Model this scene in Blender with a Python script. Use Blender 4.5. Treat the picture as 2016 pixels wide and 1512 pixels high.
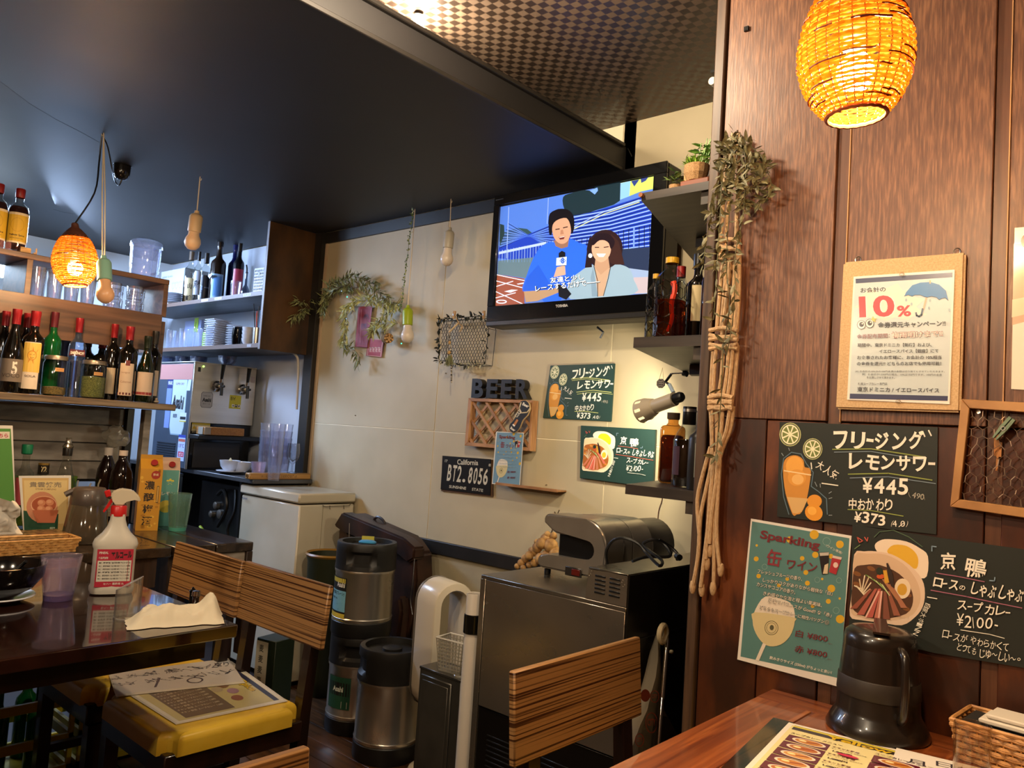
import bpy, bmesh, math, random
from mathutils import Vector as V, Matrix, noise
from math import sin, cos, pi, radians as RAD, atan2, sqrt
random.seed(7)
S = bpy.context.scene
COL = S.collection
for o in list(bpy.data.objects): bpy.data.objects.remove(o)

# ------------------------------------------------------------------ camera
FPX, YAW, PITCH, ROLL, CH = 1547.976, 0.727335, 0.063442, 0.0648995, 1.2
CAM = V((0, 0, CH))
_F = V((-sin(YAW)*cos(PITCH), cos(YAW)*cos(PITCH), sin(PITCH)))
_R0 = V((cos(YAW), sin(YAW), 0)); _U0 = _R0.cross(_F)
_R = _R0*cos(ROLL)+_U0*sin(ROLL); _U = _U0*cos(ROLL)-_R0*sin(ROLL)
cd = bpy.data.cameras.new('camera'); cam = bpy.data.objects.new('camera', cd); COL.objects.link(cam)
M3 = Matrix((_R, _U, -_F)).transposed(); cam.matrix_world = Matrix.Translation(CAM) @ M3.to_4x4()
cd.sensor_fit = 'HORIZONTAL'; cd.sensor_width = 36; cd.lens = FPX/2016*36; cd.clip_start = .02
S.camera = cam
ORD = ['lowest', 'second lowest', 'third lowest', 'fourth lowest', 'fifth lowest', 'sixth lowest', 'seventh lowest', 'eighth lowest', 'ninth lowest', 'tenth lowest', 'third from the top', 'second from the top', 'topmost']
NTH = ['leftmost', 'second', 'third', 'fourth', 'fifth', 'sixth', 'seventh', 'eighth']
NTH = ['leftmost']+[n_+' from the left' for n_ in NTH[1:]]

# ------------------------------------------------------------------ world, lights, exposure
S.view_settings.view_transform = 'Standard'; S.view_settings.look = 'None'
S.view_settings.exposure = 0.0; S.view_settings.gamma = 1; S.view_settings.use_curve_mapping = False
w = bpy.data.worlds.new('world'); S.world = w; w.use_nodes = True
w.node_tree.nodes['Background'].inputs[0].default_value = (.9, .75, .62, 1); w.node_tree.nodes['Background'].inputs[1].default_value = .02
S.cycles.max_bounces = 10; S.cycles.transparent_max_bounces = 24; S.cycles.caustics_reflective = False; S.cycles.caustics_refractive = False
S.cycles.sample_clamp_indirect = 4
WARM = (1, .70, .40); NEUT = (1, .80, .56); COLD = (.48, .66, 1)
def light(kind, loc, power, col, size=.05, to=None, sizey=None, spot=None, blend=.3):
    l = bpy.data.lights.new('light', kind); l.energy = power; l.color = col
    if kind == 'AREA':
        l.size = size
        if sizey: l.shape = 'RECTANGLE'; l.size_y = sizey
    else: l.shadow_soft_size = size
    if spot: l.spot_size = spot; l.spot_blend = blend
    o = bpy.data.objects.new('light', l); COL.objects.link(o); o.location = loc
    if to is not None: o.rotation_euler = (V(to)-V(loc)).to_track_quat('-Z', 'Y').to_euler()
    return o
light('POINT', (-1.20, 1.15, 2.27), 50, NEUT, .035)            # bulb on the checked ceiling above the aisle
light('POINT', (-.75, -.05, 2.0), 40, NEUT, .05)              # bulb above the right hand table
light('POINT', (-1.35, -.6, 1.8), 40, NEUT, .05)               # pendant over the left table, behind the frame
light('AREA', (-4.3, 1.25, 2.1), 16, COLD, .15, (-3.8, 2.4, 1.2), .5)
light('AREA', (-4.5, .55, 2.08), 34, COLD, .15, (-4.3, .9, 0), 1.1)   # kitchen strip light
light('AREA', (-4.75, 1.5, 2.1), 34, COLD, .6, (-4.3, 2.2, .9), .2)

# ------------------------------------------------------------------ pixel to place
def at(x, y, ax, v):
    d = _F*FPX+_R*(x-1008)-_U*(y-756)
    return CAM+d*((v-CAM[ax])/d[ax])
def dep(p): return (V(p)-CAM).dot(_F)
def wd(px, p): return px*dep(p)/FPX
def face_rz(x, y): return atan2(-x, y)     # local -Y looks at the viewer's side

# ------------------------------------------------------------------ materials
def lin(c):
    if isinstance(c, str):
        c = c.lstrip('#'); c = [int(c[i:i+2], 16)/255 for i in (0, 2, 4)]
        c = [(v/12.92 if v <= .04045 else ((v+.055)/1.055)**2.4) for v in c]
    return (*c[:3], 1)
MC = {}
def _new(name):
    m = bpy.data.materials.new(name); m.use_nodes = True; n = m.node_tree.nodes; b = n['Principled BSDF']
    return m, m.node_tree, n, b
def P(name, col, rough=.5, metal=0, spec=.5, em=0, trans=0, ior=1.45, alpha=1, coat=0, sss=0, aniso=0):
    if name in MC: return MC[name]
    m, t, n, b = _new(name); I = b.inputs
    I['Base Color'].default_value = lin(col); I['Roughness'].default_value = rough; I['Metallic'].default_value = metal
    I['Specular IOR Level'].default_value = spec; I['IOR'].default_value = ior; I['Transmission Weight'].default_value = trans
    I['Alpha'].default_value = alpha; I['Coat Weight'].default_value = coat
    if sss: I['Subsurface Weight'].default_value = sss; I['Subsurface Radius'].default_value = (.01, .006, .004)
    if em: I['Emission Color'].default_value = lin(col); I['Emission Strength'].default_value = em
    if aniso: I['Anisotropic'].default_value = aniso
    MC[name] = m; return m
def NZ(name, c1, c2, sc=(1, 1, 1), rough=.5, detail=4, lo=.35, hi=.65, bump=0, metal=0, c3=None, dist=0, r2=None, coat=0, rnd=True, spec=.5, bd=.002):
    """two or three tones mixed by a stretched noise in object space"""
    if name in MC: return MC[name]
    m, t, n, b = _new(name); L = t.links.new
    tc = n.new('ShaderNodeTexCoord'); mp = n.new('ShaderNodeMapping'); mp.inputs['Scale'].default_value = sc
    if rnd:
        oi = n.new('ShaderNodeObjectInfo'); mu = n.new('ShaderNodeVectorMath'); mu.operation = 'ADD'
        ml = n.new('ShaderNodeMath'); ml.operation = 'MULTIPLY'; ml.inputs[1].default_value = 37.
        L(oi.outputs['Random'], ml.inputs[0]); L(tc.outputs['Object'], mu.inputs[0]); L(ml.outputs[0], mu.inputs[1]); L(mu.outputs[0], mp.inputs[0])
    else: L(tc.outputs['Object'], mp.inputs[0])
    nz = n.new('ShaderNodeTexNoise'); nz.inputs['Scale'].default_value = 1; nz.inputs['Detail'].default_value = detail; nz.inputs['Distortion'].default_value = dist
    L(mp.outputs[0], nz.inputs['Vector'])
    cr = n.new('ShaderNodeValToRGB'); e = cr.color_ramp.elements; e[0].position = lo; e[1].position = hi
    e[0].color = lin(c1); e[1].color = lin(c2)
    if c3: x = e.new((lo+hi)/2); x.color = lin(c3)
    L(nz.outputs[0], cr.inputs[0]); L(cr.outputs[0], b.inputs['Base Color'])
    b.inputs['Roughness'].default_value = rough; b.inputs['Metallic'].default_value = metal; b.inputs['Coat Weight'].default_value = coat
    b.inputs['Specular IOR Level'].default_value = spec
    if r2 is not None:
        mr = n.new('ShaderNodeMapRange'); mr.inputs[3].default_value = rough; mr.inputs[4].default_value = r2; L(nz.outputs[0], mr.inputs[0]); L(mr.outputs[0], b.inputs['Roughness'])
    if bump:
        bp = n.new('ShaderNodeBump'); bp.inputs['Strength'].default_value = bump; bp.inputs['Distance'].default_value = bd
        L(nz.outputs[0], bp.inputs['Height']); L(bp.outputs[0], b.inputs['Normal'])
    MC[name] = m; return m
def thin(name, tint='#ffffff', rough=.02, refl=1.0, haze=0, hazecol='#ffffff'):
    """thin clear wall: tinted see-through, mirror by fresnel, optional milky share"""
    if name in MC: return MC[name]
    m = bpy.data.materials.new(name); m.use_nodes = True; t = m.node_tree; n = t.nodes; L = t.links.new; n.clear()
    tr = n.new('ShaderNodeBsdfTransparent'); tr.inputs[0].default_value = lin(tint)
    gl = n.new('ShaderNodeBsdfGlossy'); gl.inputs['Roughness'].default_value = rough
    lw = n.new('ShaderNodeFresnel'); lw.inputs[0].default_value = 1.5
    ge = n.new('ShaderNodeNewGeometry'); ma = n.new('ShaderNodeMath'); ma.operation = 'MULTIPLY_ADD'; ma.inputs[1].default_value = 1/1.5-1.5; ma.inputs[2].default_value = 1.5; L(ge.outputs['Backfacing'], ma.inputs[0]); L(ma.outputs[0], lw.inputs[0])
    mu = n.new('ShaderNodeMath'); mu.operation = 'MULTIPLY'; mu.inputs[1].default_value = refl; mu.use_clamp = True; L(lw.outputs[0], mu.inputs[0])
    mx = n.new('ShaderNodeMixShader'); out = n.new('ShaderNodeOutputMaterial'); base = tr
    if haze:
        df = n.new('ShaderNodeBsdfDiffuse'); df.inputs[0].default_value = lin(hazecol); ts = n.new('ShaderNodeBsdfTranslucent'); ts.inputs[0].default_value = lin(hazecol)
        a = n.new('ShaderNodeMixShader'); L(df.outputs[0], a.inputs[1]); L(ts.outputs[0], a.inputs[2])
        h = n.new('ShaderNodeMixShader'); h.inputs[0].default_value = haze; L(tr.outputs[0], h.inputs[1]); L(a.outputs[0], h.inputs[2]); base = h
    L(mu.outputs[0], mx.inputs[0]); L(base.outputs[0], mx.inputs[1]); L(gl.outputs[0], mx.inputs[2]); L(mx.outputs[0], out.inputs[0])
    MC[name] = m; return m
def colmat(name, rough=.5, em=0, coat=0):
    if name in MC: return MC[name]
    m, t, n, b = _new(name); a = n.new('ShaderNodeVertexColor'); a.layer_name = 'Col'
    t.links.new(a.outputs[0], b.inputs['Base Color']); b.inputs['Roughness'].default_value = rough; b.inputs['Coat Weight'].default_value = coat; b.inputs['Coat Roughness'].default_value = .12
    if em:
        t.links.new(a.outputs[0], b.inputs['Emission Color']); b.inputs['Emission Strength'].default_value = em
    MC[name] = m; return m

# ------------------------------------------------------------------ mesh builder
class B:
    def __init__(s): s.bm = bmesh.new()
    def _x(s, vs, loc, rot):
        if rot:
            R = Matrix.Rotation(rot[2], 3, 'Z') @ Matrix.Rotation(rot[1], 3, 'Y') @ Matrix.Rotation(rot[0], 3, 'X')
            for v in vs: v.co = R @ v.co
        for v in vs: v.co += V(loc)
    def box(s, c, d, rot=None, bev=0, seg=1):
        r = bmesh.ops.create_cube(s.bm, size=1); vs = r['verts']
        for v in vs: v.co = V((v.co.x*d[0], v.co.y*d[1], v.co.z*d[2]))
        if bev:
            es = list({e for v in vs for e in v.link_edges})
            q = bmesh.ops.bevel(s.bm, geom=es, offset=min(bev, min(d)*.45), segments=seg, affect='EDGES', profile=.5)
            vs = list({v for f in q['faces'] for v in f.verts} | {v for v in vs if v.is_valid})
        s._x(vs, c, rot); return s
    def b2(s, x0, x1, y0, y1, z0, z1, bev=0): return s.box(((x0+x1)/2, (y0+y1)/2, (z0+z1)/2), (abs(x1-x0), abs(y1-y0), abs(z1-z0)), bev=bev)
    def lathe(s, prof, seg=20, loc=(0, 0, 0), rot=None, a0=0, a1=2*pi, sx=1, sy=1):
        full = abs(a1-a0-2*pi) < 1e-6; n = seg if full else seg+1; rings = []; allv = []
        for r, z in prof:
            if r < 1e-6 and full: v = s.bm.verts.new((0, 0, z)); rings.append([v]*n); allv.append(v)
            else:
                rg = [s.bm.verts.new((r*cos(a0+(a1-a0)*i/seg)*sx, r*sin(a0+(a1-a0)*i/seg)*sy, z)) for i in range(n)]; rings.append(rg); allv += rg
        for a, b in zip(rings, rings[1:]):
            for i in range(seg):
                j = (i+1) % n; q = []
                for v in (a[i], a[j], b[j], b[i]):
                    if v not in q: q.append(v)
                if len(q) > 2:
                    try: s.bm.faces.new(q)
                    except ValueError: pass
        s._x(allv, loc, rot); return s
    def tube(s, pts, r, seg=6, closed=False, cap=True, r1=None):
        pts = [V(p) for p in pts]; n = len(pts); rings = []; up = None
        for i, p in enumerate(pts):
            if closed: t = pts[(i+1) % n]-pts[i-1]
            else: t = pts[min(i+1, n-1)]-pts[max(i-1, 0)]
            if t.length < 1e-9: t = V((0, 0, 1))
            t.normalize()
            if up is None: up = t.orthogonal().normalized()
            else:
                up = up-t*up.dot(t); up = up.normalized() if up.length > 1e-6 else t.orthogonal().normalized()
            bb = t.cross(up); rr = r if r1 is None else r+(r1-r)*i/max(1, n-1)
            rings.append([s.bm.verts.new(p+(up*cos(2*pi*k/seg)+bb*sin(2*pi*k/seg))*rr) for k in range(seg)])
        m = n if closed else n-1
        for i in range(m):
            a, b = rings[i], rings[(i+1) % n]
            for k in range(seg):
                j = (k+1) % seg; s.bm.faces.new((a[k], a[j], b[j], b[k]))
        if cap and not closed: s.bm.faces.new(rings[0][::-1]); s.bm.faces.new(rings[-1])
        return s
    def prism(s, pts, h, f=None):
        """closed outline pts (3D list), extruded along vector h"""
        h = V(h); a = [s.bm.verts.new(V(p)) for p in pts]; b = [s.bm.verts.new(V(p)+h) for p in pts]; n = len(a)
        s.bm.faces.new(a); s.bm.faces.new(b[::-1])
        for i in range(n): s.bm.faces.new((a[i], b[i], b[(i+1) % n], a[(i+1) % n]))
        return s
    def face(s, *fs):
        for f in fs: s.bm.faces.new([s.bm.verts.new(V(p)) for p in f])
        return s
    def ball(s, c, r, seg=10, sc=(1, 1, 1)):
        q = bmesh.ops.create_uvsphere(s.bm, u_segments=seg, v_segments=max(5, seg*2//3), radius=r)
        for v in q['verts']: v.co = V((v.co.x*sc[0]+c[0], v.co.y*sc[1]+c[1], v.co.z*sc[2]+c[2]))
        return s
    def mesh(s, name, smooth=True, ang=40):
        bmesh.ops.recalc_face_normals(s.bm, faces=s.bm.faces)
        me = bpy.data.meshes.new(name); s.bm.to_mesh(me); s.bm.free()
        if smooth:
            me.polygons.foreach_set('use_smooth', [True]*len(me.polygons)); me.set_sharp_from_angle(angle=RAD(ang))
        return me
    def obj(s, name, mat, parent=None, loc=None, rz=0, smooth=True, label=None, stuff=False):
        return link(name, s.mesh(name, smooth), mat, parent, loc, rz, label, stuff)
def link(name, me, mat, parent=None, loc=None, rz=0, label=None, stuff=False):
    if mat and not me.materials: me.materials.append(mat)
    o = bpy.data.objects.new(name, me); COL.objects.link(o)
    if parent: o.parent = parent
    if loc is not None: o.location = loc
    if rz: o.rotation_euler = (0, 0, rz)
    if label: o['label'] = label
    if stuff: o['kind'] = 'stuff'
    return o
def T(name, label, cat, loc=(0, 0, 0), rz=0, group=None):
    o = bpy.data.objects.new(name, None); COL.objects.link(o); o.location = loc; o.rotation_euler = (0, 0, rz); o.empty_display_size = .02
    o['label'] = label; o['category'] = cat
    if group: o['group'] = group
    return o
def tag(o, label, cat, group=None):
    o['label'] = label; o['category'] = cat
    if group: o['group'] = group
    return o
def ST(o): o['kind'] = 'structure'; return o
def dup(o, loc, label, rz=None, group=None):
    r = o.copy(); COL.objects.link(r); r.location = loc; r['label'] = label
    if rz is not None: r.rotation_euler = (0, 0, rz)
    if group: r['group'] = group
    for c in list(o.children):
        d = c.copy(); COL.objects.link(d); d.parent = r
        for g in list(c.children):
            e = g.copy(); COL.objects.link(e); e.parent = d
    return r

# ------------------------------------------------------------------ flat print: coloured shapes and lettering
GC = {}
def glyphs(txt, bold=0):
    k = (txt, bold)
    if k not in GC:
        c = bpy.data.curves.new('t', 'FONT'); c.body = txt; c.resolution_u = 4; c.offset = bold
        o = bpy.data.objects.new('t', c); me = bpy.data.meshes.new_from_object(o)
        vs = [(v.co.x, v.co.y) for v in me.vertices]; fs = [tuple(p.vertices) for p in me.polygons]
        if not vs: vs = [(0, 0), (1, 0), (1, 1)]; fs = [(0, 1, 2)]
        x0 = min(v[0] for v in vs); x1 = max(v[0] for v in vs); y0 = min(v[1] for v in vs); y1 = max(v[1] for v in vs)
        GC[k] = ([((x-x0)/(x1-x0+1e-9), (y-y0)/(y1-y0+1e-9)) for x, y in vs], fs, x1-x0, y1-y0)
        bpy.data.objects.remove(o); bpy.data.meshes.remove(me); bpy.data.curves.remove(c)
    return GC[k]
class Cv:
    """conv: drawing units -> (u,v) metres; mp: (u,v,lift) -> local xyz"""
    def __init__(s, conv=None, mp=None, up=1, eps=6e-5):
        s.conv = conv or (lambda x, y: (x, y)); s.mp = mp or (lambda u, v, l: (u, -l, v)); s.up = up; s.eps = eps; s.l = 1; s.smooth = False; s.v = []; s.f = []; s.c = []
    def _add(s, uvs, fs, col):
        b = len(s.v); l = s.l*s.eps
        s.v += [s.mp(u, v, l) for u, v in uvs]; s.f += [tuple(b+i for i in f) for f in fs]; s.c += [lin(col)]*len(fs)
    def poly(s, pts, col, lift=1):
        if s.smooth and 8 <= len(pts) < 19:
            n = len(pts); o = []
            for i in range(n):
                a, b, c, d = pts[i-1], pts[i], pts[(i+1) % n], pts[(i+2) % n]
                for q in range(3):
                    u = q/3; o.append(tuple(.5*(2*b[k]+(c[k]-a[k])*u+(2*a[k]-5*b[k]+4*c[k]-d[k])*u*u+(3*b[k]-a[k]-3*c[k]+d[k])*u**3) for k in (0, 1)))
            pts = o
        s._add([s.conv(*p) for p in pts], [tuple(range(len(pts)))], col); s.l += lift; return s
    def rect(s, x0, y0, x1, y1, col, n=1, lift=1):
        if n == 1: return s.poly([(x0, y0), (x1, y0), (x1, y1), (x0, y1)], col, lift)
        for i in range(n):
            a = x0+(x1-x0)*i/n; b = x0+(x1-x0)*(i+1)/n; s.poly([(a, y0), (b, y0), (b, y1), (a, y1)], col, 0)
        s.l += lift; return s
    def ell(s, cx, cy, rx, ry, col, n=20, rot=0, lift=1, a0=0, a1=2*pi):
        return s.poly([(cx+rx*cos(a)*cos(rot)-ry*sin(a)*sin(rot), cy+rx*cos(a)*sin(rot)+ry*sin(a)*cos(rot)) for a in [a0+(a1-a0)*i/n for i in range(n if a1-a0 > 6.28 else n+1)]], col, lift)
    def line(s, pts, w, col, lift=1, closed=False):
        if closed: pts = list(pts)+[pts[0]]
        for (x0, y0), (x1, y1) in zip(pts, pts[1:]):
            d = sqrt((x1-x0)**2+(y1-y0)**2) or 1; nx, ny = -(y1-y0)/d*w/2, (x1-x0)/d*w/2; ex, ey = (x1-x0)/d*w*.25, (y1-y0)/d*w*.25
            s.poly([(x0+nx-ex, y0+ny-ey), (x1+nx+ex, y1+ny+ey), (x1-nx+ex, y1-ny+ey), (x0-nx-ex, y0-ny-ey)], col, 0)
        s.l += lift; return s
    def ring(s, cx, cy, rx, ry, w, col, n=20): return s.line([(cx+rx*cos(2*pi*i/n), cy+ry*sin(2*pi*i/n)) for i in range(n)], w, col, closed=True)
    def text(s, t, x0, y0, x1, y1, h, col, bold=.0, lift=1):
        vs, fs, w, hh = glyphs(t, bold)
        dx, dy = x1-x0, y1-y0; d = sqrt(dx*dx+dy*dy) or 1; ux, uy = -dy/d*h, dx/d*h
        if s.up < 0: ux, uy = -ux, -uy
        s._add([s.conv(x0+dx*a+ux*b, y0+dy*a+uy*b) for a, b in vs], fs, col); s.l += lift; return s
    def hand(s, t, x0, y0, x1, y1, h, col, bold=.02, jit=.08):
        """lettering written by hand: each sign a little off"""
        n = len(t); ws = [(.5 if ch in '1,.・ーI()「」!' else 1) for ch in t]; tot = sum(ws); p = 0
        for ch, wgt in zip(t, ws):
            a, b = (p+.08*wgt)/tot, (p+wgt*.94)/tot; p += wgt
            if ch == ' ': continue
            j = random.uniform(-jit, jit)*h; k = random.uniform(-jit, jit)*h; hh = h*random.uniform(.9, 1.05)
            g = glyphs(ch, bold); y_lift = 0
            if g[2] < .36 and ch not in 'ーI': m_ = (a+b)/2; hw = (b-a)*.5*g[2]/.5; a, b = m_-hw, m_+hw
            if g[3] < .35: y_lift = .4*h; hh = max(h*g[3]/.9, h*.12)
            s.text(ch, x0+(x1-x0)*a, y0+(y1-y0)*a+s.up*y_lift+j, x0+(x1-x0)*b, y0+(y1-y0)*b+s.up*y_lift+k, hh, col, bold, 0)
        s.l += 1; return s
    def obj(s, name, parent, mat=None, loc=None, label=None):
        me = bpy.data.meshes.new(name); me.from_pydata(s.v, [], s.f)
        ca = me.color_attributes.new('Col', 'FLOAT_COLOR', 'CORNER'); d = []
        for p in me.polygons: d += list(s.c[p.index])*p.loop_total
        ca.data.foreach_set('color', d)
        return link(name, me, mat or colmat('printed ink', .45), parent, loc, 0, label)
def wallcv(O, Y, off=0):
    """print on a sheet facing the room, shapes given where they show in the photograph"""
    O = V(O)
    return Cv(lambda x, y: ((at(x, y, 1, Y)-O).x, (at(x, y, 1, Y)-O).z), lambda u, v, l: (u, (Y-O.y)-off-l, v), -1)
def wrapcv(r, up=1):
    return Cv(None, lambda u, v, l: ((r+l)*sin(u/r), -(r+l)*cos(u/r), v), up)
# ------------------------------------------------------------------ surfaces of the room
cream = NZ('cream wallpaper', '#b0a385', '#bdb092', (3, 3, 3), .62, 3, bump=.05, bd=.001)
creamd = NZ('darker cream wallpaper', '#9c9074', '#ab9f82', (3, 3, 5), .7, 5, bump=.05, bd=.001)  # slightly darker cream for the wall below the rail
kwhite = P('white kitchen panel', '#b6bcc6', .4)
black = NZ('black painted wood', '#17140f', '#211c18', (8, 8, 2), .45, 4, bump=.1, bd=.001)
soff = NZ('dark glossy vinyl', '#161413', '#1d1a1a', (1.3, 1.3, 1.3), .48, 5, .4, .62, bump=.12, dist=.4, bd=.003, r2=.6)
plyw = NZ('stained plywood', '#50301f', '#7d553a', (240, 240, 20), .45, 6, .34, .66, bump=.25, bd=.0015, c3='#633f2a', dist=.2)
plyd = NZ('worn plywood', '#2c150b', '#6a3819', (14, 14, 5), .4, 8, .38, .68, bump=.2, bd=.0015, c3='#45210f')
dkw = NZ('dark stained wood', '#241710', '#3d2a1e', (60, 60, 4), .45, 5, bump=.2, bd=.001)
def checker_mat():
    m, t, n, b = _new('checked wallpaper'); L = t.links.new
    tc = n.new('ShaderNodeTexCoord'); ck = n.new('ShaderNodeTexChecker'); ck.inputs['Scale'].default_value = 40
    ck.inputs['Color1'].default_value = lin('#5b4a3c'); ck.inputs['Color2'].default_value = lin('#2b211b')
    L(tc.outputs['Object'], ck.inputs['Vector']); L(ck.outputs['Color'], b.inputs['Base Color'])
    mr = n.new('ShaderNodeMapRange'); mr.inputs[3].default_value = .34; mr.inputs[4].default_value = .6; L(ck.outputs['Fac'], mr.inputs[0]); L(mr.outputs[0], b.inputs['Roughness'])
    return m
flr = NZ('worn floor boards', '#33200f', '#5a3a20', (4, 60, 60), .35, 6, .35, .7, bump=.2, bd=.001)

# floor
o = ST(B().b2(-5.4, 1.7, -2.2, 2.5, -.05, -.004).obj('floor', P('floor underlay', '#20120b', .6)))
me = B().b2(-.0, 2.2, -.044, .044, -.004, 0, .0015).mesh('floor_board')
for i in range(17): link('floor_board', me, flr, o, (-3.1+.0*i, .9+.09*i, 0))
# outer room, seen only in reflections and between things
ST(B().b2(-5.4, -5.3, -2.2, 2.5, 0, 2.6).obj('wall_left', P('kitchen wall', '#c9ced0', .5)))
ST(B().b2(1.6, 1.7, -2.2, 2.5, 0, 2.6).obj('wall_right', P('brown hall wall', '#8a6244', .6)))
ST(B().b2(-5.4, 1.7, -2.2, -2.1, 0, 2.6).obj('wall_front', P('brown hall wall', '#8a6244', .6)))
# back wall
wb = ST(B().b2(-5.4, 1.7, 2.402, 2.5, 0, 2.6).obj('wall_back', P('panel joint', '#e6dcc0', .7)))
pn = [(-3.5, -2.5815), (-2.5785, -1.6565), (-1.6535, -.9)]
for i, (x0, x1) in enumerate(pn):
    B().b2(x0, x1, 2.4, 2.413, 1.1915, 2.42 if i == 2 else 2.145, .0012).obj('wall_panel', cream, wb)
    B().b2(x0, x1, 2.4, 2.413, .716, 1.1885, .0012).obj('wall_panel', cream, wb)
B().b2(-3.5, -.9, 2.4, 2.413, 0, .665).obj('wall_panel', creamd, wb)
B().b2(-1.66, -1.6, 2.4, 2.413, 2.145, 2.42).obj('wall_panel', cream, wb)
B().b2(-5.3, -3.59, 2.4, 2.413, 0, 2.2).obj('wall_panel', kwhite, wb, label='white kitchen side of the wall')
# small screws and marks on the cream wall
s = B()
for x, y in ((1002, 573), (700, 818), (878, 735), (1076, 955)): s.lathe([(0, -.002), (.003, -.001), (.003, .002)], 8, at(x, y, 1, 2.4), (RAD(90), 0, 0))
s.obj('wall_screw', P('rusty screw', '#3a2a20', .5, .5), wb, stuff=True)
rail = ST(B().b2(-3.5, -.9, 2.385, 2.405, .662, .717, .002).obj('trim_1', black))
ST(B().b2(-3.52, -1.6, 2.39, 2.412, 2.142, 2.2, .001).obj('trim_2', black))
ST(B().b2(-3.592, -3.515, 2.365, 2.412, 0, 2.2, .002).obj('trim_3', black))
ST(B().b2(-3.516, -3.50, 2.392, 2.412, .72, 2.142, .001).obj('trim_4', P('pale edge strip', '#b39c80', .5)))
# upper ceiling with the checked paper, lower dark ceiling
ST(B().b2(-2.6, 1.7, -2.2, 2.5, 2.39, 2.45).obj('ceiling', checker_mat()))
so = ST(B().b2(-5.4, -1.632, -2.2, 2.389, 2.2, 2.293, .002).obj('ceiling.001', soff))
B().b2(-1.638, -1.618, -2.2, 2.362, 2.283, 2.298, .003).obj('ceiling_trim', black, so)
B().b2(-1.636, -1.626, -2.2, 2.362, 2.196, 2.21, .002).obj('ceiling_trim', black, so)
t = T('ceiling_bulb', 'bright bare bulb glowing behind the edge of the dropped ceiling under the checked paper', 'bulb', (-1.705, 1.41, 2.334))
B().ball((0, 0, 0), .022, 14).obj('globe', P('bare bulb glow', (1, .82, .58), em=1300), t); B().lathe([(0, .012), (.013, .014), (.014, .045), (0, .045)], 14).obj('socket', P('white plastic', '#e8e4da', .4), t)
# darker brown patch on the vinyl and a peeled edge
pts = [at(x, y, 2, 2.2) for x, y in ((-80, 80), (0, 160), (60, 205), (110, 235), (155, 258), (195, 280), (190, 296), (170, 303), (163, 316), (140, 324), (118, 340), (90, 344), (66, 352), (40, 342), (22, 336), (0, 323), (-80, 300))]
B().prism([p+V((0, 0, -.0003)) for p in pts], (0, 0, .0003)).obj('ceiling_patch', NZ('darker brown vinyl', '#16110f', '#1f1916', (3, 3, 3), .55, 4), so)
B().tube([at(105, 412, 2, 2.1998), at(125, 418, 2, 2.1995), at(147, 421, 2, 2.1998)], .0006, 4).obj('ceiling_crease', soff, so)

# plywood partition with posters
wp = ST(B().b2(-.84, 1.65, 1.643, 1.72, 0, 2.42).obj('wall_partition', P('dark groove', '#241008', .5)))
zl = 1.267
def ply(x0, x1, z0, z1, m=plyw, y=1.63): return B().b2(x0, x1, y, 1.645, z0, z1, .0015).obj('wall_board', m, wp)
ply(-.845, -.586, zl+.0008, 2.42); ply(-.557, -.301, zl+.0015, 2.42); ply(-.274, .3, zl+.0015, 2.42); ply(.327, 1.6, zl, 2.42)
ply(-.845, -.7125, 0, zl-.0004, plyd); ply(-.7105, -.586, 0, zl-.0015, plyd, 1.631); ply(-.557, -.301, 0, zl-.0015, plyd, 1.631); ply(-.274, 1.6, 0, zl-.0015, plyd, 1.631)
gm = NZ('groove batten', '#4a2b1a', '#5e3a25', (120, 120, 6), .45)
for x in (-.5715, -.2875, .3135): B().b2(x-.0125, x+.0125, 1.637, 1.646, 0, 2.42).obj('groove_batten', gm, wp)
for x in (-.5585, -.2755): B().b2(x-.001, x+.001, 1.6285, 1.64, zl, 2.42).obj('panel_edge', P('bare panel edge', '#b78a5c', .6), wp)
ST(B().b2(-.877, -.851, 1.626, 1.66, 0, 2.42, .003).obj('trim_5', NZ('grey brown post', '#3a281e', '#55402f', (90, 90, 5), .5)))
ST(B().prism([(-.872, 1.66, 0), (-.84, 1.66, 0), (-.84, 2.41, 0), (-1.102, 2.41, 0)], (0, 0, 2.4)).obj('wall_return', NZ('brown return board', '#3b2a20', '#4a382c', (50, 50, 4), .5)))
t = T('wall_magnet', 'tiny square black ribbed catch high on the plywood wall left of the big pendant', 'catch', (-.8, 1.629, 2.161))
B().box((0, -.002, 0), (.011, .004, .011)).obj('plate', P('black plastic', '#141414', .4), t)
b = B()
for i in range(4): b.box((-.004+.0027*i, -.005, 0), (.001, .002, .01))
b.obj('rib', P('black plastic', '#141414', .4), t, stuff=True)
t = T('ceiling_spotlight', 'small black and white spotlight peeking past the partition edge under the checked ceiling', 'spotlight', at(1411, 160, 1, 2.1))
B().lathe([(0, 0), (.012, 0), (.012, .03), (0, .03)], 12, (0, 0, -.01), (RAD(90), 0, 0)).obj('head', P('white plastic', '#e8e4da', .4), t)
B().box((0, -.015, .02), (.012, .03, .008)).obj('bracket', P('black plastic', '#141414', .4), t)
B().tube([(0, -.015, .02), (0, 0, .12), (0, 0, .2)], .004).obj('stem', P('black plastic', '#141414', .4), t)
# white notch of wall beside the tv: small black cable at the end of the dropped ceiling
b = B().tube([at(1236, 292, 1, 2.39), at(1240, 300, 1, 2.385), at(1244, 308, 1, 2.39)], .002, 5)
tag(b.obj('cable', P('black plastic', '#141414', .4)), 'short black cable end on the cream wall where the dark ceiling ends', 'cable')
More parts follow.
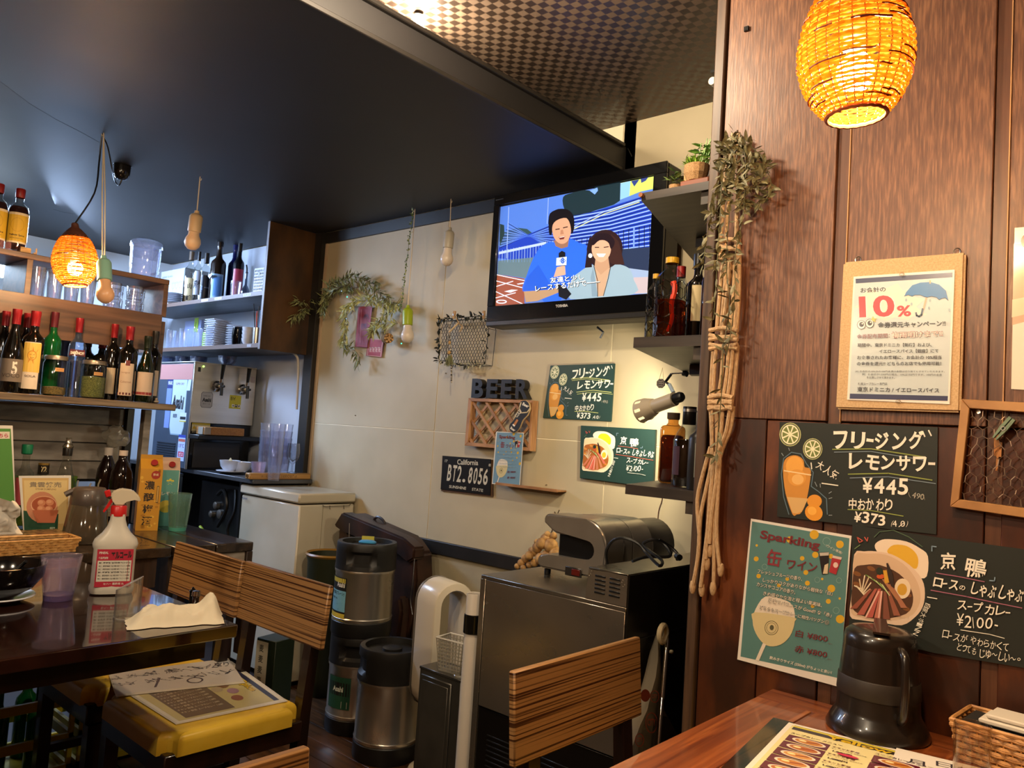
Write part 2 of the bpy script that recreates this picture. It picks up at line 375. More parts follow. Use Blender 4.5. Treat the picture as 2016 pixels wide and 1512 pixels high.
# ------------------------------------------------------------------ things pinned to the plywood wall
glossp = colmat('laminated print', .35, coat=.2); mattp = colmat('matt print', .6)
linen = NZ('linen board', '#b79a72', '#c9ad86', (300, 300, 300), .8, 3, bump=.2, bd=.0005)
lam = P('clear laminate edge', '#cfc8bb', .2)
def sheet(name, label, cat, pts, Y, th=.003, m=None, bevel=0):
    """flat board hanging on a wall plane: corners in the photograph, thickness th towards the room"""
    ps = [at(x, y, 1, Y) for x, y in pts]; c = sum(ps, V())/len(ps); t = T(name, label, cat, (c.x, Y, c.z))
    b = B().prism([(p.x-c.x, -th, p.z-c.z) for p in ps], (0, th, 0))
    if bevel: bmesh.ops.bevel(b.bm, geom=b.bm.edges[:], offset=bevel, segments=2, affect='EDGES')
    b.obj('board' if 'board' in name else 'sheet', m, t)
    return t, Y-th
WY = 1.629
# linen notice board + campaign poster
t, y1 = sheet('notice_board', 'beige linen covered notice board hanging by two small eye screws', 'notice board', [(1665, 519), (1905, 500), (1895, 813), (1650, 806)], WY, .016, linen, .004)
for x, y in ((1692, 513), (1886, 497)):
    p = at(x, y, 1, WY)-t.location; B().tube([(p.x+.006*cos(a*pi/5), -.008, p.z+.006*sin(a*pi/5)) for a in range(10)], .0012, 5, True).tube([(p.x, -.008, p.z-.005), (p.x, -.008, p.z-.016)], .0012, 5).obj('eye_screw', P('steel', '#b8b4ac', .3, 1), t)
PO = [(1681, 545), (1880, 531), (1870, 796), (1668, 787)]
t, y1 = sheet('campaign_poster', 'pale blue laminated 10% campaign poster with an umbrella on the linen board', 'poster', PO, WY-.0165, .0012, P('paper white', '#ddd9d2', .35))
k = wallcv(t.location, y1)
def zp(x, y): return (1640+x/3.779, 440+y/3.78)
def seq(c, f): c.conv2 = c.conv; c.conv = lambda x, y: c.conv2(*f(x, y)); c.smooth = True; return c
seq(k, zp); k.smooth = False
k.poly([(165, 405), (890, 362), (855, 1318), (122, 1305)], '#b6c4ca')
k.poly([(168, 412), (890, 364), (889, 400), (169, 446)], '#1d2350'); k.poly([(126, 1266), (855, 1284), (853, 1320), (124, 1304)], '#1d2350')
k.poly([(200, 540), (290, 480), (330, 510), (420, 470), (480, 445), (520, 500), (610, 470), (600, 545), (690, 560), (620, 620), (700, 680), (590, 690), (560, 720), (460, 700), (400, 725), (280, 700), (180, 690), (215, 640), (150, 620), (230, 590)], '#dccfc6')
k.text('お会計の', 205, 517, 393, 508, 38, '#20202c', .02)
k.text('10', 202, 707, 470, 695, 165, '#f2e6e0', .035); k.text('10', 197, 702, 460, 692, 160, '#b8101c', .03); k.text('%', 478, 694, 582, 690, 82, '#c01a24', .03)
k.poly([(531, 541), (545, 510), (590, 460), (650, 440), (725, 436), (790, 455), (840, 500), (859, 573), (835, 556), (810, 560), (790, 570), (770, 552), (735, 545), (700, 552), (680, 548), (650, 535), (610, 535), (590, 545), (560, 535)], '#1e6eb0')
k.line([(723, 425), (723, 445)], 10, '#c2a878'); k.line([(695, 550), (672, 640)], 12, '#c9a48a'); k.line([(668, 635), (658, 680), (640, 693), (622, 685), (618, 665)], 14, '#3f5872')
k.line([(531, 541), (560, 533), (590, 543), (610, 533), (650, 533), (680, 546), (700, 550), (735, 543), (770, 550), (790, 568), (810, 558), (835, 554), (859, 573)], 4, '#24384c')
for x, y in ((545, 570), (585, 600), (722, 574), (715, 630), (866, 645)): k.ell(x, y, 8, 12, '#8fa6b5', 8)
for x in (212, 274): k.ell(x, 755+(-10 if x > 250 else 0), 32, 34, '#2a2430', 16); k.ell(x, 755+(-10 if x > 250 else 0), 28, 30, '#f0e4da', 16); k.ell(x+2, 752+(-10 if x > 250 else 0), 18, 19, '#1a1418', 14); k.ell(x+8, 746+(-10 if x > 250 else 0), 6, 6, '#f0e4da', 8)
k.poly([(285, 715), (300, 690), (308, 708), (330, 706), (312, 722), (325, 735), (300, 728)], '#e0b458')
k.text('金券還元キャンペーン!!', 335, 780, 838, 765, 44, '#1c1a22', .02)
k.text('金券配布期間：', 180, 862, 425, 852, 36, '#8c6a70', .015); k.text('梅雨明けまで!!', 438, 858, 820, 845, 52, '#8a5a60', .045); k.text('梅雨明けまで!!', 440, 856, 818, 843, 46, '#e6d2cc', .01)
for s_, x0, y0, x1, y1_, h in (('期間中、東京ドミニカ【新宿】および、', 185, 920, 735, 917, 28), ('イエロースパイス【銀座】にて', 345, 966, 785, 962, 28), ('お食事されたお客様に、お会計の 10%相当', 182, 1012, 808, 1010, 28), ('の金券を還元!! どちらのお店でも使用可能！', 180, 1058, 806, 1056, 28),
    ('(※) お会計の10%分の100円未満の金額は切り捨てとさせていただきます。', 168, 1110, 832, 1112, 17), ('例：お会計が1,550円の場合、10%は155円ですが、100円の金券', 218, 1132, 812, 1136, 17), ('をお渡しさせて頂きます。', 253, 1154, 460, 1157, 17), ('札幌スープカレー専門店', 187, 1204, 406, 1204, 20), ('東京ドミニカ / イエロースパイス', 182, 1252, 790, 1260, 36)):
    k.text(s_, x0, y0, x1, y1_, h, '#25222a', .012 if h > 20 else 0, 0)
k.obj('print', t, glossp)
for x, y in ((1777, 541), (1770, 791)):
    p = at(x, y, 1, WY-.02)-t.location; B().lathe([(0, -.004), (.004, -.003), (.002, .002), (.005, .006), (0, .008)], 10, (p.x, p.y, p.z), (RAD(90), 0, 0)).obj('push_pin', thin('clear plastic', '#f2f0ec'), t)

# blackboard sheet with the lemon drink
cb = P('dark green board face', '#1c221e', .55)
def lemon(k, f, cool=0):
    W_ = '#eeeadd' if not cool else '#f4f2e6'; ye = '#8c9a4a' if not cool else '#d6de8a'; g0 = '#c9cfa0'
    k.poly([(350, 560), (310, 440), (295, 310), (305, 250), (340, 225), (380, 225), (412, 250), (420, 290), (455, 312), (430, 480), (400, 550), (375, 560)], '#c98a35')
    k.poly([(318, 460), (440, 470), (402, 545), (375, 556), (350, 552)], '#d2ab6d'); k.ell(362, 285, 50, 58, '#e3a445'); k.ell(375, 350, 52, 48, '#d9983c'); k.ell(380, 360, 34, 30, '#e6b468')
    k.line([(302, 310), (455, 335)], 7, '#e9cf9d'); k.ell(476, 485, 42, 38, '#d9922a'); k.ell(472, 550, 52, 46, '#dd9426', rot=.5); k.ell(462, 540, 26, 24, '#ecae45', rot=.5)
    for cx, cy, r in ((337, 103, 62), (466, 186, 56)):
        k.ell(cx, cy, r, r*1.1, '#aab07a' if not cool else '#dfe6b8', 20); k.ell(cx, cy, r*.9, r, '#2c331e', 18); k.ell(cx, cy, r*.82, r*.92, '#e9e8c9', 18)
        for i in range(8):
            a = i*pi/4; k.poly([(cx+r*.16*cos(a), cy+r*.16*sin(a)), (cx+r*.74*cos(a-.3), cy+r*.82*sin(a-.3)), (cx+r*.74*cos(a+.3), cy+r*.82*sin(a+.3))], '#6f7d3f' if not cool else '#6c7c5c', 0)
        k.l += 1
    k.line([(330, 560), (300, 460), (287, 330), (300, 240), (345, 205), (400, 215), (430, 270), (470, 320), (458, 400), (500, 430), (545, 470), (550, 560)], 5, '#5c7688')
    k.hand('フリージング', 580, 190, 1100, 190, 105, W_, .03, .05); k.line([(1095, 85), (1108, 115)], 8, W_); k.line([(1130, 80), (1145, 110)], 8, W_)
    k.line([(580, 188), (800, 185), (1110, 232)], 6, ye); k.line([(590, 204), (800, 200), (1105, 250)], 4, '#7f92a4' if not cool else ye)
    k.hand('レモンサワー', 665, 300, 1170, 318, 88, W_, .03, .05); k.line([(670, 330), (900, 325), (1150, 364)], 6, ye); k.line([(680, 352), (900, 345), (1170, 384)], 4, '#7f92a4' if not cool else ye)
    k.hand('¥445', 745, 435, 1015, 450, 92, W_, .02, .05); k.hand('(490)', 1020, 465, 1115, 478, 34, '#a9a89a', 0)
    k.hand('中おかわり', 668, 530, 925, 540, 66, W_, .015, .06); k.line([(668, 532), (800, 538), (985, 570)], 5, ye)
    k.hand('¥373', 695, 603, 885, 628, 64, W_, .02, .05); k.hand('(410)', 908, 628, 1010, 634, 36, W_, 0)
    k.hand('大人気', 478, 292, 600, 366, 52, W_, .01); k.line([(458, 265), (462, 300)], 6, W_); k.line([(520, 382), (612, 395)], 6, W_)
    for a, b_ in (((560, 440), (575, 430)), ((560, 470), (578, 465)), ((560, 565), (578, 565)), ((480, 375), (492, 400)), ((510, 385), (512, 405)), ((290, 210), (300, 225)), ((330, 180), (335, 195))): k.line([a, b_], 4, '#87939a')
def zq(x, y): return (1440+x/2.908, 820+y/2.908)
t, y1 = sheet('drink_chalkboard', 'green black chalkboard sheet of a lemon drink on the plywood wall', 'chalkboard', [(1536, 831), (1847, 841), (1844, 1052), (1531, 1017)], WY, .0025, cb)
k = seq(wallcv(t.location, y1), zq); lemon(k, None); k.obj('print', t, mattp)

# soup curry blackboard
def duck(k, cool=0):
    W_ = '#eae6d8' if not cool else '#f4f2e6'; br = '#4a2a12' if not cool else '#a85f1e'
    k.poly([(820, 740), (850, 710), (900, 702), (1000, 715), (1080, 755), (1125, 800), (1118, 915), (1060, 920), (960, 880), (850, 790)], '#e4d3be' if not cool else '#f6efd9')
    k.poly([(893, 765), (930, 735), (1000, 740), (1050, 775), (1070, 820), (1060, 870), (1020, 860), (960, 820), (905, 790)], '#d9ab2c' if not cool else '#eadb1c')
    bp = [(703, 790), (760, 772), (830, 772), (920, 790), (1020, 850), (1090, 930), (1108, 1010), (1095, 1090), (1050, 1150), (975, 1195), (860, 1180), (740, 1165), (678, 1140), (690, 1000)]
    k.poly(bp, '#d9c0a8' if not cool else '#f3e2c4'); k.poly([(704, 800), (780, 785), (880, 790), (980, 840), (1050, 920), (1082, 1010), (1070, 1090), (1010, 1150), (860, 1172), (740, 1150), (684, 1120), (692, 1000)], '#cdb092' if not cool else '#ecd3a8')
    k.poly([(705, 870), (760, 850), (850, 850), (960, 900), (1025, 980), (1040, 1060), (1000, 1130), (860, 1160), (750, 1140), (690, 1090), (692, 980)], br)
    for x, y in ((720, 900), (800, 870), (900, 890), (1010, 1020), (1000, 1100), (720, 960)): k.ell(x, y, 24, 12, '#7a4a1c' if not cool else '#d08a35', 10, .4)
    k.ell(980, 985, 46, 58, '#e2cfb0' if not cool else '#f6ecd0'); k.ell(978, 990, 28, 34, '#c99a2e' if not cool else '#e9bf2a')
    for i in range(9):
        a = -1.1+i*.26; k.line([(740+i*4, 985+i*6), (740+60*cos(a*2), 960+50*sin(a*3))], 7, '#cdb795' if i % 2 else '#e2d2b4')
    for x0, y0, x1, y1_, w_, c in ((800, 990, 700, 1100, 40, '#8c4a36'), (830, 985, 740, 1135, 42, '#a85848'), (850, 985, 790, 1150, 40, '#b5564a'), (860, 1000, 835, 1160, 36, '#b86e5a'), (880, 1000, 890, 1160, 40, '#7c4634'), (900, 1000, 950, 1140, 38, '#93553e'), (910, 960, 990, 1095, 36, '#a5694c'), (870, 930, 960, 1050, 26, '#a8704a')):
        k.poly([(x0-8, y0), (x0+8, y0), (x1+w_/2, y1_), (x1-w_/2, y1_)], c if not cool else {'#8': '#cf7a5a', '#a': '#d8735a', '#b': '#e0705c', '#7': '#c77a58', '#9': '#cf8560'}[c[:2]])
    for x0, x1 in ((845, 770), (862, 845)): k.line([(x0, 1000), (x1, 1150)], 9, '#e2b3a2')
    k.poly([(888, 840), (898, 838), (925, 900), (935, 985), (915, 970), (900, 920)], '#2a1a12'); k.poly([(870, 880), (890, 880), (905, 950), (880, 955)], '#cf9c2c'); k.ell(855, 915, 22, 14, '#c4521e', 10); k.ell(850, 885, 20, 22, '#1c2612', 10)
    for i in range(9): k.line([(770+i*12, 905+i*7), (860+i*6, 980+i*8-20)], 5, ('#4f7a30', '#9fb86a', '#c6cf9a')[i % 3])
    k.line([(722, 690), (735, 720), (755, 712), (722, 690)], 5, '#c45a4c'); k.line([(765, 690), (780, 715), (784, 692)], 5, '#c45a4c'); k.line([(708, 757), (738, 735)], 4, '#6f8c5a'); k.line([(820, 690), (850, 660), (930, 650), (1020, 690), (1095, 745)], 4, '#4f6a50' if not cool else '#27403e')
    k.line([(1150, 770), (1150, 742), (1175, 745)], 6, '#7f9ab0'); k.line([(1510, 920), (1508, 940), (1480, 938)], 6, '#7f9ab0')
    k.hand('京', 1190, 875, 1290, 890, 100, W_, .02); k.hand('鴨', 1320, 905, 1460, 930, 110, W_, .015); k.line([(1175, 895), (1300, 915), (1450, 945)], 5, '#a3627c' if not cool else '#c46a5a')
    k.hand('ロース', 1150, 970, 1300, 1000, 58, W_, .02); k.hand('の', 1302, 990, 1340, 998, 28, W_, .01); k.hand('しゃぶ', 1365, 1015, 1510, 1045, 76, W_, .015); k.hand('しゃぶ', 1520, 1040, 1665, 1068, 76, W_, .015)
    k.line([(1145, 993), (1350, 1030), (1500, 1062), (1665, 1095)], 5, '#a3627c' if not cool else '#d0604c')
    k.hand('スープカレー', 1290, 1100, 1600, 1150, 58, W_, .01); k.hand('¥2100-', 1285, 1195, 1540, 1225, 68, W_, .0); k.line([(1315, 1220), (1480, 1245), (1565, 1268)], 4, W_)
    k.hand('自家大ボINN', 1115, 1060, 1040, 1245, 34, W_, .0); k.line([(1125, 1032), (1180, 1042)], 5, W_)
    if not cool: k.hand('ロースが', 1205, 1260, 1350, 1298, 44, W_, 0); k.hand('やわらかくて', 1368, 1300, 1590, 1345, 46, W_, 0); k.hand('とっても', 1290, 1335, 1400, 1362, 42, W_, 0); k.hand('じゅ〜しぃ〜。', 1420, 1375, 1665, 1420, 50, W_, 0)
t, y1 = sheet('curry_chalkboard', 'green black chalkboard sheet of duck soup curry behind the black jug', 'chalkboard', [(1679, 1033), (1860, 1060), (2080, 1090), (2080, 1325), (1840, 1285), (1672, 1245)], WY-.0005, .0025, cb)
k = seq(wallcv(t.location, y1), zq); duck(k); k.obj('print', t, mattp)

# sparkling wine poster
def spark(k, bg, w2):
    k.poly([(118, 600), (676, 697), (624, 1500), (52, 1374)], bg)
    cy = '#cfa52e'; rnd = random.Random(3)
    for x, y, r in ((474, 676, 26), (621, 732, 22), (333, 705, 18), (142, 815, 14), (405, 812, 13), (480, 792, 18), (426, 893, 14), (156, 913, 13), (435, 954, 14), (572, 985, 22), (555, 1058, 14), (622, 1160, 24), (620, 1042, 7), (145, 738, 7), (520, 930, 7), (320, 930, 11), (272, 966, 11), (465, 1085, 11), (570, 800, 14)): k.ell(x, y, r, r, cy, 14, 0, 0)
    k.l += 1
    for x, y, r in ((190, 860, 15), (545, 715, 22), (492, 935, 15), (616, 938, 15), (600, 1110, 18), (215, 690, 12), (352, 1010, 14)): k.ring(x, y, r, r, 2.5, '#86a5a0' if w2 else '#9db4c0', 12)
    k.poly([(195, 1030), (290, 1045), (350, 1080), (364, 1160), (345, 1240), (300, 1295), (240, 1316), (185, 1300), (140, 1240), (122, 1170), (140, 1100)], '#dcd3c4'); k.poly([(136, 1120), (355, 1150), (362, 1175), (345, 1240), (300, 1295), (240, 1316), (185, 1300), (140, 1240), (123, 1170)], '#cdc093')
    k.line([(188, 1305), (150, 1392)], 20, '#dcd3c4'); k.ring(230, 1210, 38, 40, 3, '#5b5a44', 18); k.ring(230, 1210, 28, 30, 2, '#5b5a44', 14); k.ell(232, 1208, 12, 15, '#5b5a44', 10)
    k.text('Sparkling', 160, 710, 500, 775, 62, '#702c34', .03); k.text('缶', 198, 850, 280, 862, 95, '#843640', .02); k.text('ワイン', 315, 870, 488, 893, 56, '#702c34', .02)
    k.poly([(500, 778), (560, 775), (556, 900), (520, 905)], '#241f22'); k.poly([(505, 780), (560, 777), (558, 795), (508, 798)], '#b7b0a8'); k.poly([(535, 850), (556, 840), (552, 900), (525, 900)], '#c9b99a')
    k.poly([(580, 795), (633, 805), (600, 905), (560, 890)], '#a4323a'); k.poly([(582, 795), (634, 806), (630, 820), (578, 808)], '#cfc0b8'); k.ell(598, 850, 14, 16, '#d9c0b8', 10)
    if w2:
        k.text('\\ワイン専用/', 540, 745, 632, 790, 16, '#e6ddd0', 0)
        for s_, a in (('フレッシュフルーツの香り、', (150, 895, 405, 942)), ('しっかりコクがありながら軽快な「白」', (180, 945, 578, 1025)), ('カシスやココアの香り、', (145, 970, 365, 1018)), ('きめ細やかな泡と程よい果実味、', (183, 1022, 518, 1092)), ('酸味でバランスが Good!! な「赤」', (208, 1062, 572, 1150)), ('どちらもスープカレーに相性バツグン☺', (160, 1105, 558, 1192))): k.text(s_, *a, 26, '#3c3a34', .03, 0); k.l += .5; k.text(s_, *a, 24, '#ece4d6', .0)
        k.text('白 ¥800', 366, 1258, 550, 1292, 40, '#702c34', .008); k.text('(税込)', 556, 1303, 580, 1307, 8, '#702c34', 0); k.text('赤 ¥800', 360, 1345, 546, 1382, 40, '#702c34', .008); k.text('(税込)', 552, 1392, 576, 1396, 8, '#702c34', 0)
        k.text('飲みきりサイズ (250ml) がちょっと良い！', 218, 1390, 574, 1478, 22, '#e6ddd0', .012)
    else:
        for i in range(6): k.text('フレッシュフルーツの香り、コク', 160+i*8, 905+i*50, 520, 965+i*50, 26, '#8fa4ae', .02, 0)
        k.text('白 ¥800', 366, 1268, 540, 1292, 36, '#6a3a44', .025); k.text('赤 ¥800', 360, 1355, 536, 1382, 36, '#6a3a44', .025)
t, y1 = sheet('wine_poster', 'teal laminated sparkling wine poster on the plywood wall left of the jug', 'poster', [(1479, 1021), (1677, 1055), (1652, 1352), (1452, 1298)], WY-.001, .0015, P('paper white', '#ddd9d2', .35))
k = seq(wallcv(t.location, y1), zq); spark(k, '#56807f', 1); k.obj('print', t, glossp)

# pink poster cut by the frame
t, y1 = sheet('pink_poster', 'glossy white and salmon poster cut by the right edge of the frame', 'poster', [(1998, 449), (2150, 436), (2140, 775), (1991, 766)], WY, .0015, P('glossy white sheet', '#e6ded2', .18, coat=.6))
k = wallcv(t.location, y1); k.poly([(1996, 480), (2146, 470), (2143, 600), (1993, 640)], '#d99478'); k.poly([(1998, 455), (2148, 445), (2147, 462), (1997, 478)], '#e0d8d2'); k.ell(2022, 475, 12, 14, '#b8283a'); k.poly([(1993, 590), (2144, 560), (2143, 590), (1992, 625)], '#e6b294'); k.obj('print', t, glossp)

# timber frame with chicken wire
t = T('mesh_board', 'pine picture frame strung with chicken wire on the plywood wall', 'frame', at(1877, 1000, 1, WY))
pine = NZ('orange pine', '#8f6436', '#b08350', (9, 60, 9), .5, 4, bump=.1, bd=.0005)
def fx(x, y): p = at(x, y, 1, WY)-t.location; return (p.x, p.z)
Of = [fx(1897, 787), fx(2110, 799), fx(2096, 1030), fx(1875, 997)]; If = [fx(1913, 805), fx(2092, 818), fx(2080, 1008), fx(1893, 983)]
for i in range(4):
    j = (i+1) % 4; b = B().prism([(Of[i][0], -.018, Of[i][1]), (Of[j][0], -.018, Of[j][1]), (If[j][0], -.018, If[j][1]), (If[i][0], -.018, If[i][1])], (0, .0175, 0))
    bmesh.ops.bevel(b.bm, geom=b.bm.edges[:], offset=.001, segments=1, affect='EDGES'); b.obj('rail', pine, t)
def hexnet(x0, z0, nx, nz, hx, H, h2, ins, y, r, jit, seed=5):
    b = B(); rg = random.Random(seed); J = {}
    def vx(x, z):
        k = (round(x/hx*2), round(z/.001))
        if k not in J: J[k] = (rg.uniform(-jit, jit), rg.uniform(-jit, jit), rg.uniform(-jit, jit)*.5)
        e = J[k]; return V((x+e[0], y+e[2], z+e[1]))
    for i in range(nz):
        for c in range(nx):
            cx = x0+(c+.5*(i % 2))*hx; cz = z0+i*(H/2+h2)
            t_ = vx(cx, cz+H/2); ur = vx(cx+hx/2, cz+h2); ul = vx(cx-hx/2, cz+h2); lr = vx(cx+hx/2, cz-h2)
            for p, q, rr in ((t_, ur, r), (t_, ul, r), (ur, lr, r*1.35)):
                if ins(p.x, p.z) and ins(q.x, q.z): b.tube([p, q], rr, 4, cap=False)
    return b
def inside(x, z): return If[3][0]-.003 < x < If[1][0] and If[3][1]-.003-(x-If[3][0])*.12 < z < If[0][1]+.003-(x-If[0][0])*.08
b = hexnet(If[3][0]-.02, If[3][1]-.03, 13, 12, .0175, .024, .005, inside, -.009, .0007, .0016)
b.obj('wire_mesh', P('galvanised wire', '#7d6a5a', .4, .8), t, stuff=True)
p = at(1929, 811, 1, WY)-t.location; B().lathe([(0, -.002), (.004, -.001), (.004, .002)], 10, (p.x, -.012, p.z), (RAD(90), 0, 0)).obj('screw', P('steel', '#b8b4ac', .3, 1), t)
def peg(label, c, ang, L_, m, wdt=.01, Y=None):
    t = T('clothes_peg', label, 'peg', c)
    for s_ in (-1, 1):
        b = B().prism([(-.5*L_, 0, s_*.0015), (.5*L_, 0, s_*.0008), (.5*L_, 0, s_*.006), (0, 0, s_*.0065), (-.5*L_, 0, s_*.004)], (0, -wdt, 0)); o = b.obj('peg_half', m, t); o.rotation_euler = (RAD(90), 0, 0)
        o.rotation_euler = (0, -ang, 0)
    o = B().lathe([(.0025, -.006), (.004, -.006), (.004, .006), (.0025, .006)], 10, (0, -wdt/2, 0), (RAD(90), 0, 0)).obj('spring', P('steel', '#b8b4ac', .3, 1), t); return t
peg('pale green clothes peg clipped on the chicken wire', at(1977, 844, 1, 1.618), RAD(55), .045, P('green peg wood', '#6f8670', .6))
t = T('wood_chip', 'small torn strip of bare wood behind the chicken wire', 'wood strip', at(1964, 886, 1, 1.6285))
B().prism([(-.006, 0, .03), (.001, 0, .03), (.002, 0, .015), (.007, 0, .014), (.006, 0, -.012), (.002, 0, -.012), (.0015, 0, -.037), (-.002, 0, -.037), (-.0015, 0, -.01), (-.005, 0, -.012)], (0, -.0015, 0)).obj('chip', P('bare wood', '#a8703c', .6), t)
# ------------------------------------------------------------------ right hand table
blkp = P('black plastic', '#141414', .4)
def smooth3(pts, n=4):
    pts = [V(p) for p in pts]; o = []
    for i in range(len(pts)-1):
        a, b_, c, d = pts[max(i-1, 0)], pts[i], pts[i+1], pts[min(i+2, len(pts)-1)]
        for k in range(n):
            u = k/n; o.append(.5*((2*b_)+(c-a)*u+(2*a-5*b_+4*c-d)*u*u+(3*b_-a-3*c+d)*u**3))
    return o+[pts[-1]]
tabw = NZ('oiled brown table wood', '#5a2812', '#a3602f', (40, 2.2, 40), .3, 6, .32, .72, bump=.15, bd=.0008, c3='#7f421e', dist=1.2, coat=.3)
t = T('dining_table', 'brown plank dining table against the plywood wall, lower right', 'table', (-.2, 1.2, 0))
xs = [-.47, -.36, -.22, -.07, .09, .25, .41, .57, .73]
for i, (a, b_) in enumerate(zip(xs, xs[1:])): B().b2(a+.0006, b_-.0006, -.62, .345, .687, .712, .0015).obj('table_board', tabw, t)
B().b2(-.47, .73, .3455, .42, .687, .712, .0015).obj('end_board', NZ('oiled brown end board', '#5a2812', '#8a4d27', (2.2, 40, 40), .32, 6, .32, .72, bump=.15, bd=.0008, dist=1.2, coat=.3), t)
B().b2(-.42, .68, -.57, .37, .62, .6865).obj('apron', dkw, t)
for x in (-.29, .64):
    for y in (-.53, .33): B().box((x, y, .31), (.06, .06, .62), bev=.003).obj('leg', dkw, t)
# black water jug
t = T('water_jug', 'black plastic water jug standing on the brown table', 'jug', (-.442, 1.54, .7125), 0)
jm = P('black jug plastic', '#1b1613', .28, coat=.4)
B().lathe([(0, .01), (.08, .01), (.085, .0), (.0865, .006), (.079, .022), (.0715, .034), (.0695, .04), (.0665, .1), (.0615, .148), (.0605, .152)], 40).obj('body', jm, t)
B().lathe([(.0612, .149), (.0612, .16), (.0585, .172), (.05, .179), (.03, .1815), (0, .1815)], 40).obj('lid', jm, t)
B().prism([(-.014, -.058, .1805), (.014, -.058, .1805), (.01, .04, .187), (-.01, .04, .187)], (0, 0, .004)).obj('pour_flap', jm, t)
B().tube(smooth3([(.03, -.05, .158), (.035, -.068, .154), (.038, -.077, .138), (.038, -.08, .09), (.037, -.076, .055), (.034, -.066, .042)]), .0075, 10).obj('handle', jm, t)
B().lathe([(.0692, .066), (.0702, .068), (.0682, .096), (.067, .098)], 40).obj('band', P('dull black band', '#26201c', .55), t)
t.rotation_euler = (0, 0, RAD(18))
# laminated menu and the sheet over it
def flat(name, label, cat, pts, z, th=.0012, m=None, grp=None):
    ps = [at(x, y, 2, z) for x, y in pts]; c = sum(ps, V())/len(ps); t = T(name, label, cat, (c.x, c.y, z), 0, grp)
    B().prism([(p.x-c.x, p.y-c.y, 0) for p in ps], (0, 0, th)).obj('sheet', m or P('paper white', '#ddd9d2', .35), t); return t
def flatcv(t, pts, z, th):
    """unit square (0..1 across the top edge, 0..1 downwards) on the sheet with corners TL,TR,BR,BL"""
    ps = [at(x, y, 2, z) for x, y in pts]; O = t.location
    def conv(u, v): p = (ps[0]*(1-u)+ps[1]*u)*(1-v)+(ps[3]*(1-u)+ps[2]*u)*v; return (p.x-O.x, p.y-O.y)
    return Cv(conv, lambda u, v, l: (u, v, th+l), -1)
Q = [(1553, 1427), (1760, 1478), (1655, 1640), (1425, 1535)]
def corners(Y0, X0, w_, h_, ang, z):
    """rectangle of true size: top left corner at X0,Y0, turned by ang"""
    c, s_ = cos(ang), sin(ang); r = lambda a, b_: (X0+a*c-b_*s_, Y0+a*s_+b_*c, z)
    return [V(r(0, 0)), V(r(w_, 0)), V(r(w_, -h_)), V(r(0, -h_))]
def realsheet(name, label, cat, X0, Y0, w_, h_, ang, z, th=.0012, m=None):
    t = T(name, label, cat, (X0, Y0, z), ang); B().b2(0, w_, -h_, 0, 0, th).obj('sheet', m or P('paper white', '#ddd9d2', .35), t)
    return t, Cv(lambda u, v: (u*w_, -v*h_), lambda u, v, l: (u, v, th+l), -1)
a0 = at(1553, 1424, 2, .712); a1 = at(1760, 1476, 2, .712); ang = atan2(a1.y-a0.y, a1.x-a0.x)
t, k = realsheet('food_menu', 'laminated curry menu with a yellow title band on the brown table', 'menu', a0.x, a0.y, .42, .297, ang, .7125)
B().b2(-.03, .005, -.29, .01, -.0004, 0).obj('laminate', thin('laminate film', '#cfd3cf', .1, 1.2), t)
def foodmenu(k, cols=3):
    k.rect(.0, 0, 1, 1, '#ddd8d0'); k.rect(.02, .03, .98, .97, '#d8cf9a'); k.rect(.03, .03, .97, .11, '#3a2c34'); k.rect(.03, .035, .97, .06, '#cdbf3a')
    k.text('Yellow Spice', .17, .135, .62, .135, .075, '#2a2418', .05); k.text('Yellow Spice', .165, .13, .61, .13, .075, '#cfae1c', .03)
    for c in range(cols):
        x = .04+.32*c; k.text('スープカレー メニュー', x, .19, x+.2, .19, .03, '#4a2a2e', .02, 0)
        for r in range(6):
            y = .21+.125*r; k.rect(x, y, x+.16, y+.11, '#5a1c30'); k.ell(x+.085, y+.055, .065, .045, '#d9cfc0', 18); k.ell(x+.085, y+.055, .054, .037, ('#b5793a', '#a8632e', '#c08a4a')[r % 3], 16); k.ell(x+.06, y+.05, .016, .014, '#e6d4a0', 10); k.line([(x+.08, y+.06), (x+.12, y+.04)], .012, '#8a3c22')
            k.text('チキンと野菜', x+.17, y+.03, x+.27, y+.03, .022, '#5a1c30', .03, 0); k.text('辛さ・ライス付き 当店の人気', x+.17, y+.055, x+.3, y+.055, .014, '#5a4c3c', .01, 0); k.text('1,080円', x+.18, y+.1, x+.25, y+.1, .026, '#3a2428', .04, 0)
        k.l += 1; k.ell(x+.24, .33, .04, .018, '#c03a5a', 14)
foodmenu(k); k.obj('print', t, glossp)
a0 = at(1765, 1474, 2, .7135)
t, k = realsheet('lunch_sheet', 'white handwritten sheet lying over the corner of the laminated menu', 'paper', a0.x, a0.y, .21, .2, ang+RAD(2), .7145, .0006)
for s_, x, y, w_, h in (('日替り', .28, .2, .4, .12), ('月', .08, .3, .15, .12), ('火', .05, .5, .15, .12), ('チキンカレー', .26, .34, .5, .08), ('ランチ 950', .3, .48, .4, .08), ('水', .05, .7, .15, .12)): k.hand(s_, x, y, x+w_, y, h, '#2a2630', .01, .1)
k.obj('print', t, mattp)
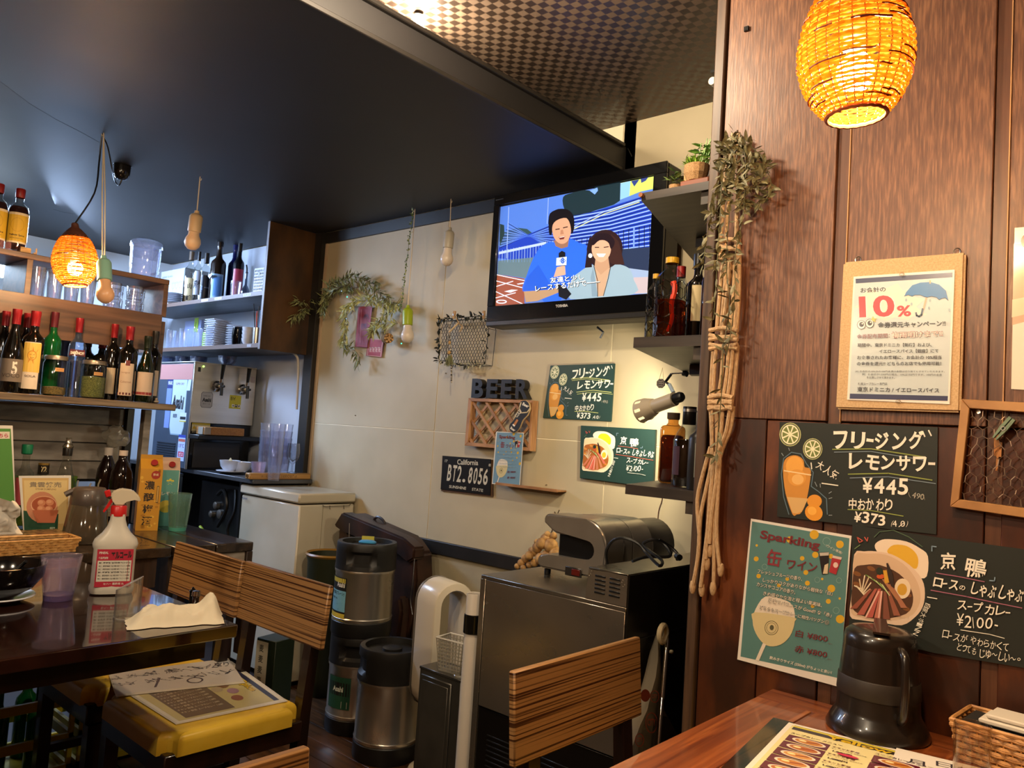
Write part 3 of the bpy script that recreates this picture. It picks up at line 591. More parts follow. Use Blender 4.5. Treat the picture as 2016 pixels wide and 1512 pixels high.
# rattan basket with napkins, clear cup
rat = NZ('rattan', '#9a6a38', '#c8955a', (60, 60, 60), .55, 4, bump=.3, bd=.001)
def weave_basket(t, L_, W_, H_, m, rows=6, step=.012, taper=.9, stk=None, rim=.004):
    """woven wall: wavy horizontal strands over upright stakes"""
    def per(s_, f):
        pts = []; l, w_ = L_*f/2, W_*f/2; n1 = int(L_/s_); n2 = int(W_/s_)
        for i in range(n1): pts.append((-l+2*l*i/n1, -w_, 0, -1))
        for i in range(n2): pts.append((l, -w_+2*w_*i/n2, 1, 0))
        for i in range(n1): pts.append((l-2*l*i/n1, w_, 0, 1))
        for i in range(n2): pts.append((-l, w_-2*w_*i/n2, -1, 0))
        return pts
    b = B()
    for r in range(rows):
        z = H_*(r+.5)/rows; f = taper+(1-taper)*z/H_; pp = per(step, f)
        for sg in ((1, -1) if step > .008 else (1,)):
            b.tube([(x+nx*.0022*(1 if (i+r) % 2 else -1), y+ny*.0022*(1 if (i+r) % 2 else -1), z+(sg-1)*.0012) for i, (x, y, nx, ny) in enumerate(pp)], H_/rows*.36, 5, True)
    b.obj('weave', m, t, stuff=True)
    b = B()
    for (x, y, nx, ny), (x2, y2, _, _) in zip(per(step, taper), per(step, 1)): b.tube([(x, y, 0), (x2, y2, H_)], .0016, 4, cap=False)
    b.obj('stake', m, t, stuff=True)
    pp = per(step, 1); B().tube([(x, y, H_) for x, y, _, _ in pp], rim, 6, True).obj('rim', m, t)
    B().b2(-L_*taper/2, L_*taper/2, -W_*taper/2, W_*taper/2, 0, .003).obj('bottom', m, t)
t = T('rattan_basket', 'woven rattan basket holding a white napkin at the right edge of the brown table', 'basket', (-.19, 1.555, .7125), RAD(-4))
weave_basket(t, .25, .11, .062, rat, 6)
B().b2(-.115, .115, -.046, .046, .003, .06).obj('lining', P('dark cloth lining', '#1c1a18', .8), t)
t2 = T('napkin', 'folded white napkin inside the rattan basket', 'napkin', (-.18, 1.555, .7755), RAD(-4))
B().b2(-.1, .1, -.035, .035, 0, .008, .002).b2(-.09, .1, -.03, .03, .009, .016, .002).obj('fold', P('white tissue', '#cfc9be', .8), t2)
cl = thin('clear plastic cup', '#f4efe8', .03, 1.3)
p = at(1916, 1535, 2, .712); t = T('acrylic_tube', 'clear acrylic bill tube standing in front of the rattan basket', 'bill holder', (p.x, p.y-.012, .7125))
B().lathe([(.026, 0), (.026, .086), (.0245, .087), (.0238, .086), (.0238, .003), (0, .003)], 28).obj('wall', cl, t)

# ------------------------------------------------------------------ woven pendant lamps
strawm = None
def pend_mats():
    m, tr, n, b = _new('lit straw'); L = tr.links.new
    n.remove(b); d = n.new('ShaderNodeBsdfDiffuse'); s_ = n.new('ShaderNodeBsdfTranslucent'); mx = n.new('ShaderNodeMixShader'); mx.inputs[0].default_value = .86
    d.inputs[0].default_value = lin('#b85e20'); s_.inputs[0].default_value = (1, .62, .15, 1)
    L(d.outputs[0], mx.inputs[1]); L(s_.outputs[0], mx.inputs[2]); L(mx.outputs[0], n['Material Output'].inputs[0]); return m
straw = pend_mats(); darks = P('dark red cane', '#6a2410', .6)
PR = [(.0365, 0), (.0375, .004), (.045, .012), (.056, .026), (.066, .048), (.0715, .075), (.071, .1), (.064, .13), (.052, .158), (.038, .18), (.024, .197), (.0125, .208), (.0105, .214)]
def prof(z):
    for (r0, z0), (r1, z1) in zip(PR, PR[1:]):
        if z <= z1: return r0+(r1-r0)*(z-z0)/(z1-z0)
    return PR[-1][0]
def pendant(label, bot, tilt, em, seg=56):
    t = T('pendant_lamp', label, 'lamp', bot); rg = random.Random(4)
    t.rotation_mode = 'QUATERNION'; t.rotation_quaternion = Matrix.Rotation(tilt, 3, _F).to_quaternion()
    A_, D_, U_ = B(), B(), B(); n = 36
    for i in range(n):
        z = .006+.165*i/(n-1); ph = rg.uniform(0, 6); tgt = A_ if rg.random() > .0 else D_
        pts = []
        for k in range(seg):
            a = 2*pi*k/seg; zz = z+.0009*sin(3*a+ph)+.0004*sin(7*a+ph*2); r = prof(zz)+.0013*(1 if (k+i) % 2 else -1)
            pts.append((r*cos(a), r*sin(a), zz))
        A_.tube(pts, .0021 if i % 3 else .00165, 4, True)
    A_.obj('woven_shade', straw, t, stuff=True)
    for k in range(seg//2):
        a = 2*pi*(k+.25)/(seg//2); U_.tube([(prof(z)*cos(a), prof(z)*sin(a), z) for z in (.004, .012, .026, .048, .075, .1, .13, .158, .172)], .0008, 4, cap=False)
    U_.obj('upright_cane', darks, t, stuff=True)
    # broken darker strands
    for i in range(46):
        z = rg.uniform(.012, .15); a = rg.uniform(0, 6.28); da = rg.uniform(.15, .9); D_.tube([((prof(z)+.0024)*cos(a+da*q/6), (prof(z)+.0024)*sin(a+da*q/6), z+.0006*sin(q)) for q in range(7)], .0011, 4)
    D_.obj('dark_strand', darks, t, stuff=True)
    B().lathe([(prof(.168)+.001, .168), (.041, .178), (.0255, .197), (.0135, .208), (.011, .222), (.0085, .224), (0, .224)], 26).obj('shade_neck', NZ('brown neck weave', '#3c1c10', '#5c2e1a', (20, 20, 400), .6, bump=.4), t)
    B().tube([(.0375*cos(2*pi*k/40), .0375*sin(2*pi*k/40), .002+.0008*(k % 2)) for k in range(40)], .0028, 6, True).obj('bottom_rim', P('rim cane', '#a8522a', .5), t)
    m = P('glowing bulb %g' % em, (1, .62, .3), em=em); 
    B().ball((0, 0, .062), .024, 16, (1, 1, 1.15)).obj('bulb', m, t)
    B().lathe([(.014, .085), (.014, .125), (.011, .21)], 14).obj('socket', P('ivory socket', '#c8b89a', .5), t)
    return t
rp = at(1686, 232, 1, 1.05); t = pendant('large glowing woven pendant lamp hanging before the plywood wall', rp, RAD(-3.5), 2200)
B().tube([(0, 0, .222), (.0, .0, .5), (0, 0, .6)], .003, 6).obj('cord', blkp, t)
lp = at(148, 563, 0, -2.98)
t = pendant('small glowing woven pendant lamp hung by a black cord over the bar', lp, RAD(-6), 1500, 44)
hk = at(203, 268, 2, 2.195)
q0 = Matrix.Rotation(RAD(-6), 3, _F) @ V((0, 0, .222)); Rinv = t.rotation_quaternion.to_matrix().inverted()
cn = at(240, 335, 2, 2.18)
cp = [lp+q0, at(186, 380, 1, (lp.y+hk.y)/2), at(195, 320, 1, hk.y), at(200, 272, 1, hk.y), hk+V((0, 0, -.004)), at(212, 290, 1, hk.y+.02), at(221, 335, 1, hk.y+.06), at(226, 356, 1, cn.y), at(234, 365, 1, cn.y), at(240, 352, 1, cn.y)]
smooth = smooth3
B().tube([Rinv @ (p-lp) for p in smooth(cp)], .0032, 6).obj('cord', blkp, t)
t = T('ceiling_rose', 'glossy black ceiling rose under the dark ceiling beside the woven lamp', 'ceiling rose', (cn.x, cn.y, 2.2))
B().lathe([(0, -.062), (.012, -.061), (.024, -.054), (.031, -.04), (.033, -.02), (.033, 0)], 24).obj('cover', P('glossy black', '#100e0d', .12), t)
B().lathe([(.034, -.004), (.034, -.0005), (.036, -.0005)], 24).obj('base_ring', P('glossy black', '#100e0d', .12), t)

# ------------------------------------------------------------------ macrame hanger with vine
rope = NZ('cotton rope', '#a98a66', '#c4a680', (500, 500, 120), .85, 2, bump=.5, bd=.001)
RY = 1.607
t = T('macrame_hanger', 'knotted cotton macrame hanger hanging on the partition edge', 'hanger', at(1455, 300, 1, RY)); O = t.location
def rp_(pts, r=.0042, n=3, dy=0, r1=None): return [p-O+V((0, dy, 0)) for p in smooth([at(x, y, 1, RY) for x, y in pts], n)]
cords = [[(1452, 262), (1440, 340), (1432, 420), (1428, 490)], [(1455, 262), (1455, 350), (1452, 420), (1450, 490)], [(1446, 264), (1432, 340), (1424, 430), (1420, 500)],
 [(1425, 500), (1418, 570), (1411, 650)], [(1432, 505), (1427, 580), (1420, 655)], [(1440, 505), (1436, 560), (1424, 660)], [(1446, 505), (1444, 580), (1436, 655)], [(1452, 500), (1452, 580), (1447, 655)], [(1458, 500), (1457, 580), (1452, 655)], [(1442, 510), (1430, 600), (1440, 650)],
 [(1406, 680), (1402, 740), (1400, 795)], [(1412, 685), (1408, 740), (1405, 795)], [(1424, 680), (1420, 745), (1410, 795)], [(1436, 685), (1432, 740), (1422, 800)], [(1446, 680), (1440, 745), (1432, 800)], [(1452, 680), (1447, 745), (1440, 795)],
 [(1400, 800), (1402, 850), (1404, 900), (1392, 960), (1380, 1020), (1376, 1090), (1366, 1150)], [(1404, 800), (1404, 870), (1405, 930), (1398, 1020), (1390, 1090), (1382, 1155)], [(1410, 800), (1412, 870), (1410, 950), (1406, 1020), (1406, 1090), (1405, 1150)], [(1424, 805), (1420, 870), (1416, 950), (1412, 1030), (1414, 1080), (1418, 1115)],
 [(1440, 800), (1432, 850), (1418, 890), (1412, 950), (1404, 1010), (1399, 1070)], [(1444, 800), (1438, 845), (1422, 885), (1406, 950), (1400, 1020), (1395, 1070)], [(1400, 880), (1386, 930), (1374, 985), (1378, 1050)], [(1412, 890), (1402, 960), (1396, 1040), (1392, 1100)]]
b = B()
for i, c in enumerate(cords): o = B().tube(rp_(c, dy=-.003*(i % 3)), .0045, 7); o.obj('rope', rope, t)
for x0, y0, x1, y1 in ((1420, 478, 1460, 512), (1400, 652, 1456, 688), (1398, 784, 1446, 806)):
    b = B(); 
    for i in range(5):
        u = i/4; y = y0+(y1-y0)*u; b.tube(rp_([(x0, y), ((x0+x1)/2, y-5+10*(i % 2)), (x1, y)], dy=-.009), .0052, 7)
    b.obj('knot', rope, t)
for x, y in ((1364, 1152), (1382, 1158), (1404, 1155), (1419, 1118), (1398, 1080), (1392, 1106)):
    b = B(); p = at(x, y, 1, RY)-O; b.lathe([(0, .012), (.0055, .008), (.0075, -.003), (.006, -.013), (.0035, -.018), (0, -.016)], 9, p); b.obj('rope_end', rope, t)
B().tube([at(1452, 262, 1, 1.631)-O, at(1452, 262, 1, 1.6)-O, at(1452, 256, 1, 1.596)-O], .002, 6).obj('hook', P('steel', '#b8b4ac', .3, 1), t)
def leafmesh(name, L_, W_, fold=.25, bend=.15):
    vs = [(0, 0, 0), (L_*.35, W_/2, -fold*W_/2), (L_*.35, 0, 0), (L_*.35, -W_/2, -fold*W_/2), (L_*.72, W_*.36, -bend*L_*.4), (L_*.72, 0, -bend*L_*.3), (L_*.72, -W_*.36, -bend*L_*.4), (L_, 0, -bend*L_)]
    me = bpy.data.meshes.new(name); me.from_pydata(vs, [], [(0, 3, 2), (0, 2, 1), (3, 6, 5, 2), (2, 5, 4, 1), (6, 7, 5), (5, 7, 4)]); return me
def put_leaf(me, par, p, d, roll, s_=1):
    o = bpy.data.objects.new('leaf', me); COL.objects.link(o); o.parent = par; o.location = p
    q = V(d).to_track_quat('X', 'Z').to_matrix() @ Matrix.Rotation(roll, 3, 'X'); o.rotation_euler = q.to_euler(); o.scale = (s_,)*3
sage = NZ('dusty green leaf', '#4c4a30', '#7b7654', (60, 60, 60), .6, 2, rnd=True)
lm1 = leafmesh('leaf', .025, .0085); lm1.materials.append(sage)
t = T('trailing_vine', 'dusty green artificial vine trailing over the macrame hanger', 'plant', at(1455, 300, 1, 1.58)); O = t.location
st = B(); rg = random.Random(11)
vines = [[(1455, 262), (1430, 300), (1412, 370), (1398, 430), (1390, 480), (1384, 520)], [(1458, 262), (1448, 330), (1436, 420), (1430, 520), (1436, 600), (1424, 690), (1420, 780), (1413, 860), (1410, 900)],
 [(1452, 265), (1425, 330), (1418, 420), (1413, 500), (1409, 570), (1405, 630)], [(1460, 268), (1490, 300), (1512, 340), (1518, 370), (1505, 395), (1480, 402), (1460, 400)], [(1458, 275), (1500, 310), (1500, 350), (1478, 370), (1465, 350), (1480, 325), (1505, 330)],
 [(1460, 270), (1468, 320), (1466, 380), (1462, 430), (1448, 500), (1447, 570), (1441, 640), (1430, 700)], [(1448, 262), (1442, 300), (1436, 350), (1420, 400), (1400, 420)]]
for vi, v in enumerate(vines):
    pts = [p-O for p in smooth([at(x, y, 1, 1.585-.012*(vi % 3)) for x, y in v], 6)]
    st.tube(pts, .0011, 4)
    for i, p in enumerate(pts[2:]):
        for k in range(2 if p.z > -.26 else 1):
            a = rg.uniform(0, 6.28); d = V((cos(a), -.55*abs(sin(a*1.7)), sin(a)*.8-.25)); put_leaf(lm1, t, p, d, rg.uniform(-1.2, 1.2), rg.uniform(.7, 1.25))
for i in range(95):
    a = rg.uniform(0, 6.28); r = rg.uniform(0, 1)**.5; p = at(1448+34*r*cos(a)*(1 if sin(a) > 0 else 1), 325+68*r*sin(a), 1, rg.uniform(1.54, 1.59))-O; a = rg.uniform(0, 6.28)
    put_leaf(lm1, t, p, V((cos(a), -.6*rg.random(), sin(a))), rg.uniform(-1.4, 1.4), rg.uniform(.8, 1.3))
st.obj('stem', P('grey green stem', '#5c5a3c', .6), t)
# ------------------------------------------------------------------ corner shelves between partition and back wall
shw = NZ('black brown shelf wood', '#1d1815', '#332b25', (5, 40, 40), .45, 5, bump=.15, bd=.0008)
shu = NZ('grey shelf wood', '#2c2621', '#4a4138', (5, 40, 40), .5, 5, bump=.15, bd=.0008)
def shelf(label, z, th, nx):
    t = T('corner_shelf', label, 'shelf', (-.87, 1.64, z))
    B().prism([(-.197, 0, -th), (.003, 0, -th), (-.228, .742, -th), (-.41, .68, -th)], (0, 0, th)).obj('board', shw, t)
    B().prism([(-.038, .012, -th-.03), (-.0, .012, -th-.03), (-.012, .05, -th-.03), (-.05, .05, -th-.03)], (0, 0, .029)).obj('bracket', shu, t)
    B().prism([(-.25, .38, -th-.028), (-.125, .38, -th-.028), (-.14, .43, -th-.028), (-.27, .43, -th-.028)], (0, 0, .027)).obj('bracket', shu, t)
    return t
shelf('highest dark corner shelf with the little potted plants', 1.8225, .02, 0)
B().lathe([(0, -.004), (.006, -.002), (.006, .008), (0, .008)], 10, (-.193, -.004, -.008), (RAD(90), 0, 0)).obj('dowel_end', P('bare dowel', '#7c4a26', .6), bpy.data.objects['corner_shelf'])
shelf('middle dark corner shelf carrying the hexagon patterned bottles', 1.458, .026, 0)
shelf('lowest dark corner shelf carrying the whisky bottles beside the reading lamp', 1.096, .024, 0)
def px3(x, y, Y): return at(x, y, 1, Y)
def revbottle(name, label, cat, p, prof, body, parts=(), rz=None, group=None, seg=28, inner=None, sq=None, th=.0015):
    """bottle from a half outline; parts: (name, material, outline)"""
    t = T(name, label, cat, p, face_rz(p[0], p[1]) if rz is None else rz, group)
    B().lathe(prof, seg).obj('glass', body, t)
    if inner: B().lathe([(max(r-.002, 0), z+(.002 if i == 0 else 0)) for i, (r, z) in enumerate(inner[1])], seg).obj('liquid', inner[0], t)
    for n_, m_, pr in parts: B().lathe(pr, seg).obj(n_, m_, t)
    return t
def wraplabel(t, r, z0, z1, half, m, name='label', seg=10):
    b = B(); vs = []
    for i in range(seg+1):
        a = -half+2*half*i/seg; vs.append((r*sin(a), -r*cos(a)))
    for i in range(seg): b.face([(vs[i][0], vs[i][1], z0), (vs[i+1][0], vs[i+1][1], z0), (vs[i+1][0], vs[i+1][1], z1), (vs[i][0], vs[i][1], z1)])
    bmesh.ops.remove_doubles(b.bm, verts=b.bm.verts, dist=1e-5); return b.obj(name, m, t)
glass = thin('clear bottle glass', '#eef0ec', .02, 1.5); dglass = P('near black glass', '#0c0a08', .07, coat=.5); gglass = P('dark green glass', '#10180c', .07, coat=.5)
yel = P('yellow cap', '#b8901c', .35); redc = P('red cap', '#8c1a1a', .35); blkc = P('black cap', '#15120f', .3); steel = P('steel', '#b8b4ac', .3, 1); paper = P('cream label paper', '#cdb98c', .6)
def hexbottle(label, p, r, h, liq, lev):
    t = T('shochu_bottle', label, 'bottle', p, face_rz(p.x, p.y)+RAD(10)); s_ = r/.034
    pr = [(r*.93, 0), (r, .006), (r, h*.69), (r*.9, h*.76), (r*.55, h*.83), (r*.36, h*.87), (r*.36, h*.94)]
    B().lathe([(0, .002)]+pr, 12, sx=1, sy=.9).obj('glass', glass, t, smooth=False)
    B().lathe([(0, .004), (r*.9, .005), (r*.95, .012), (r*.95, h*lev), (0, h*lev)], 12, sy=.9).obj('liquid', liq, t, smooth=False)
    b = B(); R_ = r*1.02
    for k in range(6):
        a = k*pi/3; c = lambda aa, z: (R_*cos(aa), R_*.9*sin(aa), z)
        for z0, z1 in ((h*.02, h*.2), (h*.24, h*.44), (h*.48, h*.7)):
            b.tube([c(a-.42, z0+.01), c(a, z0), c(a+.42, z0+.01), c(a+.42, z1-.01), c(a, z1), c(a-.42, z1-.01)], .0011, 4, True)
    b.obj('raised_pattern', thin('bottle ridge glass', '#b0aca0', .05, 3), t, stuff=True)
    B().lathe([(r*.42, h*.93), (r*.42, h), (0, h)], 20).obj('cap', yel, t); return t
amb = thin('amber liquor', '#c0703a', .02, .6, .15, '#5a2410')
z2 = 1.4585
p = px3(1316, 664, 1.70); t = hexbottle('large hexagon patterned bottle with a yellow cap and a chili pepper inside', V((p.x, 1.70, z2)), .04, .205, amb, .47)
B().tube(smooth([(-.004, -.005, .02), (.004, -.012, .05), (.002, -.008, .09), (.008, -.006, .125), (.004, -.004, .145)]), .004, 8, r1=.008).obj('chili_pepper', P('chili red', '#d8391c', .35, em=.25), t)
p = px3(1283, 663, 1.72); hexbottle('small hexagon patterned bottle with a yellow cap at the shelf end', V((-1.073, 1.74, z2)), .0225, .178, thin('clear liquor', '#e0dcc8', .02, .6), .3)
BO = [(0, .001), (.036, 0), (.0375, .004), (.0375, .19), (.034, .205), (.018, .222), (.0145, .235), (.014, .295), (.0155, .297), (.0155, .302), (0, .302)]
def sc(pr, a, b_): return [(r*a, z*b_) for r, z in pr]
x_ = px3(1337, 620, 1.83).x; revbottle('liquor_bottle', 'clear liquor bottle with a dark red cap behind the large hexagon bottle', 'bottle', (x_, 1.83, z2), sc(BO, .7, .7), glass, [('cap', redc, [(.012, .185), (.012, .214), (0, .214)])], inner=(amb, [(0, .003), (.026, .003), (.026, .1), (0, .1)]))
x_ = px3(1367, 620, 1.75).x; t = revbottle('liquor_bottle', 'dark bottle with a tan paper label on the middle corner shelf', 'bottle', (x_, 1.76, z2), sc(BO, .7, .73), dglass, [('cap', blkc, [(.0125, .185), (.0135, .19), (.0135, .223), (0, .224)])]); wraplabel(t, .0265, .05, .14, .55, paper)
x_ = px3(1388, 620, 1.69).x; t = revbottle('liquor_bottle', 'dark bottle with a gold foil bell neck next to the partition', 'bottle', (x_, 1.715, z2), sc(BO, .62, .72), dglass, [('neck_foil', P('dull gold foil', '#a08648', .35, .9), [(.017, .165), (.0135, .185), (.0105, .2), (.0105, .222), (0, .222)])]); 
# lowest shelf
z3 = 1.0965
x_ = px3(1320, 940, 1.86).x; t = T('whisky_bottle', 'square shouldered amber whisky bottle with a wooden cap on the lowest corner shelf', 'bottle', (x_, 1.86, z3), face_rz(x_, 1.86))
B().box((0, 0, .077), (.066, .046, .154), bev=.012, seg=3).lathe([(.02, .153), (.014, .16), (.014, .176)], 18).obj('glass', thin('amber bottle glass', '#c9a878', .03, 1.6), t)
B().box((0, 0, .066), (.06, .04, .125), bev=.01, seg=2).obj('liquid', thin('whisky', '#a2602a', .05, .5, .3, '#3a1c0c'), t); B().lathe([(.016, .17), (.017, .174), (.017, .188), (0, .188)], 18).obj('cap', P('dark wooden cap', '#4a3a24', .6), t)
x_ = px3(1351, 950, 1.76).x; t = T('whisky_bottle', 'near black liquor bottle with a purple edged label in front of the amber one', 'bottle', (x_, 1.76, z3), face_rz(x_, 1.76))
B().lathe([(0, 0), (.035, .001), (.037, .006), (.037, .115), (.03, .133), (.019, .15), (.0145, .165), (.0145, .185)], 24).obj('glass', glass, t)
B().lathe([(0, .002), (.034, .003), (.0355, .01), (.0355, .118), (0, .12)], 24).obj('liquid', P('black coffee liquor', '#150d08', .06), t)
B().lathe([(.0155, .155), (.017, .157), (.0165, .185), (.0165, .2), (0, .2)], 20).obj('cap', blkc, t); B().lathe([(.017, .187), (.017, .194)], 20).obj('cap_band', steel, t)
o = wraplabel(t, .0377, .03, .1, .35, P('purple label', '#3a2430', .4)); o.rotation_euler = (0, 0, -.9)
x_ = px3(1375, 955, 1.70).x; t = revbottle('whisky_bottle', 'matt black bottle with a grey label beside the partition edge', 'bottle', (x_-.004, 1.705, z3), sc(BO, .72, .62), P('matt black bottle', '#1c1916', .35)); wraplabel(t, .0275, .03, .11, .4, P('grey green label', '#8f9080', .6))
# clamp lamp and tag
lampc = P('matt white lamp metal', '#b9ab92', .4); LY = 2.17
a = px3(1262, 810, LY); b_ = px3(1338, 782, LY-.03); ax = (b_-a).normalized(); t = T('clamp_lamp', 'white slotted clamp reading lamp shining on the cream wall', 'lamp', a); t.rotation_mode = 'QUATERNION'; t.rotation_quaternion = ax.to_track_quat('Z', 'Y'); L_ = (b_-a).length
b = B(); n = 24; pr = [(.039, 0), (.036, .03), (.031, .045), (.024, .056)]
for i in range(n):
    a0_, a1_ = 2*pi*i/n, 2*pi*(i+1)/n; P3 = lambda r, a_, z: (r*cos(a_), r*sin(a_), z)
    for (r0, q0_), (r1, q1_) in zip([(.039, 0), (.0385, .006), (.0365, .028), (.034, .034)], [(.0385, .006), (.0365, .028), (.034, .034), (.026, .058)]):
        if q0_ == .006 and i % 3 == 0: continue
        b.face([P3(r0, a0_, q0_), P3(r0, a1_, q0_), P3(r1, a1_, q1_), P3(r1, a0_, q1_)])
bmesh.ops.remove_doubles(b.bm, verts=b.bm.verts, dist=1e-5); b.lathe([(.026, .058), (.022, .062), (.0215, L_-.02), (0, L_-.02)], 24).obj('shade', lampc, t)
B().lathe([(.0165, L_-.02), (.0165, L_+.004), (.012, L_+.012), (0, L_+.012)], 20).obj('lamp_holder', blkp, t)
B().ball((0, 0, .03), .017, 14).obj('bulb', P('white hot bulb', (1, .9, .7), em=30), t)
iv = t.rotation_quaternion.to_matrix().inverted(); ar = [iv @ (px3(x, y, Y)-a) for x, y, Y in ((1326, 773, LY-.02), (1318, 757, LY), (1310, 752, LY+.03), (1322, 736, 2.2))]
B().tube(ar[:2], .006, 8).obj('arm', P('pale blue grey arm', '#9fb0bc', .3), t); B().tube(ar[1:], .0045, 8).obj('arm', blkp, t)
c_ = iv @ (px3(1345, 735, 2.2)-a); B().tube([ar[-1], c_], .003, 6).obj('clamp_bar', steel, t); B().tube([c_, iv @ (px3(1353, 737, 2.2)-a)], .009, 8).obj('clamp_jaw', blkp, t)
l = light('SPOT', a-ax*.004, 9, (1, .88, .62), .02, a-ax+V((0, .25, .02)), spot=RAD(165), blend=.5)
light('POINT', a+ax*.02, 1.6, (1, .88, .62), .012)
p = px3(1301, 755, 2.0); t = T('octagon_tag', 'small dark octagonal tag hanging on a string above the reading lamp', 'tag', p)
B().lathe([(0, -.0015), (.0145, -.0015), (.0145, .0015), (0, .0015)], 8, (0, 0, 0), (RAD(90), RAD(22.5), 0)).obj('plate', P('dark grey tag', '#3c3634', .5), t, smooth=False)
k = Cv(None, lambda u, v, l: (u, -.0016-l, v)); k.ring(0, 0, .012, .012, .0008, '#a89c8c', 8); k.text('OPEN', -.009, -.003, .009, -.003, .006, '#8f8478', .03); k.line([(-.007, .006), (.007, .006)], .0012, '#b9ad9c'); k.line([(-.007, -.007), (.007, -.007)], .0012, '#b9ad9c'); k.obj('print', t, mattp)
B().tube([(-.006, 0, .013), (.003, 0, .046), (.008, 0, .013)], .0007, 4).obj('string', P('tan string', '#9c8460', .8), t)

# plants on the highest shelf
z1 = 1.823
def leafy(t, n, c, rad, L_, W_, m, up=1., seed=1, name='foliage'):
    rg = random.Random(seed); b = B()
    for i in range(n):
        a = rg.uniform(0, 6.28); e = rg.uniform(.1, 1.3)*up; d = V((cos(a)*cos(e), sin(a)*cos(e), sin(e))); q = d.to_track_quat('X', 'Z').to_matrix() @ Matrix.Rotation(rg.uniform(-.6, .6), 3, 'X'); s_ = rg.uniform(.7, 1.2)
        o = V(c)+V((rg.uniform(-1, 1)*rad, rg.uniform(-1, 1)*rad, rg.uniform(0, rad))); l, w_ = L_*s_, W_*s_
        vs = [o+q @ V(v) for v in ((0, 0, 0), (l*.4, w_/2, 0), (l*.45, 0, .1*w_), (l*.4, -w_/2, 0), (l, 0, -.15*l))]
        b.face([vs[0], vs[3], vs[2]], [vs[0], vs[2], vs[1]], [vs[3], vs[4], vs[2]], [vs[2], vs[4], vs[1]])
    return b.obj(name, m, t, smooth=False, stuff=True)
gr1 = NZ('bright green leaves', '#4a7a28', '#86b450', (40, 40, 40), .5, 2); gr2 = NZ('moss green', '#5f8a1c', '#8fb83a', (90, 90, 90), .7, 2); gr3 = NZ('deep green leaves', '#3a5228', '#6d8448', (50, 50, 50), .5, 2)
burl = NZ('burlap', '#8a6a44', '#b08c60', (350, 350, 350), .85, 2, bump=.4, bd=.0006); cork = NZ('cork wood', '#9a7444', '#c29a64', (30, 30, 200), .7, 3)
x_ = px3(1371, 345, 1.70).x
t = T('wooden_planter', 'reddish wooden box planter with bright green artificial plants on the highest shelf', 'planter', (x_, 1.70, z1))
B().b2(-.032, .045, -.022, .03, 0, .026, .002).obj('box', NZ('red brown box', '#5a2a14', '#7c3e20', (6, 60, 60), .5), t)
B().lathe([(0, .026), (.022, .027), (.028, .045), (.03, .066), (.026, .068), (0, .062)], 14, (.0, 0, 0), sx=1.05).obj('burlap_pot', burl, t, smooth=False)
leafy(t, 170, (-.008, 0, .062), .018, .018, .004, gr2, 1.1, 3, 'moss'); 
b = B(); rg = random.Random(2)
for i in range(9): a_ = V((.012+rg.uniform(-.01, .012), rg.uniform(-.01, .01), .066)); b.tube([a_, a_+V((rg.uniform(0, .02), 0, .03)), a_+V((rg.uniform(.0, .035), 0, rg.uniform(.04, .07)))], .0012, 4)
b.obj('stalk', gr1, t, stuff=True)
for i in range(26):
    a_ = rg.uniform(0, 6.28); lm = leafmesh('leaf', .034, .012) if i == 0 else lm; 
    if i == 0: lm.materials.append(gr1)
    put_leaf(lm, t, (.014+rg.uniform(-.012, .026), rg.uniform(-.012, .012), rg.uniform(.07, .118)), V((cos(a_), sin(a_)*.6, .25)), rg.uniform(-.8, .8), rg.uniform(.7, 1.15))
x_ = px3(1328, 355, 1.69).x
t = T('small_potted_plant', 'small leafy plant in a burlap wrap left of the wooden planter', 'plant', (x_+.003, 1.69, z1))
B().lathe([(0, 0), (.014, 0), (.016, .022), (0, .024)], 12).obj('burlap_pot', burl, t)
for i in range(34):
    a_ = rg.uniform(0, 6.28)
    if i == 0: lm = leafmesh('leaf', .022, .009); lm.materials.append(gr3)
    put_leaf(lm, t, (rg.uniform(-.012, .01), rg.uniform(-.012, .012), rg.uniform(.02, .055)), V((cos(a_), sin(a_), rg.uniform(-.3, .9))), rg.uniform(-.8, .8), rg.uniform(.7, 1.2))
x_ = px3(1353, 300, 1.78).x; t = T('bamboo_canister', 'pale bamboo canister with a lid behind the wooden planter', 'canister', (x_, 1.79, z1))
B().lathe([(0, 0), (.0105, 0), (.0105, .085), (0, .085)], 16).obj('body', cork, t); B().lathe([(.0115, .085), (.0115, .1), (.01, .103), (0, .103)], 16).obj('lid', cork, t)
x_ = px3(1392, 290, 1.9).x; t = T('black_tray', 'black rounded tray leaning behind the plants on the highest shelf', 'tray', (x_, 1.93, z1))
b = B(); pts = []
for i in range(24): a_ = 2*pi*i/24; pts.append((max(-.06, min(.06, .078*cos(a_))), 0, .0725+max(-.072, min(.072, .095*sin(a_)))))
b.prism(pts, (0, .008, 0)).obj('dish', P('dark slate plastic', '#2b2a2d', .4), t); B().tube([V(p_)+V((0, -.002, 0)) for p_ in pts], .0035, 6, True).obj('rim', P('dark slate plastic', '#2b2a2d', .4), t)
x_ = px3(1402, 328, 1.69).x; t = T('mirror_ball', 'small shiny silver cup behind the leaves at the partition edge', 'cup', (x_+.004, 1.70, z1))
B().lathe([(0, .0), (.01, .001), (.014, .012), (.016, .03), (.012, .043), (0, .046)], 18).obj('bowl', steel, t); B().lathe([(.0165, .028), (.0172, .03), (.0165, .032)], 18).obj('rim', steel, t)

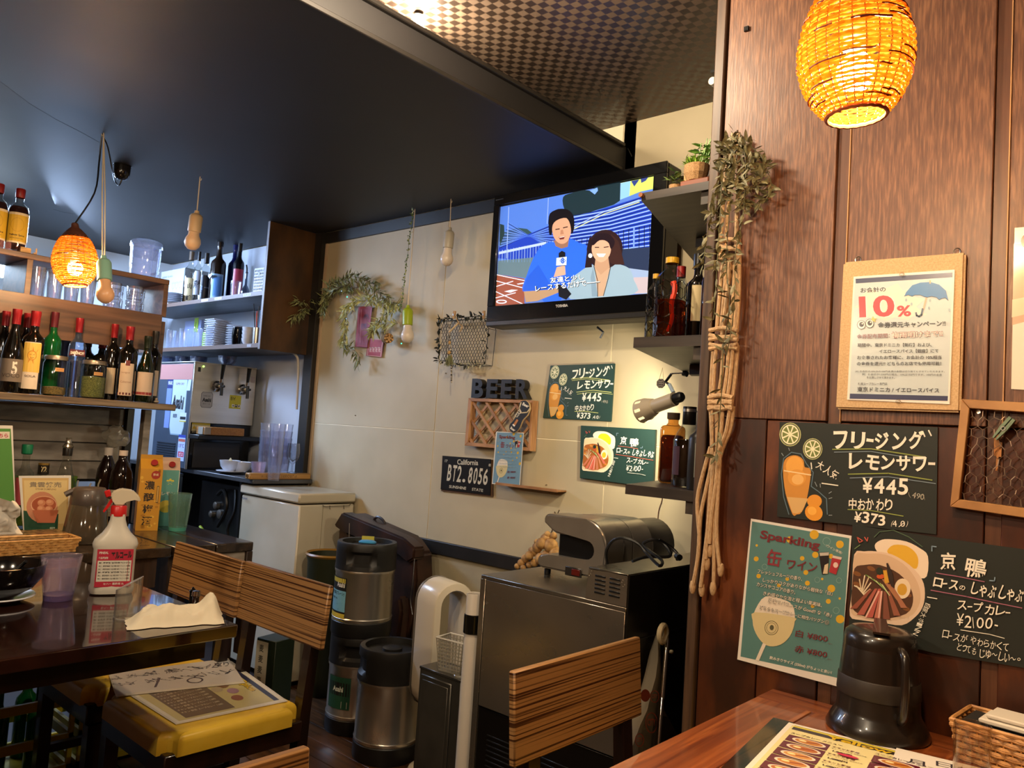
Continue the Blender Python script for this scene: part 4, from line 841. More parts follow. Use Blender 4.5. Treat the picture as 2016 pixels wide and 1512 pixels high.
# ------------------------------------------------------------------ back wall: tv
TY = 2.262
def poly3(b, pts, Y0, Y1): return b.prism([(p.x, Y0, p.z) for p in pts], (0, Y1-Y0, 0))
c = at(1130, 490, 1, TY); t = T('television', 'black wall television showing two people by blue bleachers', 'television', (c.x, TY, c.z)); O = t.location
P_ = lambda x, y: at(x, y, 1, TY)-O
x0, x1 = P_(968, 520).x, P_(1306, 520).x; zt, zb = P_(975, 388).z, P_(960, 644).z
sx0, sx1, sz0, sz1 = P_(980, 500).x, P_(1283, 470).x, P_(977, 603).z, P_(985, 405).z
tvb = P('black gloss bezel', '#0b0b0c', .18, coat=.3)
B().b2(x0, x1, 0, .09, zb, zt, .006).obj('cabinet', P('black tv cabinet', '#0e0d0d', .4), t)
B().b2(x0, x1, -.0105, 0, sz1, zt, .002).obj('bezel', tvb, t); B().b2(x0, x1, -.0105, 0, zb+.02, sz0, .002).obj('bezel', tvb, t); B().b2(x0, sx0, -.0105, 0, sz0, sz1, .001).obj('bezel', tvb, t); B().b2(sx1, x1, -.0105, 0, sz0, sz1, .001).obj('bezel', tvb, t)
B().b2(x0+.002, x1-.002, -.0145, .002, zb, zb+.022, .004).obj('speaker_bar', P('dark grey bar', '#2c2a27', .35), t)
B().b2(x0+.01, x0+.05, -.0115, -.010, zt-.02, zt-.017).obj('small_badge', P('grey badge', '#3a3835', .5), t)
B().b2((x0+x1)/2-.12, (x0+x1)/2+.12, .085, .137, zb+.1, zt-.1).obj('wall_mount', blkp, t)
k = wallcv(O, TY, .0); k.l = 1; k.eps = 4.5e-5
def zt_(x, y): return (950+x/3.98, 300+y/3.979)
seq(k, zt_)
k.poly([(138, 428), (1348, 188), (1305, 1108), (103, 1205)], '#4f74c4', 6)
k.poly([(138, 428), (700, 318), (640, 560), (135, 700)], '#4a74cf', 3)
k.poly([(632, 350), (700, 318), (800, 296), (860, 300), (900, 262), (1085, 236), (1075, 380), (900, 450), (700, 500), (640, 440)], '#1a2c34'); k.poly([(840, 300), (900, 276), (905, 300), (880, 330)], '#6f9ae6')
k.poly([(1082, 240), (1345, 188), (1340, 285), (1238, 308), (1078, 372)], '#b9cf62'); k.poly([(1082, 242), (1160, 225), (1150, 345), (1078, 372)], '#7fb4f2'); k.poly([(1165, 225), (1230, 212), (1190, 268)], '#2c3a7c'); k.poly([(1240, 208), (1300, 195), (1280, 222), (1245, 240)], '#2c3a7c')
k.poly([(135, 640), (270, 590), (350, 600), (400, 640), (135, 740)], '#2f4a52'); k.poly([(137, 560), (170, 570), (175, 690), (133, 700)], '#22363a')
k.poly([(130, 735), (560, 560), (1240, 350), (1335, 320), (1312, 900), (700, 880), (120, 830)], '#1d3bb0')
for i in range(26):
    y0 = 742-i*8; k.line([(132+i*3, y0+8), (560, 566-i*.5+i*9)], 3 if i % 2 else 5, '#5f86d9' if i % 3 else '#10205c', 0)
    a = i/25; k.line([(690, 500+a*330), (1000, 440+a*360), (1328, 330+a*430)], 8 if i % 2 else 5, '#8fb0f0' if i % 2 else '#0d1a50', 0)
k.l += 1; k.line([(720, 600), (960, 480), (1230, 390)], 6, '#c9cf8a'); k.line([(720, 580), (960, 462), (1230, 372)], 5, '#a8bde0')
for i in range(16): a = i/15; k.line([(700+a*610, 690-a*120), (690+a*620, 760+a*30)], 12 if i % 4 == 0 else 5, '#6f92dc' if i % 4 == 0 else '#0b1438', 0)
k.l += 1; k.poly([(1080, 760), (1320, 740), (1314, 930), (1090, 900)], '#26324e'); k.poly([(1090, 900), (1316, 930), (1308, 1108), (1150, 1110)], '#8ea4c8'); k.poly([(1185, 980), (1310, 975), (1306, 1100), (1190, 1108)], '#b3a8b0')
for i in range(24): x = 135+i*22; k.line([(x, 770-i*4), (x-3, 860)], 4, '#9ab4d6' if i % 2 else '#6f8fc0', 0)
k.poly([(124, 850), (480, 815), (470, 900), (340, 985), (118, 955)], '#5c7480'); k.poly([(128, 780), (500, 700), (500, 720), (128, 800)], '#a9bfe0')
k.poly([(116, 955), (330, 990), (330, 1190), (103, 1205)], '#8c4a34'); 
for a, b_ in (((116, 960), (330, 1005)), ((112, 1008), (330, 1065)), ((108, 1092), (320, 1190)), ((112, 1050), (240, 1010)), ((106, 1140), (260, 1100))): k.line([a, b_], 7, '#cfd6e2', 0)
k.l += 1; k.ring(150, 1170, 38, 12, 7, '#dfe4ee', 14); k.poly([(170, 1090), (230, 1075), (280, 1078), (220, 1100)], '#cfd6e2'); k.poly([(270, 1030), (330, 1018), (330, 1030), (280, 1036)], '#cfd6e2')
k.line([(208, 430), (190, 830)], 6, '#8fa6d4'); k.line([(518, 360), (508, 560)], 5, '#8fa6d4')
# man
k.poly([(316, 1088), (350, 960), (400, 830), (460, 740), (545, 700), (600, 735), (690, 680), (760, 710), (825, 740), (840, 900), (780, 1000), (640, 1060), (615, 1160), (480, 1170), (450, 1090)], '#2a62e6'); k.poly([(316, 1088), (350, 980), (440, 880), (470, 930), (560, 1080)], '#2456cc')
k.poly([(326, 1090), (540, 1075), (600, 1050), (620, 1090), (430, 1165), (340, 1175)], '#a88868'); k.poly([(560, 690), (680, 680), (670, 740), (620, 755), (575, 735)], '#8c6654')
k.ell(615, 550, 98, 108, '#0e0c10', 22, -.08); k.poly([(545, 560), (570, 520), (640, 505), (680, 540), (695, 600), (690, 650), (665, 700), (625, 718), (585, 700), (555, 650)], '#c39478'); k.poly([(520, 560), (530, 480), (600, 445), (670, 450), (715, 500), (720, 590), (700, 640), (690, 570), (660, 515), (590, 530), (552, 570), (545, 640), (525, 640)], '#100d12')
k.line([(575, 605), (605, 600)], 8, '#3a2420'); k.line([(635, 592), (668, 584)], 8, '#3a2420'); k.poly([(615, 610), (632, 605), (640, 640), (612, 645)], '#a8765c'); k.poly([(598, 665), (650, 655), (640, 680), (610, 685)], '#6a2c2a'); k.line([(605, 668), (645, 660)], 5, '#e6d8d0')
# woman
k.poly([(690, 1150), (700, 1000), (760, 940), (860, 880), (1000, 870), (1100, 885), (1160, 920), (1188, 1000), (1185, 1112)], '#8ba6b8'); k.poly([(880, 870), (1010, 870), (950, 1125), (905, 1130)], '#b8987c'); k.poly([(870, 900), (905, 1130), (860, 1130), (850, 980)], '#7892a6'); k.line([(875, 890), (905, 1010), (905, 1130)], 5, '#1c2028'); k.line([(1010, 880), (985, 1000), (950, 1125)], 5, '#1c2028')
k.ell(960, 760, 140, 155, '#2a1a1c', 24, .3); k.poly([(1010, 640), (1070, 700), (1115, 880), (1030, 880), (980, 850)], '#38221f'); k.poly([(830, 700), (850, 650), (860, 900), (805, 905)], '#241718')
k.poly([(890, 820), (985, 800), (1000, 900), (930, 960), (880, 900)], '#b08c70'); k.poly([(862, 730), (900, 690), (960, 690), (1005, 730), (1005, 790), (975, 840), (930, 862), (890, 840), (862, 790)], '#cfa084'); k.poly([(850, 700), (900, 640), (990, 640), (1040, 700), (1010, 760), (985, 700), (920, 690), (870, 730)], '#20141a')
k.line([(885, 745), (915, 745)], 7, '#2c1c1c'); k.line([(955, 745), (990, 740)], 7, '#2c1c1c'); k.poly([(895, 795), (970, 795), (950, 820), (915, 820)], '#f0e8e6'); k.ell(848, 810, 16, 18, '#d6e0ee', 12)
# microphone and caption
k.poly([(585, 900), (650, 885), (655, 960), (560, 980)], '#c0a088'); k.poly([(600, 790), (625, 772), (652, 785), (655, 890), (600, 890)], '#14141a'); k.poly([(583, 828), (664, 818), (660, 885), (580, 888)], '#c9d6ea'); k.text('8', 620, 868, 645, 866, 36, '#2a5ac0', .04); k.ring(632, 850, 22, 24, 4, '#2a5ac0', 4); k.poly([(595, 1030), (660, 1060), (700, 1110), (660, 1155), (600, 1130)], '#14141a')
for dx, c_, bd in ((3, '#10141c', .045), (0, '#eef0f2', .01)):
    k.text('友達と少し', 535+dx, 1026+dx, 798+dx, 998+dx, 44, c_, bd); k.text('レースするだけで――', 420+dx, 1092+dx, 925+dx, 1034+dx, 46, c_, bd)
o = k.obj('screen_picture', t, colmat('lit screen', .3, 1.0)); 
kk = seq(wallcv(O, TY, .0108), zt_); kk.text('TOSHIBA', 588, 1220, 683, 1212, 22, '#c9c6c0', .03); kk.obj('badge', t, mattp)
q = [P_(1160, 640), P_(1172, 650), P_(1166, 662)]; B().tube([q[0]+V((0, .05, 0)), q[1]+V((0, .05, 0)), q[2]+V((0, .05, 0))], .004, 6).obj('cable', blkp, t)
B().b2(sx0-.004, sx1+.004, -.0096, -.0092, sz0-.004, sz1+.004).obj('panel_glass', thin('screen glass', '#ffffff', .05, .5), t)
# ------------------------------------------------------------------ signs on the cream wall
BY = 2.399
def quadmap(src, dst):
    """picture drawn in one quad, shown in another"""
    (tl, tr, br, bl), D_ = src, [V((x, y)) for x, y in dst]
    def f(x, y):
        v = .5
        for _ in range(6):
            l = (tl[0]+(bl[0]-tl[0])*v, tl[1]+(bl[1]-tl[1])*v); r = (tr[0]+(br[0]-tr[0])*v, tr[1]+(br[1]-tr[1])*v); u = (x-l[0])/(r[0]-l[0])
            yt = tl[1]+(tr[1]-tl[1])*u; yb = bl[1]+(br[1]-bl[1])*u; v = (y-yt)/(yb-yt)
        p = (D_[0]*(1-u)+D_[1]*u)*(1-v)+(D_[3]*(1-u)+D_[2]*u)*v; return (p.x, p.y)
    return f
cb2 = P('green board face', '#26403c', .4)
q = [(1086, 720), (1212, 716), (1205, 830), (1071, 823)]
t, y1 = sheet('drink_chalkboard', 'smaller looking green chalkboard of a lemon drink on the cream wall under the television', 'chalkboard', q, BY, .008, cb2, .001)
k = seq(wallcv(t.location, y1), quadmap([(280, 32), (1185, 62), (1175, 674), (265, 572)], q)); lemon(k, None, 1); k.obj('print', t, mattp)
q = [(1147, 838), (1294, 846), (1289, 960), (1145, 941)]
t, y1 = sheet('curry_chalkboard', 'green chalkboard of duck soup curry on the cream wall lit by the reading lamp', 'chalkboard', q, BY, .012, cb2, .001)
k = seq(wallcv(t.location, y1), quadmap([(676, 622), (1700, 735), (1690, 1420), (672, 1245)], q)); duck(k, 1); k.obj('print', t, mattp)
def z5(x, y): return (840+x/4.2, 680+y/4.2)
q = [z5(*p) for p in ((575, 712), (805, 722), (770, 1165), (540, 1145))]
LFY = 2.355
t, y1 = sheet('wine_poster', 'small pale blue sparkling wine card standing on the thin wooden ledge', 'poster', q, LFY-.004, .001, P('paper white', '#ddd9d2', .35))
k = seq(wallcv(t.location, y1), quadmap([(100, 585), (690, 688), (636, 1515), (38, 1385)], q)); spark(k, '#6f93ac', 0); k.obj('print', t, glossp)
# lattice frame and letters
pale = NZ('honey pine', '#8a5f38', '#b4855a', (8, 60, 8), .5, 4, bump=.1, bd=.0005)
t = T('wooden_trellis', 'honey coloured wooden lattice frame hung on the cream wall under the letters', 'frame', at(922, 784, 1, LFY)); OL = V(t.location)
L5 = lambda x, y: (at(*z5(x, y), 1, LFY)-OL)
Of = [L5(345, 435), L5(880, 455), L5(855, 875), L5(312, 828)]; If = [L5(368, 462), L5(862, 480), L5(838, 845), L5(338, 800)]
for i in range(4):
    j = (i+1) % 4; b = B().prism([(Of[i].x, 0, Of[i].z), (Of[j].x, 0, Of[j].z), (If[j].x, 0, If[j].z), (If[i].x, 0, If[i].z)], (0, .035, 0)); bmesh.ops.bevel(b.bm, geom=b.bm.edges[:], offset=.0008, segments=1, affect='EDGES'); b.obj('rail', pale, t)
xl, xr, zt2, zb2 = If[0].x, If[1].x, If[0].z, If[2].z
def clipseg(p, q):
    ts = []; d = q-p
    t0, t1 = 0, 1
    for a, dd, lo_, hi_ in ((p.x, d.x, xl, xr), (p.y, d.y, zb2, zt2)):
        u0, u1 = (lo_-a)/dd, (hi_-a)/dd
        if u0 > u1: u0, u1 = u1, u0
        t0, t1 = max(t0, u0), min(t1, u1)
    return (p+d*t0, p+d*t1) if t1 > t0+.02 else None
W_ = xr-xl; H_ = zt2-zb2
for s_, y in ((1, .006), (-1, .013)):
    for i in range(-3, 6):
        c0 = xl+i*W_/4.2; p = V((c0, zt2 if s_ > 0 else zb2)); q = V((c0+H_*.86*1.15, (zb2 if s_ > 0 else zt2)))
        r = clipseg(p, q)
        if r:
            a, b_ = r; n_ = V((-(b_-a).y, (b_-a).x)).normalized()*.0052
            B().prism([(a.x+n_.x, y, a.y+n_.y), (b_.x+n_.x, y, b_.y+n_.y), (b_.x-n_.x, y, b_.y-n_.y), (a.x-n_.x, y, a.y-n_.y)], (0, .006, 0)).obj('slat', pale, t)
t = T('beer_sign', 'black standing block letters spelling BEER above the lattice frame', 'sign', at(987, 785, 1, LFY)); O = t.location
sgn = P('black sign board', '#151413', .5)
for ch, x0, x1, y0, y1_ in (('B', 372, 468, 432, 275), ('E', 495, 586, 434, 279), ('E', 614, 702, 438, 281), ('R', 735, 838, 440, 280)):
    vs, fs, _, _ = glyphs(ch, .035); a = L5(x0, y0)+OL-O; b_ = L5(x1, y0+3)+OL-O; c_ = L5(x0, y1_)+OL-O
    bm = B(); vv = [bm.bm.verts.new((a.x+(b_.x-a.x)*u, -.004, a.z+(b_.z-a.z)*u+(c_.z-a.z)*v)) for u, v in vs]
    for f in fs:
        try: bm.bm.faces.new([vv[i] for i in f])
        except ValueError: pass
    r = bmesh.ops.extrude_face_region(bm.bm, geom=bm.bm.faces[:])
    for v in r['geom']:
        if isinstance(v, bmesh.types.BMVert): v.co.y += .03
    bm.obj('letter', sgn, t, smooth=False)
# bottle opener board shaped like a sandal
t = T('sandal_sign', 'black sandal shaped beer sign hanging at the corner of the lattice frame', 'sign', L5(790, 590)+OL); O = t.location; O0 = OL
ol = [(800, 462), (840, 455), (868, 480), (875, 525), (858, 575), (815, 620), (790, 680), (760, 718), (722, 725), (698, 700), (700, 660), (735, 620), (765, 570), (780, 520), (782, 485)]
pts = [L5(x, y)+O0-O for x, y in ol]; B().prism([(p.x, -.008, p.z) for p in pts], (0, -.006, 0)).obj('board', P('cream board edge', '#b99c6e', .6), t)
k = seq(wallcv(O, LFY, .0142), z5); cx, cy = 785, 590; k.poly([(cx+(x-cx)*.93, cy+(y-cy)*.97) for x, y in ol], '#191716'); k.line([(800, 475), (785, 520), (800, 560), (850, 555), (872, 525)], 9, '#c9b48a'); k.text('Beer', 808, 495, 858, 520, 26, '#e4dccb', .03); k.text('COLD', 768, 600, 808, 548, 30, '#d6ccb6', .02); k.text('Beer', 708, 690, 745, 715, 22, '#e4dccb', .03); k.poly([(735, 655), (765, 610), (778, 622), (750, 668)], '#b5743a'); k.poly([(728, 660), (736, 650), (752, 664), (744, 674)], '#efe6d8'); k.obj('print', t, mattp)
# licence plate
q = [z5(*p) for p in ((137, 912), (535, 942), (530, 1240), (118, 1190))]
t, y1 = sheet('license_plate', 'black california style license plate BT2.8056 on the cream wall', 'license plate', q, BY-.006, .003, P('black plate', '#16130f', .35), .0006)
k = seq(wallcv(t.location, y1), z5); wc = '#c9c2ac'
k.text('California', 252, 985, 425, 992, 44, wc, .02); k.text('17', 150, 965, 170, 968, 22, wc, .02); k.text('85', 512, 1000, 530, 1002, 22, wc, .02)
for ch, x0, x1, yy in (('B', 165, 196, 1118), ('T', 206, 238, 1123), ('2', 246, 280, 1128), ('8', 338, 368, 1140), ('0', 380, 410, 1144), ('5', 420, 450, 1148), ('6', 462, 500, 1152)): k.text(ch, x0, yy, x1, yy+4, 135, wc, .02, 0)
k.ell(307, 1118, 12, 14, wc); k.text('SUNSHINE', 185, 1178, 325, 1194, 24, wc, .02); k.text('STATE', 373, 1200, 465, 1212, 24, wc, .02); k.obj('print', t, mattp)
tl_, tr_ = q[1], z5(556, 945); br_, bl_ = z5(553, 1255), q[2]
B().prism([at(*p, 1, BY)-t.location for p in (q[0], (q[1][0]+4, q[1][1]+1), (z5(553, 1252)), (q[3][0]+2, q[3][1]+3))], (0, -.0055, 0)).obj('backing', P('brown board back', '#5a4028', .6), t)
# thin ledge
t = T('picture_ledge', 'thin wooden picture ledge below the small wine card', 'shelf', at(1099, 966, 1, 2.345)); O = t.location
p0, p1 = at(976, 956, 1, 2.345)-O, at(1098, 966, 1, 2.345)-O; B().b2(p0.x, p1.x, 0, .054, -.006, 0, .0008).obj('board', pale, t); B().b2(p0.x, p1.x, -.0035, 0, -.007, .004, .0008).obj('lip', pale, t)

# chicken wire basket with black leaves
t = T('wire_wall_basket', 'black chicken wire wall basket edged with dark leaves beside the television', 'wire basket', at(863, 626, 1, 2.36)); O = t.location
z4 = lambda x, y: (560+x/4.8, 520+y/4.8)
pf = [at(*z4(x, y), 1, 2.35)-O for x, y in ((1462, 520), (1880, 490), (1930, 610), (1893, 950), (1640, 950), (1460, 905))]; blw = P('black wire', '#121110', .7)
b = B().tube(pf, .0016, 5, True); pb = [p+V((0, .045, 0)) for p in pf]; b.tube(pb, .0014, 5, True)
for a, c_ in zip(pf, pb): b.tube([a, c_], .0012, 4)
b.obj('frame', blw, t)
import mathutils
pc = [V((p.x, p.z)) for p in pf]
def inpoly(x, z):
    r = False
    for i in range(len(pc)):
        a, c_ = pc[i], pc[i-1]
        if (a.y > z) != (c_.y > z) and x < (c_.x-a.x)*(z-a.y)/(c_.y-a.y)+a.x: r = not r
    return r
mx, mz = min(p.x for p in pc), min(p.y for p in pc)
hexnet(mx-.01, mz-.01, 18, 18, .0165, .018, .0042, inpoly, 0, .0009, .0009).obj('wire_mesh', blw, t, stuff=True)
lmb = leafmesh('leaf', .022, .010); lmb.materials.append(P('black green leaf', '#1f221a', .6)); lmp = leafmesh('leaf', .018, .009); lmp.materials.append(P('pale leaf', '#a8a68a', .6))
rg = random.Random(6)
for i in range(len(pf)):
    a, c_ = pf[i], pf[(i+1) % len(pf)]; n_ = int((c_-a).length/.006)
    for j in range(n_):
        p = a.lerp(c_, j/n_); th = rg.uniform(0, 6.28)
        if i in (1, 2) and j % 3: continue
        put_leaf(lmp if i in (3, 4) and j % 2 else lmb, t, p+V((0, -.003, 0)), V((cos(th), -.4, sin(th))), rg.uniform(-1, 1), rg.uniform(.7, 1.3))
for lb_, (x, y), an, c_ in (('bare wooden clothes peg on the top left of the wire wall basket', (1608, 480), 80, cork), ('bare wooden clothes peg on the top right corner of the wire wall basket', (1888, 480), 92, cork)): peg(lb_, at(*z4(x, y), 1, 2.342), RAD(an), .034, c_, .006)
t = T('dried_bouquet', 'dried herb bunch with a birch twig hanging from the wire wall basket', 'dried flowers', at(*z4(1570, 640), 1, 2.335)); O = t.location
zz = lambda x, y, d=0: at(*z4(x, y), 1, 2.335+d)-O
B().tube(smooth([zz(1565, 545), zz(1560, 700), zz(1575, 860), zz(1578, 1120)]), .0038, 7).obj('twig', NZ('birch bark', '#2c2622', '#b5aa98', (60, 60, 200), .7, 3, .45, .55), t)
B().tube([zz(1640, 560, -.004), zz(1590, 610, -.006), zz(1560, 640, -.006)], .0042, 6).obj('ribbon', P('pale raffia', '#c9ae84', .8), t); B().tube(smooth([zz(1620, 500, -.004), zz(1650, 560, -.006), zz(1680, 590), (zz(1660, 640))]), .0018, 5).obj('ribbon', P('straw raffia', '#b08a50', .8), t)
B().ball(zz(1560, 740, -.004), .0078, 8, (1, .6, 1.1)).ball(zz(1555, 835, -.004), .009, 8, (1.2, .6, 1)).ball(zz(1575, 880, -.004), .007, 8, (1, .5, 1.6)).obj('wrap', P('straw raffia', '#b08a50', .8), t)
b = B()
for i in range(90): a = rg.uniform(-.5, .6); L_ = rg.uniform(.02, .052); p = zz(1565+rg.uniform(-15, 15), 860, rg.uniform(-.012, .004)); q_ = p+V((sin(a)*L_, rg.uniform(-.012, .008), -cos(a)*L_)); b.tube([p, q_], .0006, 3, r1=.0012)
b.obj('stems', P('dry green stems', '#75754a', .7), t, stuff=True)
B().tube([at(876, 523, 1, 2.236)-O, zz(1500, 430)], .0005, 4).obj('thread', P('white thread', '#b8b0a0', .6), t)

# olive garland, red cards, cork bundle
oliv = NZ('olive leaf', '#474a2c', '#8f9460', (60, 60, 60), .55, 2); pal = NZ('pale olive leaf', '#8c9150', '#c4c48a', (60, 60, 60), .55, 2)
t = T('olive_garland', 'large dried olive branch garland on the cream wall left of the lime bulb', 'garland', at(*z4(600, 250), 1, 2.36)); O = t.location
oz = lambda x, y, d=0: (at(*z4(x, y), 1, 2.35+d) if x > 360 else at(*z4(x, y), 0, -3.545+d*.3))-O
lo1 = leafmesh('leaf', .050, .0095, .3, .25); lo1.materials.append(oliv); lo2 = leafmesh('leaf', .050, .0095, .3, .25); lo2.materials.append(pal)
br = [([(420, 400), (300, 400), (180, 440), (80, 500)], 0, 34), ([(450, 340), (330, 300), (200, 350), (100, 350)], 0, 20), ([(620, 200), (500, 220), (400, 280), (370, 460)], 0, 52), ([(420, 230), (520, 170), (640, 120), (760, 150), (880, 210)], 0, 46), ([(560, 250), (700, 220), (840, 240), (960, 330), (1080, 400)], 0, 40),
 ([(820, 340), (680, 350), (600, 400), (570, 500), (575, 620)], 1, 44), ([(600, 560), (560, 700), (570, 800), (600, 780)], 1, 22), ([(780, 330), (900, 360), (1000, 400), (1080, 400)], 1, 30), ([(1060, 440), (960, 470), (880, 550), (820, 620)], 1, 28), ([(1070, 560), (960, 560), (880, 600), (820, 650)], 1, 20), ([(560, 760), (640, 800), (700, 860), (690, 930)], 0, 14)]
st = B(); rg = random.Random(8)
for pts, kd, n_ in br:
    P3s = smooth([oz(x, y, rg.uniform(-.03, .02)) for x, y in pts], 6); st.tube(P3s, .0012, 4)
    for i in range(int(n_*.78)):
        u = rg.random()*(len(P3s)-1.01); p = P3s[int(u)].lerp(P3s[int(u)+1], u % 1); d = (P3s[int(u)+1]-P3s[int(u)]).normalized(); a = rg.choice((-1, 1))*rg.uniform(.25, .95)
        dd = V((d.x*cos(a)-d.z*sin(a), rg.uniform(-.6, .25), d.x*sin(a)+d.z*cos(a))); put_leaf(lo2 if kd and rg.random() < .75 else lo1, t, p, dd, rg.uniform(-1.5, 1.5), rg.uniform(.7, 1.2))
st.obj('branch', P('brown twig', '#4a3a26', .7), t)
for kd_, mm in ((0, oliv), (1, pal)):
    b = B()
    for pts, kd, n_ in br:
        if kd != kd_: continue
        P3s = smooth([oz(x, y, rg.uniform(-.03, .02)) for x, y in pts], 6)
        for i in range(int(n_*2.2)):
            u = rg.random()*(len(P3s)-1.01); p = P3s[int(u)].lerp(P3s[int(u)+1], u % 1)+V((rg.uniform(-.012, .012), rg.uniform(-.01, .01), rg.uniform(-.012, .012))); d = (P3s[int(u)+1]-P3s[int(u)]).normalized(); a = rg.choice((-1, 1))*rg.uniform(.2, 1.1); dd = V((d.x*cos(a)-d.z*sin(a), rg.uniform(-.6, .25), d.x*sin(a)+d.z*cos(a)))
            q_ = dd.to_track_quat('X', 'Z').to_matrix() @ Matrix.Rotation(rg.uniform(-1.5, 1.5), 3, 'X'); l = .048*rg.uniform(.6, 1.2); vs = [p+q_ @ V(v) for v in ((0, 0, 0), (l*.4, .0045, 0), (l*.45, 0, .001), (l*.4, -.0045, 0), (l, 0, -.006))]
            b.face([vs[0], vs[3], vs[2]], [vs[0], vs[2], vs[1]], [vs[3], vs[4], vs[2]], [vs[2], vs[4], vs[1]])
    b.obj('small_leaves', mm, t, smooth=False, stuff=True)
for i, (x, y) in enumerate(((540, 255), (592, 310), (622, 415), (585, 515), (1105, 750))): B().ball(oz(x, y, -.02), .0032, 8).obj('fairy_light', P('tiny green light', '#3fd0a8', .3, em=3) if i in (1, 4) else P('tiny cool light', '#a8c8e0', .3, em=.6), t)
def card(label, q, Y, col, col2):
    t, y1 = sheet('red_card', label, 'card', [z4(*p) for p in q], Y, .002, P('card edge', '#8c7a6a', .6)); k = seq(wallcv(t.location, y1), z4); k.poly(q, col)
    (x0, y0), (x1, _), (x2, y2), _ = q
    cx = sum(p[0] for p in q)/4; cy = sum(p[1] for p in q)/4
    k.line([((p[0]-cx)*.86+cx, (p[1]-cy)*.94+cy) for p in q], 5, col2, closed=True); return t, k, cx, cy
t, k, cx, cy = card('tall maroon card hanging inside the olive garland', [(700, 400), (832, 400), (782, 790), (668, 780)], 2.385, '#7a1c30', '#a34a54')
k.hand('御守札', 738, 520, 808, 520, 60, '#3c2038', .02); k.hand('招福', 715, 620, 780, 620, 60, '#4a2a4a', .02); k.line([(728, 430), (715, 740)], 4, '#b0707a'); k.obj('print', t, mattp)
t, k, cx, cy = card('small red card with white lettering below the maroon card', [(795, 700), (940, 712), (918, 880), (772, 866)], 2.392, '#96202a', '#c9a898'); 
for i in range(4): k.text('祝', 800+i*28, 832, 822+i*28, 834, 50, '#d6b4a8', .02, 0); k.text('一', 800+i*28, 790, 822+i*28, 792, 6, '#d6b4a8', .05, 0)
k.obj('print', t, mattp)
t = T('cork_bundle', 'round bundle of wine corks tied below the olive garland', 'cork bundle', at(*z4(985, 700), 1, 2.34)); O = t.location; d = V((.9, -.42, -.05)).normalized(); sd = V((0, .1, 1)).normalized(); s2 = d.cross(sd).normalized()
B().tube([-d*.055, V((0, 0, 0))], .023, 16).obj('wrap', NZ('brown basket wrap', '#4a3418', '#8a6a38', (200, 200, 200), .8, 2), t); 
for i in range(12):
    r = .0 if i == 0 else (.0085 if i < 5 else .0175); a = i*1.57 if i < 5 else i*.9; c_ = sd*r*cos(a)+s2*r*sin(a); B().tube([c_-d*.01, c_+d*(.006+.002*(i % 3))], .0052, 9).obj('cork', cork, t)
t2 = T('hanging_vine', 'thin hanging vine of small leaves above the lime bulb', 'plant', at(812, 415, 1, 2.3)); O = t2.location; st = B()
P3s = smooth([at(x, y, 1, 2.3)-O for x, y in ((813, 412), (811, 440), (806, 470), (803, 500), (799, 530), (795, 565), (792, 590), (788, 606))], 5); st.tube(P3s, .0008, 4).obj('stem', P('grey green stem', '#5c5a3c', .6), t2)
lv = leafmesh('leaf', .013, .007); lv.materials.append(gr3); lv2 = leafmesh('leaf', .014, .008); lv2.materials.append(pal)
for i, p in enumerate(P3s):
    for j in range(3): a = rg.uniform(0, 6.28); put_leaf(lv if rg.random() < .7 else lv2, t2, p, V((cos(a), -.5*rg.random(), sin(a))), rg.uniform(-1, 1), rg.uniform(.7, 1.3))

# pull string bulbs
def pullbulb(label, hook, top, bot, wcap, wbulb, capc, bulbc, double=0):
    hp = at(*hook, 2, 2.199); Y = hp.y; a = at(*top, 1, Y); b_ = at(*bot, 1, Y); L_ = (a-b_).length; t = T('hanging_bulb', label, 'bulb', b_); t.rotation_mode = 'QUATERNION'; q = (a-b_).to_track_quat('Z', 'Y'); t.rotation_quaternion = q; iv = q.to_matrix().inverted()
    rc = wd(wcap, a)/2; rb = wd(wbulb, a)/2; zc = L_*.46
    B().lathe([(0, 0), (rb*.5, rb*.12), (rb*.87, rb*.5), (rb, rb), (rb*.93, rb*1.45), (rb*.68, rb*1.95), (rc*.8, zc)], 20).obj('bulb', bulbc, t)
    B().lathe([(rc*.86, zc), (rc, zc+.003), (rc*1.02, L_*.84), (rc*.8, L_*.9), (rc*.42, L_*.93), (rc*.34, L_), (0, L_)], 20).obj('cap', capc, t)
    h_ = iv @ (hp-b_); w_ = P('ivory cord', '#d6c4a4', .7)
    for s_ in ((-1, 1) if double else (0,)): B().tube([V((s_*.004, 0, L_)), (V((0, 0, L_))+h_)/2+V((s_*.005, 0, 0)), h_+V((0, 0, -.004))], .0023, 6).obj('cord', w_, t)
    B().tube([h_+V((0, 0, .004)), h_+V((0, 0, -.012)), h_+V((.006, 0, -.014)), h_+V((.007, 0, -.006))], .0016, 5).obj('hook', w_, t); return t
iv_ = P('ivory plastic', '#c9ac86', .4); ivb = P('ivory bulb', '#d6b491', .3, sss=.2)
pullbulb('ivory pull string bulb hanging under the dark ceiling before the kitchen shelf', (394, 348), (388, 415), (377, 493), 25, 31, iv_, ivb)
pullbulb('turquoise capped pull string bulb on a double cord beside the small woven lamp', (204, 262), (204, 504), (208, 596), 27, 33, P('turquoise plastic', '#8ab49c', .4), P('peach bulb', '#d9a070', .3, em=.12), 1)
pullbulb('lime green capped bulb hanging in front of the olive garland', (817, 412), (803, 601), (802, 675), 20, 26, P('lime plastic', '#93a51a', .4), P('white bulb', '#cfc2b4', .3))
pullbulb('grey white pull string bulb hanging left of the television', (888, 392), (886, 448), (878, 524), 20, 26, P('grey white plastic', '#a8a090', .4), P('white bulb', '#cfc2b4', .3))

